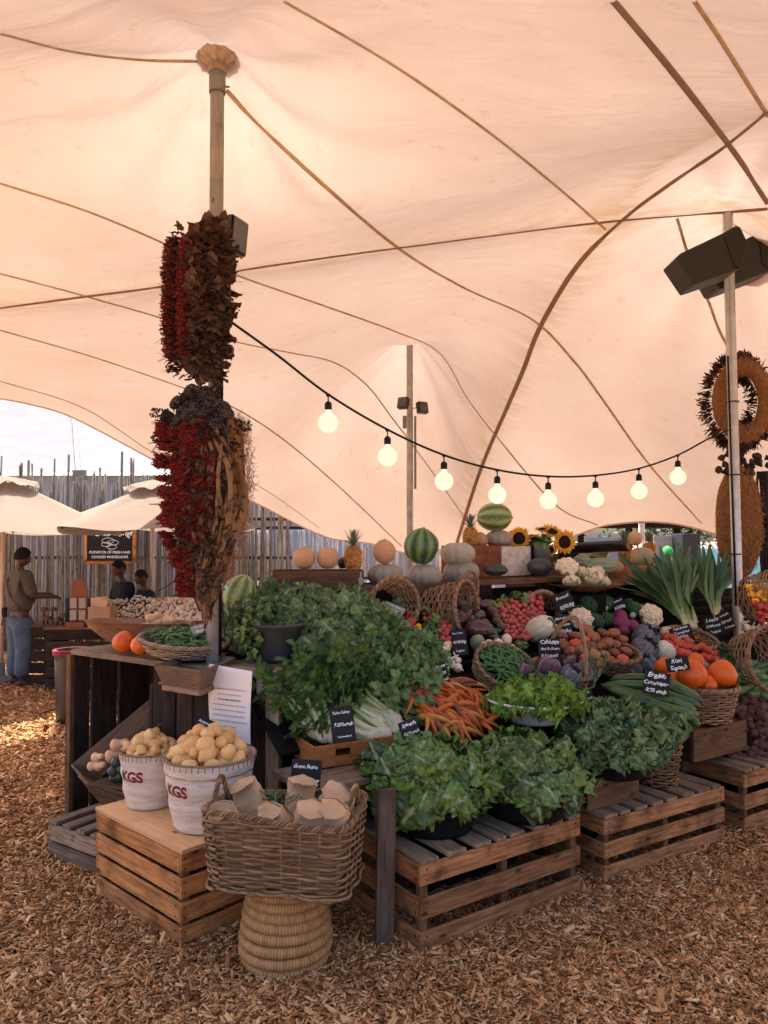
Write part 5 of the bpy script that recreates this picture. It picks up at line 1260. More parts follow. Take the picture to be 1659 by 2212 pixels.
# ================================================================ leafy greens
def bunch(name, mt, n, L, W, ruf, droop, blister, stem, spread, seed, nu=12, nv=9, shape=0):
    def mk():
        m = MB(); rs = random.Random(seed)
        for k in range(n):
            a = k * 2.4 + rs.uniform(-.4, .4); tl = spread * math.sqrt((k + .5) / n) + rs.uniform(-.1, .1)
            d = Vector((math.sin(tl) * math.cos(a), math.sin(tl) * math.sin(a), math.cos(tl)))
            leaf(m, d * .02, d, L * rs.uniform(.7, 1.15), W * rs.uniform(.75, 1.2), ruf, droop * rs.uniform(.5, 1.4), seed * 31 + k, nu, nv, stem, twist=rs.uniform(-.8, .8), blister=blister, shape=shape)
        return m.build(name, mt, None, True)
    return mk
LM_SP = leafm('spinach_leaf', (.008, .028, .006), (.125, .225, .038), (.52, .58, .36), .26, .06)
LM_GR = leafm('dark_kale_leaf', (.008, .030, .009), (.125, .215, .055), (.48, .56, .34), .34, .06)
LM_KL = leafm('curly_kale_leaf', (.010, .034, .013), (.155, .24, .085), (.36, .42, .26), .42, .06)
LM_LT = leafm('lettuce_leaf', (.050, .140, .014), (.24, .42, .050), (.48, .58, .24), .45, .3)
spin = Protos([bunch('spinach_bunch', LM_SP, 9, .19, .145, .020, 1.9, .0080, .12, 1.1, s, 17, 13, 2) for s in (1, 2, 3, 4)])
bigl = Protos([bunch('kale_bunch', LM_GR, 9, .23, .17, .022, 1.8, .0070, .16, 1.05, s, 17, 13, 2) for s in (5, 6, 7)])
kale = Protos([bunch('curly_kale_bunch', LM_KL, 13, .14, .095, .026, 1.4, .012, .10, 1.2, s, 18, 13, 2) for s in (8, 9, 10)])
lett = Protos([bunch('lettuce_head', LM_LT, 13, .12, .095, .030, .7, .006, .05, .9, s, 13, 11, 2) for s in (11, 12)])
def tub_heap(pr, c, R_, z, rings, label, cat, group, sc=1.0, droopz=.05):
    for (rf, n, tl, dz) in rings:
        for k in range(n):
            a = 2 * PI * k / n + U(-.25, .25) + rf * 3; t = tl + U(-.15, .15)
            q = Vector((math.sin(t) * math.cos(a), math.sin(t) * math.sin(a), math.cos(t))).to_track_quat('Z', 'Y') @ Euler((0, 0, U(0, 6))).to_quaternion()
            pr.put(c + Vector((R_ * rf * math.cos(a), R_ * rf * math.sin(a), z + dz + U(-.015, .015))), q.to_euler(), sc * U(.85, 1.15), label, cat, group)
random.seed(31)
RG = ((.05, 2, .1, .12), (.42, 6, .5, .10), (.75, 10, .85, .07), (.88, 9, 1.2, .05))
tub_heap(spin, T1, .225, .19, RG, 'crinkled dark green spinach bunch with white ribs in the left black tub', 'spinach', 'spinach bunches in the left tub')
tub_heap(spin, T2, .24, .20, ((.05, 2, .1, .05), (.42, 6, .55, .05), (.75, 10, .85, .04), (.88, 9, 1.2, .03)), 'crinkled dark green spinach bunch with white ribs in the right black tub', 'spinach', 'spinach bunches in the right tub')
for (x, y, Y) in ((880, 1690, 3.85), (860, 1720, 3.80), (905, 1735, 3.74), (945, 1700, 3.74), (840, 1690, 3.92), (900, 1650, 3.95), (880, 1760, 3.76), (1010, 1665, 3.95), (1035, 1690, 3.9)):
    d = Vector((U(-.5, .3), -1, -.35)); spin.put(P(x, y, Y) + Vector((0, .06, .04)), d.to_track_quat('Z', 'Y').to_euler(), U(.8, 1.0), 'spinach bunch hanging down over the left tub', 'spinach', 'spinach hanging over the left tub')
tub_heap(kale, T3, .225, .20, ((.0, 2, .1, .10), (.4, 7, .5, .07), (.75, 11, .85, .03), (.98, 16, 1.25, .01)), 'frilly grey green curly kale bunch in the black tub', 'kale', 'curly kale bunches', 1.0)
for k in range(9): kale.put(P(1265 + k * 22, 1560 + U(-14, 10) + k * 3, 4.62), rrot() if False else (U(-.6, .3), U(-.5, .5), U(0, 6)), U(.8, 1.1), 'frilly curly kale bunch at the back of the kale tub', 'kale', 'curly kale at the back')
tub_heap(lett, T5, .25, .075, ((.0, 1, .1, .06), (.4, 5, .3, .04), (.8, 10, .55, .02)), 'bright green frilly lettuce head in the white enamel bowl', 'lettuce', 'lettuce heads in the bowl', 1.0)
random.seed(33)
# leafy mass over the grey table and the left end of the rack
def over(px, py, Y): return P(px, py, Y)
k = 0
for (x, y) in poisson([(515, 1318), (560, 1300), (700, 1298), (790, 1330), (850, 1360), (860, 1410), (800, 1425), (700, 1420), (640, 1410), (570, 1385), (510, 1355)], 17, 3000):
    Y = 4.62 + (1400 - y) / 125 * .5 + U(-.05, .05); d = Vector(((x - 660) / 260 + U(-.3, .3), -.75 + U(-.3, .3), .45 + (1350 - y) / 90 * .5)); k += 1
    bigl.put(over(x, y + 4, Y) + Vector((0, .10, -.02)), (d.to_track_quat('Z', 'Y') @ Euler((0, 0, U(0, 6))).to_quaternion()).to_euler(), U(.68, .95), 'broad leafy green bunch in the big mass over the grey table', 'leafy greens', 'leafy greens over the grey table')
for (x, y) in ((508, 1328), (505, 1345), (515, 1372), (530, 1392)):
    d = Vector((-.9, -.5, .1)); bigl.put(over(x + 25, y, 4.62), d.to_track_quat('Z', 'Y').to_euler(), .55, 'pale edged leafy bunch hanging to the left of the dark pot', 'leafy greens', 'leafy greens left of the pot')
m = MB(); m.board(ST(.12, .86, .74), ST(.12, 1.62, 1.18), .80, .03, up=tuple(E1)); m.board(ST(.1, 1.2, .02), ST(.1, 1.2, .9), .5, .05, up=tuple(E1))
tag(m.build('sloping_shelf', W_BLACK()), 'black sloping shelf under the celery and leafy greens', 'shelf')
# celery
def celery_mat():
    n = NT('celery_stalk'); oc = n.N('ShaderNodeTexCoord').outputs['Object']; sx = n.N('ShaderNodeSeparateXYZ'); n.L(oc, sx.inputs[0])
    g = n.attr('gc'); f = n.noise(n.map(g, (4, 90, 90)), 2, 3, .6); k = n.math('ADD', sx.outputs[2], n.math('MULTIPLY', f, .04))
    c = n.ramp(k, [(.02, (.66, .55, .38)), (.07, (.62, .60, .38)), (.20, (.26, .40, .13)), (.42, (.09, .19, .055))])
    return n.fin(n.bsdf(c, .45, spec=.4, bump=f, bstr=.5, bdist=.003))
M_CEL = celery_mat(); LM_CEL = leafm('celery_leaf', (.010, .036, .011), (.095, .185, .050), (.20, .32, .12), .38, .08)
def lobed(m, p, d, s_, sz_, seed):
    rs = random.Random(seed); d = Vector(d).normalized(); s2 = d.cross(Vector((rs.uniform(-.5, .5), rs.uniform(-.5, .5), 1))).normalized(); nn = s2.cross(d).normalized(); t = rs.random()
    for ang in (-.95, 0, .95):
        dd = (Matrix.Rotation(ang, 3, nn) @ d); ss = dd.cross(nn).normalized(); L = sz_ * (1 if ang == 0 else .72)
        out = [(0, 0), (.28, .26), (.42, .20), (.55, .42), (.68, .26), (.82, .25), (1.05, 0), (.82, -.25), (.68, -.26), (.55, -.42), (.42, -.20), (.28, -.26)]
        vs = [tuple(p + dd * (L * a) + ss * (L * b) + nn * (L * (.18 * abs(b) - .22 * a * a))) for a, b in out] + [tuple(p + dd * L * .5 - nn * L * .04)]
        m.add(vs, [(i, (i + 1) % 12, 12) for i in range(12)], 0, [(0, 0, 0)] * 12 + [(0, 0, .5)], t)
def celery_mk(seed):
    def mk():
        rs = random.Random(seed); r = bpy.data.objects.new('celery_bunch', None); COL.objects.link(r)
        m = MB(); m2 = MB(); lump(m, .042, .042, .05, 14, 8, c=(0, 0, .03))
        for k in range(11):
            a = k * 2.4; r0 = .012 + .022 * math.sqrt(k / 11); tl = .10 + .42 * (k / 11); H = rs.uniform(.26, .36); b = Vector((math.cos(a), math.sin(a), 0)); pts = []
            for i in range(7):
                t = i / 6; pts.append(b * (r0 + math.sin(tl) * H * t ** 1.6) + Vector((0, 0, .02 + H * t)))
            m.tube(pts, [.015 - .0075 * i / 6 for i in range(7)], 6)
            for j in range(10):
                t = .5 + .5 * j / 9; p = pts[-1].lerp(pts[3], 1 - (j / 9)) ; dd = b * rs.uniform(.2, 1) + Vector((rs.uniform(-.8, .8), rs.uniform(-.8, .8), rs.uniform(.1, 1)))
                q = p + dd.normalized() * rs.uniform(.02, .07); m.tube([p, q], [.004, .002], 4); lobed(m2, q, dd, None, rs.uniform(.05, .08), seed * 100 + k * 12 + j)
        m.build('stalks', M_CEL, r, True); m2.build('leaves', LM_CEL, r, True); return r
    return mk
celery = Protos([celery_mk(s) for s in (1, 2, 3)])
random.seed(35)
def along(pr, base, tip, sc, label, cat, group, twist=None):
    d = (Vector(tip) - Vector(base)); pr.put(base, (d.to_track_quat('Z', 'Y') @ Euler((0, 0, U(0, 6))).to_quaternion()).to_euler(), sc, label, cat, group)
for (bx, by, bY, tx, ty, tY) in ((703, 1596, 4.16, 650, 1480, 4.36), (685, 1588, 4.20, 640, 1480, 4.40), (722, 1598, 4.15, 690, 1480, 4.42), (745, 1590, 4.20, 720, 1470, 4.45),
                                 (862, 1524, 4.50, 770, 1500, 4.52), (843, 1552, 4.40, 760, 1520, 4.42), (823, 1562, 4.32, 745, 1530, 4.36), (808, 1592, 4.22, 735, 1560, 4.30), (838, 1588, 4.26, 760, 1560, 4.30), (860, 1560, 4.38, 780, 1520, 4.45), (872, 1580, 4.33, 790, 1545, 4.45),
                                 (865, 1500, 4.62, 830, 1400, 4.80), (780, 1540, 4.42, 750, 1430, 4.65)):
    along(celery, P(bx, by, bY), P(tx, ty, tY), U(1.05, 1.25), 'celery bunch with a pale root end and pale green stalks above the orange crates', 'celery', 'celery bunches above the orange crates')
for (x, y) in poisson([(650, 1425), (680, 1405), (860, 1395), (895, 1420), (870, 1450), (790, 1455), (720, 1475), (655, 1480)], 26, 2000):
    Y = 4.45 + (1500 - y) / 100 * .28; d = Vector((U(-.5, .5), -.5, U(.1, .9))); q = P(x, y, Y) + Vector((0, .15, -.22))
    celery.put(q, (d.to_track_quat('Z', 'Y') @ Euler((0, 0, U(0, 6))).to_quaternion()).to_euler(), U(.9, 1.05), 'dark green celery top in the leafy mass below the broad greens', 'celery', 'celery tops under the broad greens')
for k, (x, y) in enumerate(((792, 1615), (800, 1635))): celery.put(P(x, y, 4.08), (2.6, .2, k), .28, 'little celery sprig hanging over the orange crate', 'celery', 'celery sprigs on the crate')
# leeks
def leek_mat():
    n = NT('leek_skin'); oc = n.N('ShaderNodeTexCoord').outputs['Object']; sx = n.N('ShaderNodeSeparateXYZ'); n.L(oc, sx.inputs[0]); t = n.attr('tn', 'Fac')
    f = n.noise(n.map(oc, (60, 60, 4)), 1.5, 3, .6); k = n.math('ADD', n.math('ADD', sx.outputs[2], n.math('MULTIPLY', f, .08)), n.math('MULTIPLY', t, .05))
    c = n.ramp(k, [(.05, (.70, .62, .50)), (.14, (.42, .46, .22)), (.26, (.17, .28, .10)), (.5, (.075, .155, .075))])
    return n.fin(n.bsdf(c, .45, spec=.4, bump=f, bstr=.3, bdist=.003))
M_LEEK = leek_mat()
def leek_mk(seed):
    def mk():
        rs = random.Random(seed); m = MB(); m.tube([(0, 0, 0), (0, 0, .02), (0, 0, .10), (0, 0, .2)], [.008, .0145, .0125, .013], 8)
        for k in range(8):
            sg = 1 if k % 2 else -1; th = sg * (.05 + .09 * (k // 2) + rs.uniform(0, .08)); L = rs.uniform(.30, .48); p = Vector((0, rs.uniform(-.004, .004), .13 + .015 * k)); vs = []; w0 = .0195
            for i in range(9):
                q = i / 8; w_ = w0 * (1 - .55 * q ** 7) + .001; tn = Vector((math.sin(th), 0, math.cos(th))); sd_ = Vector((math.cos(th) * .35, .93, -math.sin(th) * .35))
                vs += [p - sd_ * w_, p - Vector((math.cos(th), 0, -math.sin(th))) * .006 * (1 if sg > 0 else -1), p + sd_ * w_]; p = p + tn * L / 8; th += sg * rs.uniform(-.02, .07)
            m.grid([tuple(v) for v in vs], 9, 3, 0, None, rs.random())
        for k in range(8): m.tube([(0, 0, .002), (U(-.02, .02), U(-.02, .02), -.03)], .001, 3)
        return m.build('leek', M_LEEK, None, True)
    return mk
leek = Protos([leek_mk(s) for s in (1, 2, 3, 4)])
random.seed(37)
for i in range(40):
    bx, by = R6(1035 + U(-40, 60), 1140 + U(-60, 25)); tx, ty = R6(U(560, 1010), U(640, 760)); b0 = S(bx, by, .07); tp_ = P(tx, ty, b0.y + U(.15, .45)); along(leek, b0, tp_, (tp_ - b0).length / .56 * U(.9, 1.05), 'leek with its leaves fanned to the left in the front bundle', 'leek', 'leeks in the front bundle')
for i in range(30):
    bx, by = R6(1255 + U(-35, 30), 1040 + U(-50, 20)); tx, ty = R6(U(1010, 1310), U(630, 720)); b0 = S(bx, by, .09); tp_ = P(tx, ty, b0.y + U(.1, .4)); along(leek, b0, tp_, (tp_ - b0).length / .56 * U(.9, 1.05), 'leek standing upright in the bundle beside the right pole', 'leek', 'leeks in the bundle by the pole')
for (u, v, a) in ((1330, 1390, .5), (1395, 1385, -.4), (1350, 1420, .2)):
    b0 = S(*R5(u + 60 * a, v + 60), .14); along(Protos([leek_mk(u)]), b0, b0 + Vector((-a * .3 + .1, -.1, .4)), .33, 'small spring onion stalk with a white bulb between cabbage and basket', 'spring onion', 'spring onions by the cabbages')
# extra foliage: radish tops, cauliflower leaves, carrot greens
random.seed(39)
for (u, v) in ((700, 860), (790, 830), (640, 890), (860, 850), (130, 930), (200, 1000), (150, 1060), (830, 1180)):
    spin.put(S(*R5(u, v), .07), (U(-.5, .9), U(-.8, .8), U(0, 6)), .34, 'small leafy radish top between the radishes and the baskets', 'radish leaves', 'radish tops')
for k in range(12): celery.put(S(*R7(285 + U(-60, 30), 200 + U(-90, 90)), .05), (U(.2, 1.2), U(-.8, .8), U(0, 6)), .42, 'feathery carrot greens hanging left of the garlic', 'carrot greens', 'carrot greens')
for k in range(7): kale.put(P(*R8(1310 + k * 16, 130 + k * 38), 5.62 - k * .02), rrot(), .45, 'grey green sprig between the red tomatoes and the marrows', 'herb sprig', 'sprigs by the marrows')
# cauliflower bowl on the table
a = backz(*R5(1290, 770), 1.45); q = Vector((a.x, a.y, a.z - .02))
r = thing('wooden_bowl', 'shallow dark bowl piled with cauliflowers at the edge of the plank table', 'bowl', q)
m = MB(); m.lathe([(.001, 0), (.12, 0), (.30, .055), (.31, .065), (.29, .06), (.12, .012), (.001, .012)], 40); m.build('shell', W_MID(), r, True)
m = MB(); m.box((q.x, q.y + .05, q.z / 2 - .01), (.3, .3, q.z - .022)); tag(m.build('wooden_pedestal', W_BLACK()), 'black pedestal under the cauliflower bowl', 'pedestal')
for (u, v, r_, dy) in ((1165, 615, 86, 0), (1200, 725, 68, -.08), (1350, 690, 84, -.05), (1270, 655, 55, .06), (1390, 650, 52, .08), (1440, 720, 45, .05)):
    p = P(*R5(u, v), q.y + dy); cauli.put(p, (.4 + U(-.4, .3), U(-.3, .3), U(0, 3)), r_ * .2977 * p.y / FOC, 'cream cauliflower with green leaves piled in the dark bowl', 'cauliflower', 'cauliflowers in the bowl')
# ================================================================ slates and papers
M_SLATE = plain('slate_board', (.010, .011, .014), .75, .3, .25, 20.0, .1)
M_CHALK = plain('chalk', (.78, .78, .78), .9, .1, .1, 90.0, .1)
def text(body, size, parent, loc, rot=(PI2, 0, 0), mat=None, shear=.22, align='CENTER', off=.0, name='lettering', wide=1.0):
    cu = bpy.data.curves.new(name, 'FONT'); cu.body = body; cu.size = size; cu.align_x = align; cu.align_y = 'CENTER'; cu.shear = shear; cu.offset = off; cu.space_character = .95; cu.resolution_u = 2
    hand_ = shear > .1
    t_ = bpy.data.objects.new(name, cu); COL.objects.link(t_); me = bpy.data.meshes.new_from_object(t_); bpy.data.objects.remove(t_); f0 = U(0, 6)
    if hand_:
        for v in me.vertices:
            x, y = v.co.x / size, v.co.y / size; v.co.y += size * (.07 * math.sin(5.1 * x + f0) + .05 * math.sin(11 * x + f0 * 2)); v.co.x += size * (.05 * math.sin(7 * y + 3 * x + f0))
    me.materials.clear(); me.materials.append(mat or M_CHALK)
    o = bpy.data.objects.new(name, me); COL.objects.link(o); o.parent = parent; o.location = loc; o.rotation_euler = rot; return o
def slate(px, py, wpx, hpx, deg, lines, label, Y=None, lift=.12, tilt=.30, mat=None, tm=None):
    q = S(px, py, lift) if Y is None else P(px, py, Y); w_ = .94 * wpx * q.y / FOC; h = .94 * hpx * q.y / FOC / math.cos(tilt)
    r = thing('price_slate', label, 'price sign', q); fc = math.atan2(q.x, q.y)
    r.rotation_euler = (Matrix.Rotation(-fc, 4, 'Z') @ Matrix.Rotation(-tilt, 4, 'X') @ Matrix.Rotation(-math.radians(deg), 4, 'Y')).to_euler()
    m = MB(); m.box((0, 0, 0), (w_, .006, h), ch=.001); brd = m.build('board', mat or M_SLATE, r)
    n = len(lines); sz0 = h * .92 / n
    for i, t in enumerate(lines):
        s_ = min(sz0 * .95, w_ * .90 / (.50 * len(t))); small = t.startswith('*')
        if small: s_ *= .8
        text(t, s_, brd, (U(-.04, .04) * w_, -.0045, h * .5 - h * (i + .5) / n), off=s_ * .016, mat=tm)
    return r
random.seed(41)
for a in (
    (740, 1565, 54, 76, 7, ['Table Celery', 'R20/bunch', '*conventional'], 'black slate reading Table Celery, standing in the orange crate', 4.02),
    (888, 1583, 45, 56, 20, ['Spinach', 'R20/bunch', '*organic'], 'black slate reading Spinach R20, above the left spinach tub', 4.0),
    (434, 1580, 38, 60, -26, ['Potatoes', 'R25/kg', '*organic'], 'tilted black slate reading Potatoes, stuck in the potato buckets', 4.12),
    (661, 1672, 68, 60, -5, ['Green Beans', 'R60/kg'], 'black slate reading Green Beans, behind the paper bags', 3.72),
    (948, 1456, 42, 44, 18, ['Rainbow', 'Carrots', 'R25/bunch'], 'slate reading Rainbow Carrots, above the carrot heap', None),
    (992, 1387, 35, 58, 8, ['Mixed Chillies', 'R180/kg', '*organic'], 'slate reading Mixed Chillies, between garlic and eggplants', None),
    (1219, 1300, 42, 44, 24, ['Broccoli', 'R50/kg'], 'slate reading Broccoli, leaning below the cauliflower bowl', None),
    (1216, 1350, 38, 44, 12, ['Black Krim', 'Tomatoes', 'R50/kg'], 'slate reading Black Krim Tomatoes, just below the Broccoli slate', None),
    (1187, 1409, 50, 60, 3, ['Cabbage', 'Red & Green', 'R10 small', 'R20 medium'], 'slate reading Cabbage, behind the basket handle', None),
    (1336, 1305, 30, 28, 26, ['Cauliflower', 'R35/kg'], 'small slate reading Cauliflower among the broccoli', None),
    (1473, 1371, 48, 38, 20, ['Heirloom', 'Tomatoes', 'R50/kg', '*organic'], 'slate reading Heirloom Tomatoes behind the red tomatoes', None),
    (1541, 1352, 38, 40, 15, ['Leeks', 'R20/bunch', '*organic'], 'slate reading Leeks at the foot of the leek bundles', None),
    (1568, 1342, 28, 42, 27, ['Avocado', 'Sweet', 'R10/each'], 'narrow slate reading Avocado, overlapping the Leeks slate', None),
    (1606, 1331, 48, 36, 4, ['Chillies', 'R180/kg', '*organic'], 'slate reading Chillies below the yellow peppers', None),
    (1464, 1435, 50, 30, 12, ['Kuri', 'Squash'], 'slate reading Kuri Squash on top of the orange squash', 5.0),
    (1418, 1476, 57, 50, -7, ['English', 'Cucumber', 'R20 each'], 'slate reading English Cucumber, standing in the cucumbers', 4.72),
    (1264, 1516, 40, 52, 12, ['Curly Kale', 'R25/bunch', 'Spinach', 'R20'], 'slate reading Curly Kale above the kale tub', 4.62)):
    slate(*a[:7], Y=a[7], lift=.16)
cardm = plain('grey_card', (.30, .29, .26), .9, .1, .15, 20.0, .1); inkm = plain('print_ink', (.05, .045, .05), .9, .1, .1, 20.0, .0)
slate(848, 1318, 52, 24, -30, ['Green Peppers', 'R60/kg organic', 'R45/kg'], 'grey card leaning on the bell peppers', lift=.13, tilt=.8, mat=cardm, tm=M_CHALK)
slate(434, 1358, 44, 18, 18, ['Fine Beans', 'R60/kg'], 'grey card stuck in the flat basket of beans', Y=4.66, tilt=.8, mat=cardm, tm=M_CHALK)
# paper notice on the table front
r0, ta, tang, tL = GT
pq = P(498, 1524, 4.30); rr_ = thing('paper_notice', 'large white printed notice taped to the front of the grey table', 'notice', pq, tang - .06)
m = MB(); W_, H_ = .285, .42; nx, nz = 12, 14; vs = []
for i in range(nx):
    for j in range(nz):
        x = (i / (nx - 1) - .5) * W_; z = (j / (nz - 1) - .5) * H_ - x * .08; vs.append((x - .10 * z * (1 - j / nz) * .5, -.012 * math.sin(j / (nz - 1) * 2.4 + i * .12) - .01 * (1 - j / nz) * (i / nx), z))
m.grid(vs, nx, nz); o = m.build('sheet', plain('white_paper', (.80, .74, .72), .7, .2, .02, 4.0, .05), rr_, True)
so_m = o.modifiers.new('thickness', 'SOLIDIFY'); so_m.thickness = .001
for i, t in enumerate(('The wreaths and sheaves in this display are for', 'sale and can be purchased from', 'Chris van Niekerk Botanical Art', 'next to the flower stand at the main entrance', 'to the market. It can be used as wall decor or', 'placed flat on a table as centrepieces. Made', 'from preserved dried plant material found in and', 'around Cape Town.')):
    text(t, .0128, rr_, (.004, -.0175 - .0006 * i, .092 - i * .029), shear=0, off=.00035 if i == 2 else 0.0, mat=inkm)
# paper bags in the big basket
M_BAG = plain('kraft_paper', (.52, .33, .19), .75, .25, .16, 9.0, .5)
def bag(s):
    def mk():
        rs = random.Random(s); m = MB(); w_, d_, h = .064, .040, .19; nr, na = 13, 28; vs = []
        ph = [rs.uniform(0, 6) for _ in range(6)]
        for i in range(nr):
            t = i / (nr - 1); z = h * t; dd = d_ * (1 + .12 * math.sin(3 * t + ph[0])) * (1 - .93 * max(0, (t - .55) / .45) ** 1.1) + .002; ww = w_ * (1 + .05 * math.sin(4 * t + ph[1]))
            for j in range(na):
                a = 2 * PI * j / na; ca, sa = math.cos(a), math.sin(a); e = .38; x = ww * math.copysign(abs(ca) ** e, ca); y = dd * math.copysign(abs(sa) ** e, sa)
                n1 = .002 * math.sin(13 * t + 3 * a + ph[2]) + .002 * math.sin(27 * t - 5 * a + ph[3]) + rs.uniform(-.0016, .0016)
                top = .022 * (1 - abs(x / ww)) * t ** 8
                vs.append((x + n1, y + n1 * .9 + .02 * t * t * math.sin(ph[5]), z + top))
        m.add(vs, [(i * na + j, i * na + (j + 1) % na, (i + 1) * na + (j + 1) % na, (i + 1) * na + j) for i in range(nr - 1) for j in range(na)] + [tuple(range(na))[::-1]])
        fv = []; a0 = rs.uniform(.5, 1.2)
        for i in range(7):
            t = i / 6
            for j in range(7):
                u = 2 * j / 6 - 1; r_ = .088 * t * (1 - .28 * abs(u)); th = a0 + .6 * t; fv.append((w_ * 1.04 * u * (1 - .25 * t), -.006 - r_ * math.sin(th), h * .985 + .02 * (1 - u * u) * (1 - t) - r_ * math.cos(th) + .0015 * math.sin(9 * u + 6 * t + ph[0])))
        m.grid(fv, 7, 7)
        return m.build('paper_bag', M_BAG, None, False)
    return mk
bags = Protos([bag(s) for s in (1, 2, 3)])
BC = Vector((-.44, 3.51, .362)); BR = Matrix.Rotation(math.radians(-12), 3, 'Z')
for i, (x, y, z, rx, ry, rz) in enumerate(((-.23, -.07, .17, .15, -.25, .1), (-.10, -.04, .15, .3, .5, .3), (.0, -.08, .19, .2, -.12, -.25), (.12, -.07, .185, .15, .15, .15), (.23, -.05, .20, .1, .2, -.3), (-.16, .09, .22, -.1, -.5, .2), (.02, .08, .22, -.2, .2, .5), (.16, .10, .21, 0, .4, -.4))):
    bags.put(BC + BR @ Vector((x, y, z)), (rx, ry, rz - .2), U(.95, 1.1), 'folded brown paper bag packed in the large wicker basket', 'paper bag', 'paper bags in the wicker basket')
m = MB(); m.box(tuple(BC + Vector((0, 0, .10))), (.50, .27, .17), BR.to_4x4()); tag(m.build('bag_stack', M_BAG), 'lower layer of brown paper under the upright bags in the wicker basket', 'paper bags')
for i in range(14): bean.put(BC + BR @ Vector((U(-.12, .02), U(.0, .09), .325 + U(0, .03))), (U(-.4, .4), U(-.4, .4), U(0, 6)), .8, 'fine pale bean peeking out among the paper bags', 'green bean', 'beans among the bags')
# ================================================================ left trays
def trug():
    r = thing('wooden_trough', 'grey wooden trough with sloping ends beside the flat bean basket', 'trough', (0, 0, 0)); wd = wood('trough_wood', (.27, .19, .135), (.15, .10, .07), .75, .4)
    z = 1.165; c = P(430, 1470, 4.27); c.z = 0
    A, B = P(352, 1480, 4.34), P(432, 1487, 4.18); C_ = P(492, 1462, 4.55); up_ = .115
    A.z = B.z = C_.z = 1.07; D_ = A + (C_ - B); o = Vector((0, 0, up_)); cen = (A + C_) / 2
    fl = lambda p: p + (p - cen) * .28 + o
    for nm, p, q_ in (('end_board', A, B), ('side_board', B, C_), ('end_board', C_, D_), ('side_board', D_, A)):
        m = MB(); a_, b_, c_, d_ = p, q_, fl(q_), fl(p); nn = (b_ - a_).cross(d_ - a_).normalized() * .012
        vs = [a_, b_, c_, d_, a_ - nn, b_ - nn, c_ - nn, d_ - nn]; L_ = (b_ - a_).length; m.add([tuple(v) for v in vs], [(0, 1, 2, 3), (7, 6, 5, 4), (0, 4, 5, 1), (1, 5, 6, 2), (2, 6, 7, 3), (3, 7, 4, 0)], 0, [(0, 0, 0), (L_, 0, 0), (L_, .1, 0), (0, .1, 0)] * 2, rnd()); m.build(nm, wd, r)
    m = MB(); m.board(A + Vector((0, 0, -.012)) , B + Vector((0, 0, -.012)), .03, .02, up=(0, 0, 1)); m.board(B + Vector((0, 0, -.012)), C_ + Vector((0, 0, -.012)), .03, .02, up=(0, 0, 1)); m.board((A + D_) / 2, (B + C_) / 2, .3, .012, up=tuple(C_ - B)); m.build('base', wd, r)
    m = MB(); m.board(P(345, 1500, 4.45) * Vector((1, 1, 0)) if False else Vector((A.x + .03, A.y + .05, .02)), Vector((A.x + .03, A.y + .05, 1.04)), .06, .05, up=(1, 0, 0)); m.board(Vector((C_.x, C_.y, .02)), Vector((C_.x, C_.y, 1.04)), .06, .05, up=(1, 0, 0)); m.build('support', W_DARK(), r)
trug()
q = P(395, 1392, 4.70); q.z = 1.165
fb = round_basket('flat_basket', 'flat round wicker basket of fine green beans beside the near pole', q + Vector((0, 0, .03)), .265, .21, .08, .25, 6, 23, .0055, (.12, .08, .1), mat=wood('pale_cane', (.40, .30, .21), (.20, .14, .10), .7, .4))
bean_heap(q + Vector((0, 0, .03)), .235, .185, 112, 'fine green bean in the flat basket on the left crate', (.12, .07, .1), .03)
# dough bowl with butternuts
def dough(label, c, L, W, H, rot, wd, name='dough_bowl'):
    r = thing(name, label, 'bowl', c); r.rotation_euler = rot; m = MB(); nu, nv = 21, 13; vs = []
    for sh in (0, 1):
        for i in range(nu):
            t = 2 * i / (nu - 1) - 1; e = 1 - abs(t) ** 2.6
            for j in range(nv):
                v = 2 * j / (nv - 1) - 1; w_ = W * (.35 + .65 * e ** .6) * .5 * (1 if sh == 0 else .93); zb = H * (.92 * abs(t) ** 2.2)
                vs.append((t * L * .5 * (1 if sh == 0 else .95), w_ * v, zb + (H * 1.02 - zb) * abs(v) ** 2.4 + (.014 if sh else 0) * (1 - abs(v) ** 8)))
    N = nu * nv; fs = []
    for i in range(nu - 1):
        for j in range(nv - 1):
            a = i * nv + j; fs.append((a, a + nv, a + nv + 1, a + 1)); fs.append((N + a, N + a + 1, N + a + nv + 1, N + a + nv))
    for i in range(nu - 1):
        for j in (0, nv - 1): a = i * nv + j; fs.append((a, a + nv, N + a + nv, N + a))
    for j in range(nv - 1):
        for i in (0, nu - 1): a = i * nv + j; fs.append((a, a + 1, N + a + 1, N + a))
    g = [(x, y * 1.0 + 3, z) for x, y, z in vs]; m.add(vs, fs, 0, g); m.build('shell', wd, r, True); return r
q = P(300, 1385, 5.15); q.z = 1.152
dough('long carved wooden dough bowl holding butternuts behind the orange pumpkins', q, .80, .30, .185, (0, 0, -.30), wood('carved_wood', (.30, .165, .10), (.20, .105, .065), .6, .35))
random.seed(50)
for (u, v, sz_, rot) in ((1235, 1110, 46, (.3, 1.1, .6)), (1240, 1155, 46, (.4, 1.3, .2)), (1370, 1130, 46, (.2, 1.5, -.3)), (1050, 1190, 40, (0, 1.5, .3)), (1120, 1195, 36, (0, 1.6, -.4)), (1180, 1185, 38, (0, 1.4, 0))):
    p = P(*RL(u, v), 5.12); butternut.put(p, rot, sz_ * .2645 * p.y / FOC, 'tan butternut lying in the carved dough bowl', 'butternut', 'butternuts in the dough bowl')
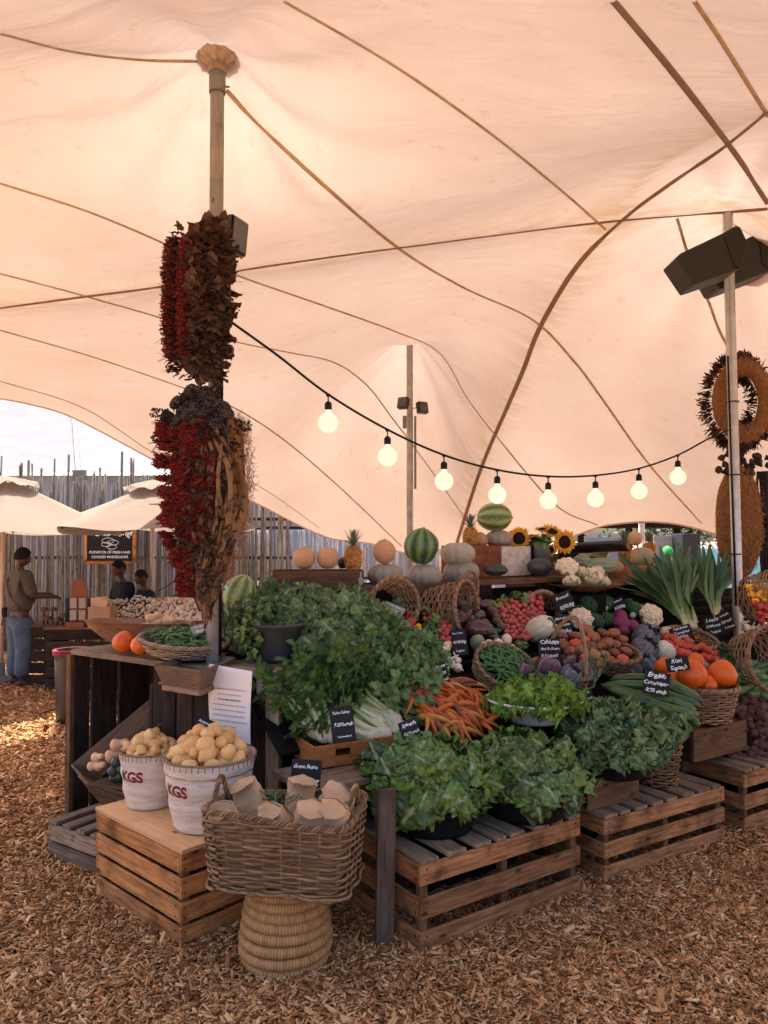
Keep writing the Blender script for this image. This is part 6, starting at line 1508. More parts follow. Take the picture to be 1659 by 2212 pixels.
# leaning trough with butternuts and gem squash, inside the tall crate
def lean():
    r = thing('leaning_trough', 'big wooden trough tipped on its side at the foot of the tall crate', 'trough'); wd = W_DARK() if False else wood('old_trough', (.15, .095, .065), (.07, .045, .032), .75, .4)
    lo0, lo1 = P(156, 1650, 4.75), P(345, 1492, 4.78)          # back rim, low left to high right
    fr0, fr1 = P(190, 1690, 4.42), P(352, 1716, 4.28)
    bot0, bot1 = P(240, 1712, 4.70), P(345, 1640, 4.75)
    def quad(nm, a_, b_, c_, d_, th=.014):
        m = MB(); nn = (b_ - a_).cross(d_ - a_).normalized() * th; vs = [a_, b_, c_, d_, a_ - nn, b_ - nn, c_ - nn, d_ - nn]; L_ = (b_ - a_).length
        m.add([tuple(v) for v in vs], [(0, 1, 2, 3), (7, 6, 5, 4), (0, 4, 5, 1), (1, 5, 6, 2), (2, 6, 7, 3), (3, 7, 4, 0)], 0, [(0, 0, 0), (L_, 0, 0), (L_, .15, 0), (0, .15, 0)] * 2, rnd()); m.build(nm, wd, r)
    quad('back_board', bot0, bot1, lo1, lo0)
    quad('bottom_board', fr0 + Vector((.02, 0, 0)), fr1, bot1, bot0)
    quad('end_board', lo0, fr0, bot0, bot0 + (lo0 - bot0) * .01)
    quad('front_lip', P(172, 1673, 4.55), fr0, fr1 + Vector((0, 0, -.13)), P(235, 1762 - 14, 4.50))
    quad('lower_lip', fr0, P(270, 1712, 4.34), P(270, 1752, 4.40), P(215, 1722, 4.45))
    quad('divider', P(218, 1672, 4.50), P(345, 1562, 4.62), P(345, 1600, 4.74), P(225, 1700, 4.66))
lean()
for (u, v, r_, pr_, lab) in ((330, 1440, 34, butternut, 'butternut'), (350, 1500, 40, butternut, 'butternut'), (440, 1430, 46, butternut, 'butternut'), (480, 1350, 46, butternut, 'butternut'), (300, 1505, 34, butternut, 'butternut'), (540, 1345, 36, butternut, 'butternut'),
                             (475, 1480, 38, gem, 'gem'), (455, 1540, 44, gem, 'gem'), (515, 1525, 42, gem, 'gem'), (500, 1580, 40, gem, 'gem'), (545, 1560, 36, gem, 'gem'), (450, 1590, 30, gem, 'gem')):
    p = P(*R2(u, v), 4.55 if pr_ is butternut else 4.42); pr_.put(p, (U(-.3, .3), 1.3 if pr_ is butternut else U(-.6, .6), U(-.8, .4)), r_ * .2977 * p.y / FOC, 'tan butternut in the tipped trough' if pr_ is butternut else 'dark green gem squash in the tipped trough', 'butternut' if pr_ is butternut else 'gem squash', lab + ' squash in the tipped trough')
# ================================================================ sunflowers and the scale
q = backz(*R5(950, 650), 1.95); r = thing('flower_bucket', 'grey metal bucket holding the sunflowers', 'bucket', (q.x, q.y, TABZ + .002))
m = MB(); m.lathe([(.001, 0), (.10, 0), (.125, .24), (.13, .245), (.118, .24), (.09, .01)], 30); m.build('body', plain('zinc', (.22, .22, .23), .45, .5, .2, 9.0, .1, .4), r, True)
m = MB(); m.tube([(.127 * math.cos(a), .127 * math.sin(a), .243) for a in np.linspace(0, 6.283, 30)], .005, 6, cap=False); m.build('rim', plain('zinc', (.22, .22, .23), .45, .5, .2, 9.0, .1, .4), r, True)
SB = Vector((q.x, q.y, TABZ + .15))
M_PET = leafm('sunflower_petal', (.62, .26, .010), (.80, .46, .020), (.6, .3, .02), .5, .35)
def sunfl(sd_):
    def mk():
        rs = random.Random(sd_); r = bpy.data.objects.new('sunflower', None); COL.objects.link(r); m = MB()
        for k in range(38):
            a = k * 2.4; lay = k % 2; d = Vector((math.cos(a), math.sin(a), .1 + .35 * lay + rs.uniform(-.15, .15))); leaf(m, Vector((.5 * math.cos(a), .5 * math.sin(a), .02 * lay)), d, rs.uniform(.42, .62), .24, .03, rs.uniform(-.2, 1.0), k, 5, 3, .02, 0, shape=0)
        m.build('petals', M_PET, r, True)
        m = MB(); lump(m, .55, .55, .16, 26, 10, lambda a, th, x, y, z: 1 + .03 * math.sin(23 * a)); m.build('seed_disc', plain('seed_disc', (.022, .012, .008), .95, .1, .4, 30.0, .6), r, True)
        m = MB(); m.tube([(0, 0, -.1), (0, .1, -.6), (.1, .3, -1.4)], [.12, .07, .06], 6)
        for k in range(8): a = k * .785; leaf(m, Vector((0, 0, -.12)), Vector((math.cos(a), math.sin(a), .1)), .6, .26, .02, .4, k, 5, 3, .02)
        m.build('stalk', leafm('sunflower_green', (.04, .08, .02), (.10, .17, .05), (.1, .2, .05), .6, .1), r, True); return r
    return mk
sunf = Protos([sunfl(s) for s in (1, 2, 3)])
for (u, v, r_, d, lab) in ((818, 405, 70, (-.2, -1, .12), 'leftmost sunflower, facing straight forward'), (1055, 355, 68, (.1, -.5, .85), 'top sunflower, tilted upward'), (1148, 432, 74, (.25, -1, .0), 'rightmost sunflower with a big dark disc'), (1040, 490, 55, (.2, -.7, -.6), 'drooping sunflower low in the bucket'), (920, 400, 48, (-.3, .2, 1), 'withered sunflower with curled petals in the middle'), (985, 340, 46, (-.1, -.3, 1), 'sunflower half hidden behind the top one'), (960, 490, 45, (-.1, -.5, -.9), 'small drooping sunflower above the grey bucket')):
    p = P(*R5(u, v), SB.y - .06); sunf.put(p, Vector(d).to_track_quat('Z', 'Y').to_euler(), r_ * 1.2 * .2977 * p.y / FOC, lab, 'sunflower', None)
for k in range(4): bigl.put(SB + Vector((U(-.08, .08), U(-.06, .06), .12)), (U(-.5, .5), U(-.5, .5), k), .5, 'dark sunflower leaves between the blooms in the grey bucket', 'leaves', 'sunflower leaves')
q = backz(*R5(1330, 520), 1.95); r = thing('scale', 'old black weighing scale with a wide scoop pan behind the cauliflowers', 'scale', (q.x, q.y, TABZ))
hz = q.z - TABZ
m = MB(); m.box((0, 0, .03), (.22, .18, .06)); m.tube([(0, 0, .05), (0, 0, hz - .02)], [.05, .03], 12); m.box((-.20, -.02, hz + .02), (.18, .10, .16), Matrix.Rotation(.15, 4, 'Y'), ch=.02); m.build('body', black_m, r, True)
m = MB(); nu, nv = 19, 9; vs = []
for i in range(nu):
    t = 2 * i / (nu - 1) - 1; w_ = .14 * (1 - abs(t) ** 2.2) + .004 if t > 0 else .14 * (1 - abs(t) ** 6) + .03
    for j in range(nv):
        v = 2 * j / (nv - 1) - 1; vs.append((.30 * t + .06, w_ * v, hz + .03 + .10 * abs(v) ** 2 + .02 * t - .02))
m.grid(vs, nu, nv); o = m.build('scoop_pan', plain('black_enamel', (.012, .011, .012), .35, .5, .2, 9.0, .05), r, True); sm_ = o.modifiers.new('t', 'SOLIDIFY'); sm_.thickness = .004
# ================================================================ bulbs on the festoon cable
att = [(500, 696), (600, 768), (709, 852), (837, 928), (959, 983), (1074, 1015), (1184, 1029), (1286, 1027), (1380, 1012), (1464, 983), (1530, 948), (1573, 929)]
YB = lambda px: 4.62 + (px - 500) / 1073 * 2.1
m = MB(); m.tube(smooth_line([P(x, y, YB(x)) for x, y in att], 8), .008, 6); fc = m.build('festoon_cable', black_m, None, True); tag(fc, 'black cable with bulbs slung between the two nearest poles', 'cable')
M_BULB = emit('lit_bulb', (1.0, .84, .62), .35)
bl = [(702, 914), (831, 989), (951, 1040), (1070, 1072), (1179, 1084), (1284, 1079), (1380, 1060), (1462, 1032)]
def bulbm():
    r = bpy.data.objects.new('light_bulb', None); COL.objects.link(r)
    m = MB(); m.lathe([(.001, -.0675)] + [(.0675 * math.sin(a), -.0675 * math.cos(a)) for a in np.linspace(.2, 2.72, 14)] + [(.021, .074), (.019, .088), (.001, .088)], 28); m.build('globe', M_BULB, r, True)
    m = MB(); m.lathe([(.022, .085), (.024, .09), (.024, .125), (.016, .138), (.008, .142), (.001, .142)], 16); m.build('socket', black_m, r, True)
    m = MB(); m.tube([(0, 0, .14), (0, 0, .182)], .005, 6); m.lathe([(.001, .172), (.014, .176), (.016, .19), (.001, .196)], 10); m.build('cord', black_m, r, True); return r
bp_ = Protos([bulbm])
order = ['first', 'second', 'third', 'fourth', 'fifth', 'sixth', 'seventh', 'eighth']
for k, (x, y) in enumerate(bl):
    a = att[k + 2]; Y = YB(a[0]); p = P(a[0], a[1], Y); bp_.put(p - Vector((0, 0, .188)), (0, 0, 0), 1.0, order[k] + ' glowing round bulb on the cable, counted from the near pole', 'light bulb', 'festoon bulbs'); 
# ================================================================ speakers, floodlights
def extr(poly, Y0, Y1, ch=.0):
    m = MB(); n = len(poly); vs = [tuple(P(x, y, Y0)) for x, y in poly] + [tuple(P(x, y, Y0) + Vector((0, Y1 - Y0, 0))) for x, y in poly]
    m.add(vs, [tuple(range(n))[::-1], tuple(range(n, 2 * n))] + [(i, (i + 1) % n, n + (i + 1) % n, n + i) for i in range(n)]); return m
M_SPK = plain('speaker_black', (.009, .008, .008), .6, .4, .2, 40.0, .3)
for (lab, poly, Y0, Y1, gr) in (('front black loudspeaker hanging on the right pole', [(1461, 556), (1470, 547), (1560, 504), (1590, 487), (1600, 490), (1614, 520), (1612, 545), (1600, 578), (1592, 583), (1507, 612), (1500, 614)], 6.42, 6.74, [(1566, 512), (1598, 492), (1612, 522), (1609, 548), (1597, 580), (1588, 574)]),
                                ('rear black loudspeaker behind the front one, cut by the frame edge', [(1540, 600), (1552, 622), (1560, 624), (1668, 584), (1690, 545), (1672, 505), (1644, 500), (1612, 516), (1600, 545)], 6.88, 7.2, [(1640, 508), (1668, 512), (1684, 545), (1664, 580), (1648, 570)])):
    r = thing('loudspeaker', lab, 'loudspeaker', (0, 0, 0)); m = extr(poly, Y0, Y1); o = m.build('cabinet', M_SPK, r); bv = o.modifiers.new('b', 'BEVEL'); bv.width = .01; bv.segments = 2
    m = extr(gr, Y0 - .012, Y0); m.build('grille', plain('speaker_grille', (.022, .018, .017), .8, .2, .3, 90.0, .4), r)
    m = MB(); a = poly[3]; c0 = P(1572, 478, 6.72)
    for e_ in ((poly[2][0], poly[2][1] - 4), (poly[4][0] - 4, poly[4][1])): m.tube([c0, P(*e_, Y0 + .1)], .003, 4)
    m.build('hanging_wire', steel, r)
def flood(label, c, w_, h, d, rz, rx, arm):
    r = thing('floodlight', label, 'floodlight', c); r.rotation_euler = (rx, 0, rz); fm = plain('flood_case', (.05, .05, .048), .5, .5, .2, 20.0, .1, .4)
    m = MB(); m.box((0, 0, 0), (w_, d, h), ch=.01); hs_ = m.build('housing', fm, r, True)
    for k in range(6):
        pass
    m = MB()
    for k in range(7): m.box((0, d / 2 + .008, (k - 3) * h / 8), (w_ * .8, .014, .004), ch=.0005)
    m.build('cooling_fins', fm, hs_)
    m = MB(); m.box((0, -d / 2 - .002, 0), (w_ * .86, .004, h * .86), ch=.001); m.build('glass', plain('flood_glass', (.06, .06, .06), .15, .6, .1, 9.0, .0), hs_)
    m = MB(); m.tube([(-w_ / 2, 0, 0), (-w_ / 2 - .02, .04, 0), arm], .006, 5); m.build('bracket', fm, r)
flood('black floodlight clamped to the near pole above the dried wreath', P(511, 510, 4.62), .17, .21, .05, 1.15, .1, (-.08, .03, 0))
flood('small floodlight on the left of the middle pole', P(871, 871, 9.85), .14, .15, .08, -.5, -.3, (.08, .05, 0)); flood('small floodlight on the right of the middle pole', P(912, 881, 9.9), .15, .15, .08, .6, -.2, (-.12, .05, 0))
m = MB(); m.box(tuple(P(874, 912, 9.88)), (.05, .06, .16), ch=.006); tag(m.build('junction_box', grey_m), 'small grey junction box under the floodlights of the middle pole', 'junction box')
# ================================================================ dried wreaths
def quadleaf(m, p, d, L, W, curl, seed, mat=0):
    leaf(m, p, d, L, W, .006, curl, seed, 7, 5, .04, .0, mat)
LM_DRY = leafm('dried_magnolia_leaf', (.030, .014, .010), (.120, .060, .038), (.2, .12, .08), .65, .15)
LM_RED = leafm('dried_protea', (.070, .006, .006), (.290, .028, .018), (.3, .05, .02), .8, .2)
LM_STRAW = leafm('dried_straw', (.26, .13, .045), (.46, .27, .11), (.4, .2, .1), .9, .2)
LM_RIB = leafm('dried_ribbon_leaf', (.030, .015, .010), (.27, .145, .062), (.35, .2, .1), .6, .05)
M_POD = plain('lotus_pod', (.026, .019, .021), .85, .2, .4, 30.0, .5)
def ring_pt(c, a, rx, rz, tube, phi, view=0.0):
    d = Vector((math.cos(a), 0, math.sin(a))); cen = c + Vector((rx * math.cos(a), 0, rz * math.sin(a))); n_ = d * math.cos(phi) + Vector((0, -1, 0)) * math.sin(phi); return cen + n_ * tube, n_
random.seed(60)
def upper_wreath():
    c = P(434, 655, 4.42); r = thing('dried_wreath', 'long dried wreath of brown leaves and red bands high on the near pole', 'wreath', c); k = 4.42 / FOC
    m = MB(); m2 = MB(); m3 = MB()
    pts = [Vector((math.cos(a) * 30 * k, 0, math.sin(a) * 130 * k)) for a in np.linspace(0, 2 * PI, 40)]; m3.tube(pts, 36 * k, 10, cap=False); m3.build('core', plain('wreath_core', (.05, .028, .02), .9, .1, .3, 20.0, .4), r, True)
    for i in range(560):
        y = U(-1, 1); x = U(-.25, 1); e = math.sqrt(max(0, 1 - abs(y) ** 3.0)); p = Vector((((x * 66 + 4)) * k * (.55 + .45 * e), -(.10 + .03 * rnd()) * e * (1 - .35 * x * x) - U(0, .02), -y * 168 * k))
        d = Vector((x * .8 + U(-.5, .5), -.55 + U(-.3, .2), -y * .2 + U(-.9, .9))); quadleaf(m, p, d, U(.06, .10), U(.045, .07), U(-.4, 1.2), i)
    for i in range(260):
        y = U(-.98, .98); e = math.sqrt(max(0, 1 - abs(y) ** 3.0)); x = -1 + U(0, .30); p = Vector(((x * 62) * k * (.6 + .4 * e), -.05 * e - U(0, .03), -y * 160 * k)); d = Vector((-.8 + U(-.3, .5), -.5, U(-.8, .8))); quadleaf(m, p, d, U(.05, .07), U(.03, .05), U(-.3, .9), i + 900)
    for i in range(1500):
        band = rnd() < .45; y = U(-.86, .78); e = math.sqrt(max(0, 1 - abs(y) ** 3.2)); x = U(-1.02, -.72) if band else U(-.42, -.16); p = Vector((x * 64 * k * (.72 + .28 * e), -(.07 if band else .13) * e - U(.0, .02), -y * 158 * k)); d = Vector((-.9 + U(-.3, .3), -.5, -.25 + U(-.25, .25)))
        quadleaf(m2, p, d, U(.030, .05), .008, U(-.2, .5), i + 2000)
    m.build('leaf_mass', LM_DRY, r, True); m2.build('red_flower_band', LM_RED, r, True)
    m = MB()
    for i in range(34):
        y = U(-1, 1); s_ = -1 if rnd() < .85 else 1; p = Vector((s_ * 62 * k, -.03, -y * 150 * k)); q_ = p + Vector((s_ * U(.03, .09), U(-.03, .03), U(-.06, .06))); m.tube([p, (p + q_) / 2 + Vector((0, 0, U(-.02, .02))), q_], .0013, 3)
    m.build('wisps', LM_DRY, r)
upper_wreath()
def pod(m, c, d, r_, seed):
    rs = random.Random(seed); q = Vector(d).to_track_quat('Z', 'Y').to_matrix()
    prof = [(.2, -1.3), (.45, -.9), (.85, -.35), (1.0, 0), (.95, .12)]; L = []
    n = 14
    for (a, z) in prof:
        for j in range(n): an = 2 * PI * j / n; L.append(tuple(c + q @ Vector((a * r_ * math.cos(an), a * r_ * math.sin(an), z * r_))))
    m.add(L, [(i * n + j, i * n + (j + 1) % n, (i + 1) * n + (j + 1) % n, (i + 1) * n + j) for i in range(4) for j in range(n)])
    # honeycomb face: rims of holes
    for (hx, hy) in [(0, 0)] + [(.52 * math.cos(t), .52 * math.sin(t)) for t in np.linspace(0, 5.24, 6)] + [(.8 * math.cos(t), .8 * math.sin(t)) for t in np.linspace(.3, 6, 10)]:
        rr2 = .2 if hx * hx + hy * hy < .4 else .12; m.tube([c + q @ Vector(((hx + rr2 * math.cos(t)) * r_, (hy + rr2 * math.sin(t)) * r_, .1 * r_)) for t in np.linspace(0, 6.283, 9)], .045 * r_ * 1.5, 4, cap=False, mat=1)
    m.add([tuple(c + q @ Vector((.93 * r_ * math.cos(t), .93 * r_ * math.sin(t), -.02 * r_))) for t in np.linspace(0, 2 * PI, 15)[:-1]], [tuple(range(14))])
def lower_sheaf():
    Y = 4.40; k = Y / FOC; c = P(440, 1085, Y); r = thing('dried_sheaf', 'hanging dried sheaf of red proteas, dark pods and curling leaves on the near pole', 'dried sheaf', c)
    prof = [(-240, -30, 30), (-215, -62, 50), (-180, -80, 76), (-120, -75, 88), (-60, -78, 92), (0, -72, 90), (60, -66, 80), (100, -50, 68), (150, -32, 50), (200, -20, 34), (235, 0, 22)]
    def ext(v): return np.interp(v, [p[0] for p in prof], [p[1] for p in prof]), np.interp(v, [p[0] for p in prof], [p[2] for p in prof])
    m = MB()
    m.lathe([(max(.004, (b - a) / 2 * k * .82), -v * k) for v, a, b in prof][::-1], 18); m.build('core', plain('wreath_core', (.05, .028, .02), .9, .1, .3, 20.0, .4), r, True)
    m = MB(); m.lathe([(max(.004, (b - a) / 2 * k * .92), -v * k) for v, a, b in [(-215, 0, 0)] + [p_ for p_ in prof if -200 < p_[0] < 190] + [(195, 0, 0)]][::-1], 18, c=(.02, .06, 0)); m.build('straw_pad', plain('straw_core', (.24, .12, .045), .95, .1, .4, 60.0, .8), r, True)
    def sp(u, v, out=0.0):
        l, h = ext(v); hw = (h - l) / 2; cx = (h + l) / 2; return Vector(((cx + u * hw * 1.0) * k, -math.sqrt(max(0, 1 - u * u)) * hw * k * .8 - out, -v * k))
    m = MB()
    for i in range(5200):
        g = i // 38; rs = random.Random(g); v0 = rs.uniform(-165, 205); u0 = rs.uniform(-.98, .42) if v0 < 90 else rs.uniform(-.95, -.05)
        base = sp(u0, v0, -.02); d0 = Vector((u0 - .45, -.6, .05)).normalized(); d = d0 + Vector((-.25, 0, rs.uniform(-.2, .35))) + Vector((U(-.22, .22), U(-.22, .22), U(-.22, .22))); quadleaf(m, base + d0 * .012 + Vector((U(-.016, .016), 0, U(-.016, .016))), d, U(.05, .085), .0095, U(-.35, .15), i)
    m.build('red_protea_mass', LM_RED, r, True)
    m = MB()
    for i in range(46):
        v0 = U(-238, -125); u0 = U(-.95, .95); d = Vector((u0 * .8 + U(-.3, .3), -1, .25 + U(-.3, .4))); pod(m, sp(u0, v0, .01), d, U(.028, .048), i)
    m.build('lotus_pods', [M_POD, plain('pod_rim', (.085, .060, .055), .8, .2, .3, 30.0, .3)], r, True)
    m = MB()
    for j in range(260):
        p = sp(U(-1, 1), U(-238, -128), U(0, .03)); quadleaf(m, p, Vector((U(-1, 1), -.9, U(-.6, .9))), U(.018, .04), U(.008, .018), U(-.5, .8), j)
    for (u, v, du, dv) in ((-.9, -185, -1, .1), (.5, -215, .4, .6), (.9, -160, .8, 0), (.2, -150, 0, -.3), (.7, -130, .5, -.5), (-.9, -150, -.7, -.5)):
        b = sp(u, v, .0); dd = Vector((du, -.3, dv)).normalized()
        for j in range(60):
            t = rnd(); an = U(0, 6.28); o_ = dd.orthogonal().normalized(); o_ = Matrix.Rotation(an, 3, dd) @ o_; p = b + dd * (t * .10) + o_ * .022 * (1 - t * .5); quadleaf(m, p, o_ + dd * .5, .018, .010, .2, j)
    m.build('dark_cones', M_POD, r, True)
    m = MB()
    ribs = [([(.10, -130), (.25, -60), (.1, 20), (.0, 60), (.05, 120)], .035), ([(.45, -150), (.85, -80), (1.0, 0), (.95, 60), (.8, 110)], .055), ([(.35, -130), (.7, -60), (.75, 40), (.6, 120), (.4, 200)], .045), ([(.2, -140), (.35, -90), (.2, -20), (-.05, 60), (.0, 100)], .03),
            ([(.55, -120), (.45, -30), (.65, 40), (.5, 100)], .03), ([(.6, 0), (.55, 60), (.45, 110)], .04), ([(.4, 40), (.2, 110), (-.1, 170), (-.6, 215)], .035), ([(.5, 60), (.1, 120), (.2, 180), (.6, 230), (1.2, 250)], .03), ([(-.1, 130), (-.5, 190), (-.6, 240)], .04),
            ([(.7, 100), (.7, 160), (.2, 200), (0, 240)], .04), ([(.3, 150), (.1, 200), (-.3, 260)], .03), ([(.75, 20), (.9, 80), (.6, 150), (.55, 220)], .05), ([(.2, 80), (.5, 140), (.6, 190), (.3, 250)], .03), ([(.0, 100), (-.2, 160), (-.3, 230), (-.2, 270)], .035), ([(-.9, 110), (-1.1, 150), (-1.2, 165)], .035)]
    for q_ in range(22): v0 = U(60, 190); u0 = U(-.7, .9); ribs.append(([(u0, v0), (u0 + U(-.3, .3), v0 + 40), (u0 + U(-.6, .4), v0 + U(60, 90))], U(.012, .03)))
    for q_ in range(9): v0 = U(-150, 60); u0 = U(.1, .95); ribs.append(([(u0, v0), (u0 + U(-.2, .2), v0 + 50), (u0 + U(-.3, .2), v0 + U(80, 120))], U(.012, .026)))
    for (pl, wd) in ribs:
        pp = smooth_line([sp(max(-1.3, min(1.3, u)), v, U(.0, .03)) if abs(u) <= 1 else Vector((sp(1 if u > 0 else -1, v).x + (abs(u) - 1) * 60 * k * (1 if u > 0 else -1), -.02, -v * k)) for u, v in pl], 6); vs = []; tw = U(0, 3); n2 = len(pp)
        for i, p in enumerate(pp):
            t = (pp[min(i + 1, n2 - 1)] - pp[max(i - 1, 0)]).normalized(); s_ = Matrix.Rotation(.9 * math.sin(tw + i * .25), 3, t) @ t.cross(Vector((0, -1, 0))).normalized(); w_ = wd * .42 * math.sin(PI * min(1, .12 + .82 * i / (n2 - 1))) ** .6; nn = s_.cross(t)
            vs += [p - s_ * w_, p + nn * w_ * .3, p + s_ * w_]
        m.grid([tuple(v) for v in vs], n2, 3, 0, [(0, 0, 0)] * (3 * n2), rnd())
    m.build('curling_leaves', LM_RIB, r, True)
    m = MB()
    for i in range(170): v0 = U(-120, 200); u0 = U(-.3, .95); quadleaf(m, sp(u0, v0, U(0, .015)), Vector((U(-.8, .8), -.6, U(-1.2, .3))), U(.05, .09), U(.02, .04), U(-.5, 1), i)
    for i in range(150): quadleaf(m, sp(U(-1, .3), U(-120, 200), U(.0, .03)), Vector((U(-1, .3), -.6, U(-1, .6))), U(.04, .08), U(.015, .03), U(-.5, 1), i + 400)
    m.build('brown_leaves', LM_DRY, r, True)
    m = MB()
    for i in range(900):
        v = U(-190, 170); p = sp(1.0, v); p.x += U(-.03, .02); p.y += U(-.01, .07); a = [p + Vector((U(-.01, .02), 0, 0))]
        for j in range(4): a.append(a[-1] + Vector((U(-.008, .014), U(-.01, .01), U(-.02, .02))))
        m.tube(a, .0011, 3, tint=rnd())
    m.build('straw_fringe', LM_STRAW, r)
    m = MB()
    for (a, b) in (((-78, -130), (-115, -125)), ((-70, 5), (-112, 5)), ((-76, -150), (-108, -105)), ((-10, 140), (-90, 190)), ((30, 210), (0, 300)), ((45, 215), (55, 310)), ((60, 225), (75, 320))):
        m.tube([Vector((a[0] * k, -.05, -a[1] * k)), Vector((b[0] * k, -.06, -b[1] * k))], [.005, .002], 4)
    m.build('twigs', M_POD, r)
lower_sheaf()
def straw_ring(label, cx, cy, Y, rx, rz, tr, hole=True, leaves=True):
    c = P(cx, cy, Y); k = Y / FOC; r = thing('straw_wreath', label, 'wreath', c); m = MB(); mm = MB()
    if hole: mm.tube([Vector((rx * k * math.cos(a), 0, rz * k * math.sin(a))) for a in np.linspace(0, 2 * PI, 50)], tr * k * .9, 12, cap=False)
    else: lump(mm, rx * k, .10, rz * k, 30, 20, lambda a, th, x, y, z: 1 + .03 * math.sin(8 * a + 6 * z))
    mm.build('core', plain('straw_core', (.24, .12, .045), .95, .1, .4, 60.0, .8), r, True)
    for i in range(2600):
        a = U(0, 6.283); ph = U(-.4, 3.5)
        if hole: p = Vector((rx * k * math.cos(a), 0, rz * k * math.sin(a))) + (Vector((math.cos(a), 0, math.sin(a))) * math.cos(ph) + Vector((0, -1, 0)) * math.sin(ph)) * tr * k * .92
        else: q_ = math.sqrt(rnd()); p = Vector((rx * k * q_ * math.cos(a), -.10 * math.sqrt(1 - q_ * q_) - .0, rz * k * q_ * math.sin(a)))
        d = Vector((U(-1, 1), U(-.8, .2), U(-1, 1))).normalized() * U(.02, .05); mid = p + d * .5 + Vector((0, -.012, 0)); m.tube([p, mid, p + d], .0018, 3, tint=rnd())
    m.build('straw', LM_STRAW, r)
    if leaves:
        m = MB()
        for i in range(680):
            a = U(0, 6.283); io = rnd(); d = Vector((math.cos(a), 0, math.sin(a)))
            if hole:
                if io < .65: p = Vector(((rx + tr * .8) * k * math.cos(a), .05 + U(-.03, .06), (rz + tr * .8) * k * math.sin(a))); dd = d + Vector((U(-.4, .4), U(-.3, .5), U(-.4, .4)))
                else: p = Vector(((rx - tr * .7) * k * math.cos(a), .05, (rz - tr * .7) * k * math.sin(a))); dd = -d + Vector((U(-.5, .5), .2, U(-.5, .5)))
            else: p = Vector(((rx * .9) * k * math.cos(a), .06 + U(-.02, .06), (rz * .95) * k * math.sin(a))); dd = d + Vector((U(-.4, .4), U(-.1, .5), U(-.4, .4)))
            if not hole and a > PI * 1.05 and a < PI * 1.6: continue
            quadleaf(m, p, dd, U(.07, .13), U(.04, .065), U(-.3, 1), i)
        m.build('leaf_mass', LM_DRY, r, True)
    return r, k
random.seed(61)
straw_ring('round wreath of straw edged with dark leaves behind the right pole', 1604, 866, 7.0, 50, 74, 17)
r, k = straw_ring('long straw covered sheaf hanging behind the right pole below the round wreath', 1596, 1128, 7.05, 50, 122, 0, False, False)
m = MB()
for i in range(30):
    d = Vector((U(-1, 1), -.6, U(0, 1))); pod(m, Vector((U(-45, 65) * k, -.03, U(105, 150) * k)), d, U(.03, .045), i)
for i in range(24): x = U(48, 66) * k; pp = [Vector((x + U(-.03, .03), U(-.05, .05), (110 - j * 60) * k)) for j in range(5)]; m.tube(smooth_line(pp, 4), .012, 5)
m.build('dark_pods', [M_POD, plain('pod_rim', (.085, .060, .055), .8, .2, .3, 30.0, .3)], r, True)
# ================================================================ background: fences, marquee, parasols, mushroom stand
random.seed(70)
def fence(label, x0, x1, y0, y1, zlo, zhi, rad, gap, mats, seed, tall=.25, slots=False, holes=None):
    r = thing('stick_fence', label, 'fence', (0, 0, 0)); rs = random.Random(seed); L = math.hypot(x1 - x0, y1 - y0); n = int(L / gap); m = MB(); cnt = 0
    for i in range(n):
        t = (i + rs.uniform(-.2, .2)) / n; x = x0 + (x1 - x0) * t; y = y0 + (y1 - y0) * t + rs.uniform(-.02, .02)
        h = rs.uniform(zlo, zhi) + (rs.uniform(.05, tall) if rs.random() < .25 else 0); R_ = rad * rs.uniform(.65, 1.2); lean = rs.uniform(-.05, .05)
        pts = [(x + lean * q + rs.uniform(-.010, .010), y + rs.uniform(-.015, .015), q * h) for q in (0, .2, .4, .6, .8, 1)]
        if slots:
            for (a, b) in ((0, 1.12), (1.20, 2.02), (2.10, h)):
                if b > a: m.tube([(pts[0][0] + lean * q / h, y, q) for q in (a, (a + b) / 2, b)], R_, 6, tint=rs.random())
        else: m.tube(pts, [R_ * 1.05, R_ * rs.uniform(.9, 1.1), R_, R_ * .95, R_ * .9, R_ * .8], 6, tint=rs.random())
        cnt += 1
        if cnt == 24 or i == n - 1: m.build('stick_panel', mats, r, True); m = MB(); cnt = 0
    for z in (.5, 1.55 if not slots else 1.16, 2.2 if not slots else 2.06):
        m2 = MB(); m2.tube([(x0, y0 + .06, z), ((x0 + x1) / 2, (y0 + y1) / 2 + .06, z + .01), (x1, y1 + .06, z)], .03, 6); m2.build('rail', W_DARK(), r, True)
    return r
fence('tall fence of rough grey sticks with uneven tips behind the mushroom stall', -8.2, -1.55, 12.7, 12.9, 2.66, 2.98, .024, .047, wood('fence_stick', (.25, .225, .185), (.085, .075, .062), .85, .5), 3, .5)
fence('pale stick fence with two dark gaps, seen right of the near pole', -3.2, 2.0, 13.6, 13.9, 2.5, 2.8, .027, .066, wood('pale_fence_stick', (.50, .52, .56), (.30, .31, .34), .85, .4), 5, .1, True)
mq = thing('marquee', 'white marquee roof rising behind the stick fence', 'marquee', (0, 0, 0))
def quadm(name, pts, mat, parent, n=10):
    a, b, c, d = [Vector(p) for p in pts]; m = MB(); vs = []
    for i in range(n + 1):
        for j in range(n + 1):
            u, v = i / n, j / n; p = a.lerp(b, u).lerp(d.lerp(c, u), v); vs.append((p.x, p.y, p.z - .12 * math.sin(PI * u) * math.sin(PI * v)))
    m.grid(vs, n + 1, n + 1); m.build(name, mat, parent, True)
wht = plain('white_canvas', (.21, .21, .23), .95, .0, .08, 2.0, .1)
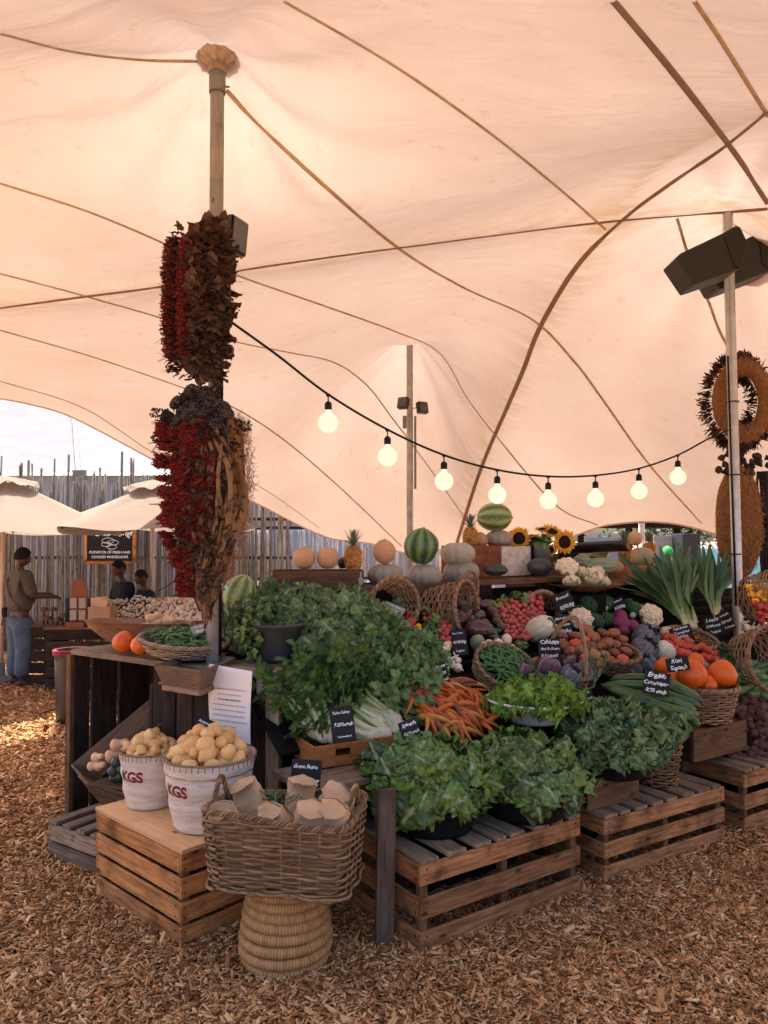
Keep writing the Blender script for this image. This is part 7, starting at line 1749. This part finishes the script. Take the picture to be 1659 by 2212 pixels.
quadm('roof', [(-14, 16.5, 3.25), (-6.2, 15.6, 3.22), (-9.0, 22, 6.5), (-16, 22, 6.6)], wht, mq); quadm('roof', [(-6.2, 15.6, 3.22), (2.5, 15.8, 3.15), (1.5, 22, 6.0), (-9.0, 22, 6.5)], wht, mq)
m = MB(); m.tube([(-6.2, 15.55, 3.22), (-9.0, 21.95, 6.5)], .05, 8); m.box((-6.15, 15.5, 3.15), (.25, .12, .2)); m.build('ridge_pole', grey_m, mq)
m = MB(); m.box((-5.5, 15.9, 1.6), (16, .05, 3.15)); m.build('wall', plain('blue_grey_wall', (.24, .27, .33), .8, .2, .08, 2.0, .05), mq)
def parasol(label, c, R_, zt, ze, a0, seed):
    r = thing('parasol', label, 'parasol', c); clo = NT('parasol_cloth'); d = clo.bsdf((.28, .225, .19), .95, spec=.0, bump=clo.noise(clo.N('ShaderNodeTexCoord').outputs['Object'], 5, 3, .6), bstr=.4, bdist=.03); tl = clo.N('ShaderNodeBsdfTranslucent'); tl.inputs[0].default_value = (.26, .21, .18, 1)
    mx = clo.N('ShaderNodeMixShader'); mx.inputs[0].default_value = .3; clo.L(d, mx.inputs[1]); clo.L(tl.outputs[0], mx.inputs[2]); cm = clo.fin(mx.outputs[0])
    m = MB(); nr, na = 10, 48; vs = []
    for i in range(nr):
        q = i / (nr - 1)
        for j in range(na):
            a = 2 * PI * j / na; ph = (a * 6 / (2 * PI)) % 1; poly = math.cos(PI / 6) / math.cos((ph - .5) * PI / 3); w_ = R_ * (.12 + .88 * q) * poly
            vs.append((w_ * math.cos(a + a0), w_ * math.sin(a + a0), zt - (zt - ze) * (q ** .9) - .05 * math.sin(PI * ph) * q + .008 * math.sin(9 * a + 7 * q)))
    m.add(vs, [(i * na + j, i * na + (j + 1) % na, (i + 1) * na + (j + 1) % na, (i + 1) * na + j) for i in range(nr - 1) for j in range(na)]); m.build('canopy', cm, r, True)
    m = MB(); vs = []
    for i in range(6):
        q = i / 5
        for j in range(na): a = 2 * PI * j / na; w_ = R_ * .26 * q + .003; vs.append((w_ * math.cos(a), w_ * math.sin(a), zt + .10 - .13 * q + .025 * q * math.sin(6 * a + 1) + .02 * q * math.sin(11 * a)))
    m.add(vs, [(i * na + j, i * na + (j + 1) % na, (i + 1) * na + (j + 1) % na, (i + 1) * na + j) for i in range(5) for j in range(na)]); m.build('vent_cap', cm, r, True)
    m = MB(); m.tube([(0, 0, 0), (0, 0, zt + .05)], .028, 10); m.build('pole', wood('parasol_pole', (.62, .50, .40), (.46, .36, .28), .5, .2), r, True)
    for k in range(6): m = MB(); a = a0 + k * PI / 3; m.tube([(0, 0, zt - .06), (R_ * math.cos(a) * .97, R_ * math.sin(a) * .97, ze - .02)], .012, 5); m.build('rib', W_MID(), r)
    m = MB(); m.lathe([(.001, 0), (.3, 0), (.3, .06), (.06, .09), (.05, .25), (.001, .25)], 20); m.build('base', grey_m, r, True)
parasol('cream parasol cut by the left edge of the photo', (-5.05, 10.2, 0), 1.66, 2.62, 1.97, .0, 1)
parasol('cream parasol behind the dried sheaf above the mushroom stall', (-3.22, 10.7, 0), 1.52, 2.60, 2.03, .0, 2)
# chalk sign on the fence
q = P(238, 1176, 12.55); r = thing('chalkboard', 'framed chalkboard sign with a mushroom drawing hanging on the stick fence', 'sign', (q.x, 12.55, q.z)); ww, hh = 105 / FOC * 12.55, 78 / FOC * 12.55
m = MB(); m.box((0, 0, 0), (ww, .02, hh), ch=.002); m.build('board', M_SLATE, r)
m = MB()
for (a, b) in (((-ww / 2, 0, -hh / 2), (ww / 2, 0, -hh / 2)), ((-ww / 2, 0, hh / 2), (ww / 2, 0, hh / 2)), ((-ww / 2, 0, -hh / 2), (-ww / 2, 0, hh / 2)), ((ww / 2, 0, -hh / 2), (ww / 2, 0, hh / 2))): m.board(a, b, .05, .05, up=(0, 0, 1) if a[2] == b[2] else (1, 0, 0))
m.build('frame', W_WARM(), r)
text('Funke Fungi', .15, r, (.02, -.014, hh * .32), off=.002, shear=.3); text('PURVEYOR OF FRESH AND', .058, r, (0, -.014, -hh * .22), shear=0, off=.001); text('COOKED MUSHROOMS', .058, r, (0, -.014, -hh * .35), shear=0, off=.001)
m = MB()
for (x, z, w_) in ((-.03, .06, .1), (.05, .03, .09), (-.06, -.0, .08), (.03, -.04, .08)):
    m.tube([(x + w_ * math.cos(a), -.014, z + w_ * .45 * math.sin(a)) for a in np.linspace(0, 2 * PI, 16)], .004, 4, cap=False)
m.tube([(0, -.014, -.06), (.0, -.014, -.10)], .004, 4); m.build('drawing', M_CHALK, r)
# counter of dark crates
def bgcrate(label, x0, x1, y, z1, D=.6, ang=0.0):
    r = thing('stall_counter', label, 'counter', (x0, y, 0), ang); L = x1 - x0
    m = MB()
    for k in range(5): m.board((0, 0, .08 + k * z1 / 5), (L, 0, .08 + k * z1 / 5), z1 / 5 - .02, .02)
    m.build('front_slats', W_DARK(), r); m = MB()
    for k in range(5): m.board((L, 0, .08 + k * z1 / 5), (L, D, .08 + k * z1 / 5), z1 / 5 - .02, .02)
    m.build('end_slats', W_DARK(), r)
    for x in (.03, L - .03): m = MB(); m.box((x, .03, z1 / 2), (.06, .05, z1)); m.build('post', W_DARK(), r)
    m = MB(); m.board((-.03, D / 2, z1), (L + .03, D / 2, z1), D + .04, .03, up=(0, 1, 0)); m.build('top_board', W_MID(), r)
bgcrate('dark slatted counter beside the customer at the far left', -4.62, -4.28, 9.85, .76); bgcrate('dark slatted counter under the mushroom display', -4.18, -2.1, 9.55, .77, .9)
M_MUSH = skin_of('mushroom_skin', (.50, .36, .25), (.72, .60, .48), .7, .3, 4.0, (.20, .12, .08), .2)
mush = Protos([one(lambda m: m.lathe([(.001, -1.1), (.32, -1.1), (.34, -.2), (.3, .0), (.95, -.05), (1.02, .1), (.85, .5), (.45, .72), (.001, .78)], 12), 'mushroom', M_MUSH)])
r_, i_ = None, 0
for (a, b, kind, lab) in ((222, 318, 0, 'brown and cream mushroom lying in the left tray of the mushroom stall'), (312, 350, 1, 'white button mushroom in the middle tray of the mushroom stall'), (346, 440, 2, 'pale oyster mushroom in the right tray of the mushroom stall')):
    p0, p1 = P(a, 1346, 9.45), P(b, 1346, 9.45); L = p1.x - p0.x; r = thing('mushroom_tray', 'sloping wooden tray holding ' + ('brown mushrooms' if kind == 0 else 'button mushrooms' if kind == 1 else 'oyster mushrooms'), 'tray', (p0.x, 9.45, .79))
    m = MB(); m.board((0, 0, .04), (L, 0, .04), .09, .015); m.board((0, .55, .20), (L, .55, .20), .12, .015); m.board((0, .01, .05), (0, .54, .2), .09, .015); m.board((L, .01, .05), (L, .54, .2), .09, .015); m.build('sides', W_MID(), r)
    m = MB(); m.board((L / 2, 0, .01), (L / 2, .55, .16), L, .01, up=(1, 0, 0)); m.build('floor', W_MID(), r)
    for (x, y) in poisson([(a + 3, 1340), (b - 3, 1340), (b - 6, 1302), (a + 6, 1302)], 4.2 if kind < 2 else 5, 1400):
        t = (1342 - y) / 40; q = P(x, y, 9.5 + t * .5); q.z = .80 + t * .26 + U(.02, .06); mush.put(q, rrot(), (U(.014, .022), U(.022, .028), U(.03, .05))[kind] * (1 if kind != 0 else 1.2), lab, 'mushroom', ('brown', 'button', 'oyster')[kind] + ' mushrooms')
for (u, v, t) in ((925, 960, 'Brown'), (1235, 962, 'Button'), (1450, 940, 'Oyster'), (1125, 925, 'Shiitake')):
    q = P(*RL(u, v), 10.05); r = thing('price_slate', 'small black tag reading ' + t + ' above the mushroom trays', 'price sign', q); m = MB(); m.box((0, 0, 0), (.11, .006, .07), ch=.001); m.build('board', M_SLATE, r); text(t, .036, r, (0, -.005, 0), off=.001); 
    m = MB(); m.tube([(0, .004, -.03), (0, .004, -.2)], .003, 4); m.build('stick', M_DRY, r)
q = P(210, 1322, 9.35); r = thing('cardboard_box', 'brown cardboard box with paper bags at the left end of the mushroom trays', 'box', (q.x, 9.4, .787)); kb = plain('cardboard', (.36, .22, .13), .85, .2, .1, 8.0, .1)
m = MB(); m.box((0, .12, .13), (.27, .24, .26)); m.build('body', kb, r); m = MB(); m.box((.03, .05, .30), (.12, .05, .10), Matrix.Rotation(.3, 4, 'Y')); m.box((-.04, .13, .30), (.2, .04, .14), Matrix.Rotation(-.1, 4, 'Y')); m.build('paper_bag', M_BAG, r)
q = P(167, 1350, 9.6); r = thing('display_stand', 'red brown display stand with a rounded top and packets on the counter', 'display stand', (q.x, 9.65, .787)); tc_ = plain('terracotta_card', (.22, .075, .045), .8, .2, .15, 8.0, .1)
m = MB(); pr_ = [(-.1, 0), (.1, 0), (.1, .42), (.09, .52), (.06, .58), (0, .60), (-.06, .58), (-.09, .52), (-.1, .42)]; n_ = len(pr_); m.add([(x, 0, z) for x, z in pr_] + [(x, .02, z) for x, z in pr_], [tuple(range(n_)), tuple(range(n_, 2 * n_))[::-1]] + [(i, (i + 1) % n_, n_ + (i + 1) % n_, n_ + i) for i in range(n_)]); m.box((0, -.06, .03), (.22, .14, .06)); m.build('board', tc_, r)
for (x, z) in ((-.055, .14), (.055, .14), (-.055, .29), (.055, .29)): m = MB(); m.box((x, -.03, z), (.085, .04, .13)); m.build('packet', plain('packet', (.34, .27, .23), .7, .3, .5, 60.0, .2), r)
for (u, v) in ((360, 1040), (430, 1040), (515, 1090), (470, 1140), (390, 1110)):
    q = P(*RL(u, v), 9.8); r = thing('wooden_mushroom', 'small carved mushroom ornament standing on the counter', 'ornament', (q.x, 9.8, .787), 0, 'carved mushroom ornaments'); h = max(.06, q.z - .787)
    m = MB(); m.tube([(0, 0, 0), (0, 0, h)], [.014, .009], 8); m.build('stem', W_DARK(), r); m = MB(); m.lathe([(.001, h - .01), (.055, h - .01), (.045, h + .025), (.001, h + .04)], 14); m.build('cap', W_MID(), r, True)
m = MB(); m.box((-3.98, 10.1, .93), (.34, .1, .34)); tag(m.build('crate_box', plain('navy_box', (.02, .03, .05), .7, .3, .1, 9.0, .1)), 'dark blue box on the counter behind the carved mushrooms', 'box')
# bin
c = G(146, 1566); r = thing('waste_bin', 'tall dark bin with a red liner beside the tall open crate', 'bin', (c.x, c.y + .1, 0))
m = MB(); m.lathe([(.001, .004), (.135, .004), (.15, .02), (.17, .62), (.175, .72), (.185, .725), (.185, .745), (.165, .745), (.16, .60)], 36); m.build('body', plain('bin_plastic', (.014, .020, .030), .45, .5, .15, 9.0, .1), r, True)
m = MB(); m.lathe([(.190, .70), (.192, .748), (.168, .752), (.155, .60), (.001, .50)], 36, fn=lambda a, q, z: (q * (1 + .008 * math.sin(13 * a)), z)); m.build('liner', plain('red_liner', (.20, .010, .018), .6, .2, .2, 12.0, .3), r, True)
# ---------------------------------------------------------------- right background under the arch
def slab(name, label, cat, p0, p1, th, mat):
    m = MB(); a = P(*p0); b = P(*p1); m.box(((a.x + b.x) / 2, a.y, (a.z + b.z) / 2), (abs(b.x - a.x), th, abs(a.z - b.z))); return tag(m.build(name, mat), label, cat)
slab('panel_board', 'grey upright panel behind the man with the green cap', 'panel', (1412, 1157, 12.5), (1462, 1400, 12.5), .06, plain('grey_panel', (.20, .22, .25), .6, .3, .1, 5.0, .1))
slab('panel_board', 'dark navy upright panel right of the grey panel', 'panel', (1461, 1153, 12.3), (1502, 1400, 12.3), .5, plain('navy_panel', (.012, .018, .03), .6, .3, .1, 5.0, .1))
slab('tarpaulin', 'bright blue tarpaulin hanging at the far right', 'tarpaulin', (1500, 1184, 15), (1680, 1270, 15), .03, plain('blue_tarp', (.13, .42, .58), .6, .3, .12, 3.0, .2))
slab('tarpaulin', 'blue grey sheet hanging far behind the black scale', 'tarpaulin', (1262, 1160, 16), (1345, 1300, 16), .03, plain('slate_blue_sheet', (.12, .17, .24), .7, .3, .15, 3.0, .2))
r = thing('dark_shed', 'dark open shed roof far behind under the tent arch', 'shed', (0, 0, 0)); a = P(1230, 1150, 17); b = P(1690, 1150, 17)
m = MB(); m.box(((a.x + b.x) / 2, 17.5, 2.48), (b.x - a.x, 1.6, .75)); m.build('roof', W_BLACK(), r)
for k in range(5): m = MB(); m.box((a.x + .3 + k * (b.x - a.x - .4) / 4, 17.2, 1.05), (.12, .12, 2.1)); m.build('post', W_BLACK(), r)
for k in range(7): m = MB(); p = P(1500 + k * 11, 1172, 14.5); m.tube([p, P(1515 + k * 11, 1190, 14.4)], .018, 5); m.build('slat', steel_l, r)
m = MB(); m.box(((a.x + b.x) / 2, 18.6, .75), (b.x - a.x + 3, .1, 1.5)); tag(m.build('back_wall', W_DARK()), 'low dark wall far behind under the tent arch', 'wall')
LM_TREE = leafm('far_tree_leaf', (.015, .035, .015), (.05, .085, .035), (.05, .08, .04), .6, .2)
for (x, y, h, lab) in ((9.5, 24, 4.0, 'dark leafy tree far behind the arch, right'), (6.0, 26, 4.4, 'dark leafy tree far behind the arch, left')):
    r = thing('tree', lab, 'tree', (x, y, 0)); m = MB(); m.tube([(0, 0, 0), (.1, 0, h * .35), (0, .1, h * .7)], [.2, .14, .06], 8)
    for k in range(6): a_ = k * 1.05; m.tube([(0, 0, h * .35), (math.cos(a_) * .8, math.sin(a_) * .8, h * .7)], [.08, .03], 5)
    m.build('trunk', W_DARK(), r, True); m = MB()
    for k in range(2600):
        d = Vector((random.gauss(0, 1), random.gauss(0, 1), random.gauss(0, .7))); g = k // 40; rg = random.Random(g + int(x)); cc = Vector((rg.uniform(-1.6, 1.6), rg.uniform(-1.6, 1.6), h * .75 + rg.uniform(-1.2, 1.1))); p = cc + d * .3; u = Vector((U(-1, 1), U(-1, 1), U(-1, 1))).normalized() * .09; v = u.orthogonal().normalized() * .05
        m.add([tuple(p - u), tuple(p + v), tuple(p + u), tuple(p - v)], [(0, 1, 2, 3)], 0, [(0, 0, 0)] * 4, rnd())
    m.build('crown', LM_TREE, r)
# ================================================================ people
def skinned(name, V, E, Rr, mat, parent, sub=2):
    me = bpy.data.meshes.new(name); me.from_pydata([tuple(v) for v in V], E, []); o = bpy.data.objects.new(name, me); COL.objects.link(o)
    o.modifiers.new('skin', 'SKIN'); s_ = o.modifiers.new('sub', 'SUBSURF'); s_.levels = s_.render_levels = sub
    sv = me.skin_vertices[0].data if me.skin_vertices else None
    for i, rr2 in enumerate(Rr): sv[i].radius = rr2 if isinstance(rr2, tuple) else (rr2, rr2)
    sv[0].use_root = True; me.materials.append(mat)
    dg = bpy.context.evaluated_depsgraph_get(); me2 = bpy.data.meshes.new_from_object(o.evaluated_get(dg)); nm = o.name; bpy.data.objects.remove(o)
    me2.polygons.foreach_set('use_smooth', [True] * len(me2.polygons)); o2 = bpy.data.objects.new(name, me2); o2.parent = parent; COL.objects.link(o2)
    if not me2.materials: me2.materials.append(mat)
    return o2
SKIN_D = skin_of('dark_brown_skin', (.050, .022, .014), (.085, .040, .026), .5, .4, 4.0, None, .05)
def head(parent, c, rz, mat, hairmat, hair='short', tilt=0.0, sc=1.0):
    """head facing -Y before rotation"""
    M = Matrix.Rotation(rz, 3, 'Z') @ Matrix.Rotation(tilt, 3, 'X'); T = lambda p: tuple(Vector(c) + M @ (Vector(p) * sc))
    m = MB()
    def f(a, th, x, y, z):
        yy = y; xx = x
        if z < 0: xx *= 1 - .28 * z * z; yy = y * (1 - .10 * z * z)
        if y < 0: yy += -.05 * math.exp(-((z + .55) / .3) ** 2) - .04 * math.exp(-((z - .25) / .2) ** 2) + .06 * math.exp(-((z - .02) / .13) ** 2) * math.exp(-((abs(x) - .4) / .2) ** 2)
        return xx, yy, z
    lump(m, .075, .097, .118, 24, 18, f)
    m.add([(0, -.088, .025), (-.013, -.096, -.018), (0, -.122, -.014), (.013, -.096, -.018), (0, -.094, -.030)], [(0, 1, 2), (0, 2, 3), (1, 4, 2), (2, 4, 3)])
    for s_ in (-1, 1): lump(m, .010, .020, .030, 8, 6, c=(s_ * .077, .008, -.005))
    lump(m, .026, .012, .007, 10, 6, c=(0, -.094, -.048)); lump(m, .024, .012, .008, 10, 6, c=(0, -.092, -.058))
    V = [np.array([T(p) for p in v]) for v in m.v]; m.v = V; hd_ = m.build('head', mat, parent, True)
    m = MB()
    for s_ in (-1, 1): lump(m, .013, .006, .006, 8, 6, c=(s_ * .030, -.088, .014))
    m.v = [np.array([T(p) for p in v]) for v in m.v]; m.build('eye', plain('eye_dark', (.03, .02, .02), .3, .5, .1, 9.0, .0), hd_, True)
    m = MB(); ex = 1.0 if hair == 'short' else 1.12
    vs = []
    for i in range(9):
        th = i / 8 * 1.75
        for j in range(20):
            a = 2 * PI * j / 20; lim = th * (1 - .42 * max(0, -math.sin(a)) ** 1.0) if hair != 'cap' else th * (1 - .15 * max(0, -math.sin(a))); vs.append((.081 * ex * math.sin(lim) * math.cos(a), .103 * ex * math.sin(lim) * math.sin(a), .125 * ex * math.cos(lim) * (1 if hair != 'cap' else .98)))
    m.add(vs, [(i * 20 + j, i * 20 + (j + 1) % 20, (i + 1) * 20 + (j + 1) % 20, (i + 1) * 20 + j) for i in range(8) for j in range(20)]); m.v = [np.array([T(p) for p in v]) for v in m.v]; m.build('cap' if hair == 'cap' else 'hair', hairmat, parent, True)
def hand(V, E, Rr, iw, w, d, n0):
    """five fingers chained from the palm vertex"""
    d = Vector(d).normalized(); s_ = d.orthogonal().normalized(); p = Vector(w) + d * .07; V.append(p); Rr.append((.030, .016)); E.append((iw, len(V) - 1)); ip = len(V) - 1
    for k, L in ((-1.5, .055), (-.5, .07), (.5, .072), (1.5, .06)):
        b = p + s_ * k * .016 + d * .02; V += [b, b + d * L * .5 - Vector((0, 0, .008)), b + d * L * .85 - Vector((0, 0, .025))]; Rr += [.0085, .008, .0065]; n = len(V); E += [(ip, n - 3), (n - 3, n - 2), (n - 2, n - 1)]
    b = p - s_ * .03 - d * .03; V += [b, b - s_ * .02 + d * .03]; Rr += [.011, .008]; n = len(V); E += [(ip, n - 2), (n - 2, n - 1)]
def person(label, loc, rz, sc, hips, joints, shirt, trousers, hairm, hair, hd, skinm=None, tilt=0.0, sleeve=.5, lower=True, extra=None, bulk=1.12):
    """joints: dict of local positions in metres, facing -Y"""
    r = thing('person', label, 'person', loc, rz); r.scale = (sc,) * 3; skinm = skinm or SKIN_D; J = {k: Vector(v) for k, v in joints.items()}
    V = [J['pelvis'], J['waist'], J['chest'], J['neck'], J['headb']]; Rr = [(.13, .10), (.12, .09), (.155, .10), .052, .05]; E = [(0, 1), (1, 2), (2, 3), (3, 4)]
    for s_ in ('L', 'R'):
        n = len(V); V += [J['sh' + s_], J['el' + s_], J['wr' + s_]]; Rr += [.050, .037, .024]; E += [(2, n), (n, n + 1), (n + 1, n + 2)]; d = J['wr' + s_] - J['el' + s_]; hand(V, E, Rr, n + 2, J['wr' + s_], d, n)
        n = len(V); V += [J['hp' + s_], J['kn' + s_], J['an' + s_], J['an' + s_] + Vector((0, -.13, -.045))]; Rr += [.085, .055, .036, .030]; E += [(0, n), (n, n + 1), (n + 1, n + 2), (n + 2, n + 3)]
    skinned('body', V, E, Rr, skinm, r)
    V = [J['pelvis'] - Vector((0, 0, .03)), J['waist'], J['chest'], J['neck'] - Vector((0, 0, .04))]; Rr = [(.165, .125), (.155, .12), (.185, .13), .075]; E = [(0, 1), (1, 2), (2, 3)]
    for s_ in ('L', 'R'):
        n = len(V); V += [J['sh' + s_], J['sh' + s_].lerp(J['el' + s_], sleeve * 2 if sleeve <= .5 else 1.0)]; Rr += [.070, .060]; E += [(2, n), (n, n + 1)]
        if sleeve > .5: V.append(J['el' + s_].lerp(J['wr' + s_], .9)); Rr.append(.042); E.append((n + 1, n + 2))
    Rr = [tuple(q * bulk for q in x) if isinstance(x, tuple) else x * bulk for x in Rr]; skinned('shirt', V, E, Rr, shirt, r)
    V = [J['pelvis'] + Vector((0, 0, .04)), J['pelvis'] - Vector((0, 0, .04))]; Rr = [(.158, .115), (.165, .13)]; E = [(0, 1)]
    for s_ in ('L', 'R'): n = len(V); V += [J['hp' + s_] - Vector((0, 0, .05)), J['kn' + s_], J['an' + s_] - Vector((0, 0, .0))]; Rr += [.112, .085, .075]; E += [(1, n), (n, n + 1), (n + 1, n + 2)]
    Rr = [tuple(q * bulk for q in x) if isinstance(x, tuple) else x * bulk for x in Rr]; skinned('trousers', V, E, Rr, trousers, r)
    for s_ in ('L', 'R'):
        m = MB(); lump(m, .048, .13, .045, 14, 8, c=tuple(J['an' + s_] + Vector((0, -.05, -.045)))); m.build('shoe', plain('shoe_brown', (.10, .05, .035), .6, .4, .2, 9.0, .1), r, True)
    head(r, tuple(J['headb'] + Vector((0, -.02, .10))), hd, skinm, hairm, hair, tilt)
    if extra: extra(r, J)
    return r
std = dict(pelvis=(0, 0, .95), waist=(0, 0, 1.12), chest=(0, 0, 1.34), neck=(0, 0, 1.50), headb=(0, -.01, 1.56), shL=(.19, 0, 1.43), shR=(-.19, 0, 1.43), elL=(.26, -.02, 1.15), elR=(-.26, -.02, 1.15), wrL=(.22, -.24, 1.03), wrR=(-.22, -.24, 1.03), hpL=(.09, 0, .88), hpR=(-.09, 0, .88), knL=(.12, -.02, .48), knR=(-.12, -.02, .48), anL=(.13, .02, .09), anR=(-.13, .02, .09))
hairb = plain('black_hair', (.010, .009, .009), .9, .2, .3, 60.0, .6); navy = plain('navy_shirt', (.012, .016, .026), .8, .2, .2, 9.0, .3); jeans = plain('washed_jeans', (.085, .115, .165), .85, .2, .35, 7.0, .4); greyt = plain('grey_brown_shirt', (.085, .068, .058), .85, .2, .2, 9.0, .3)
def strap(r, J):
    m = MB(); m.tube(smooth_line([(.15, .02, 1.47), (.08, .135, 1.36), (-.05, .155, 1.18), (-.19, .09, 1.0)], 5), .014, 6); m.tube(smooth_line([(.15, .02, 1.47), (.08, -.14, 1.3), (-.1, -.15, 1.12), (-.19, -.02, 1.0)], 5), .014, 6); m.build('bag_strap', W_MID(), r, True)
    m = MB(); m.box((.1, .15, .95), (.07, .05, .13), ch=.01); m.tube([(.1, .16, .9), (.12, .18, .78)], .008, 5); m.build('pouch', black_m, r, True)
j = dict(std); j.update(elR=(-.24, -.06, 1.16), wrR=(-.20, -.32, 1.14), elL=(.24, -.1, 1.17), wrL=(.12, -.34, 1.16))
c = G(40, 1480); person('customer in a grey brown shirt and jeans with a shoulder strap, seen from behind', (c.x, c.y, 0), PI - .75, .985, 0, j, greyt, jeans, hairb, 'full', 0, sleeve=.5, extra=strap, bulk=1.35)
j = dict(std); j.update(neck=(0, -.03, 1.50), headb=(0, -.05, 1.56), elL=(.22, -.1, 1.17), wrL=(.16, -.30, 1.05), elR=(-.22, -.1, 1.17), wrR=(-.16, -.30, 1.05))
p = P(268, 1228, 10.75); person('taller server in a black T-shirt looking down behind the mushroom trays', (p.x, p.y, p.z - 1.66), -.85, 1.0, 0, j, navy, navy, hairb, 'short', 0, tilt=.25, sleeve=.4)
p = P(316, 1247, 10.6); person('shorter server with cropped hair in a black long sleeved top behind the trays', (p.x, p.y, p.z - 1.66 * .93), -.95, .93, 0, j, navy, navy, hairb, 'short', 0, tilt=.3, sleeve=.8)
p = P(1443, 1200, 10.9); fair = skin_of('ruddy_skin', (.40, .18, .11), (.50, .26, .17), .5, .4, 4.0, None, .05)
person('man in a green cap turned away behind the leeks', (p.x, p.y, p.z - 1.66), PI - .2, 1.0, 0, std, plain('rust_shirt', (.30, .07, .03), .8, .2, .2, 9.0, .2), jeans, plain('green_cap', (.03, .30, .06), .8, .2, .15, 9.0, .2), 'cap', 0, fair)
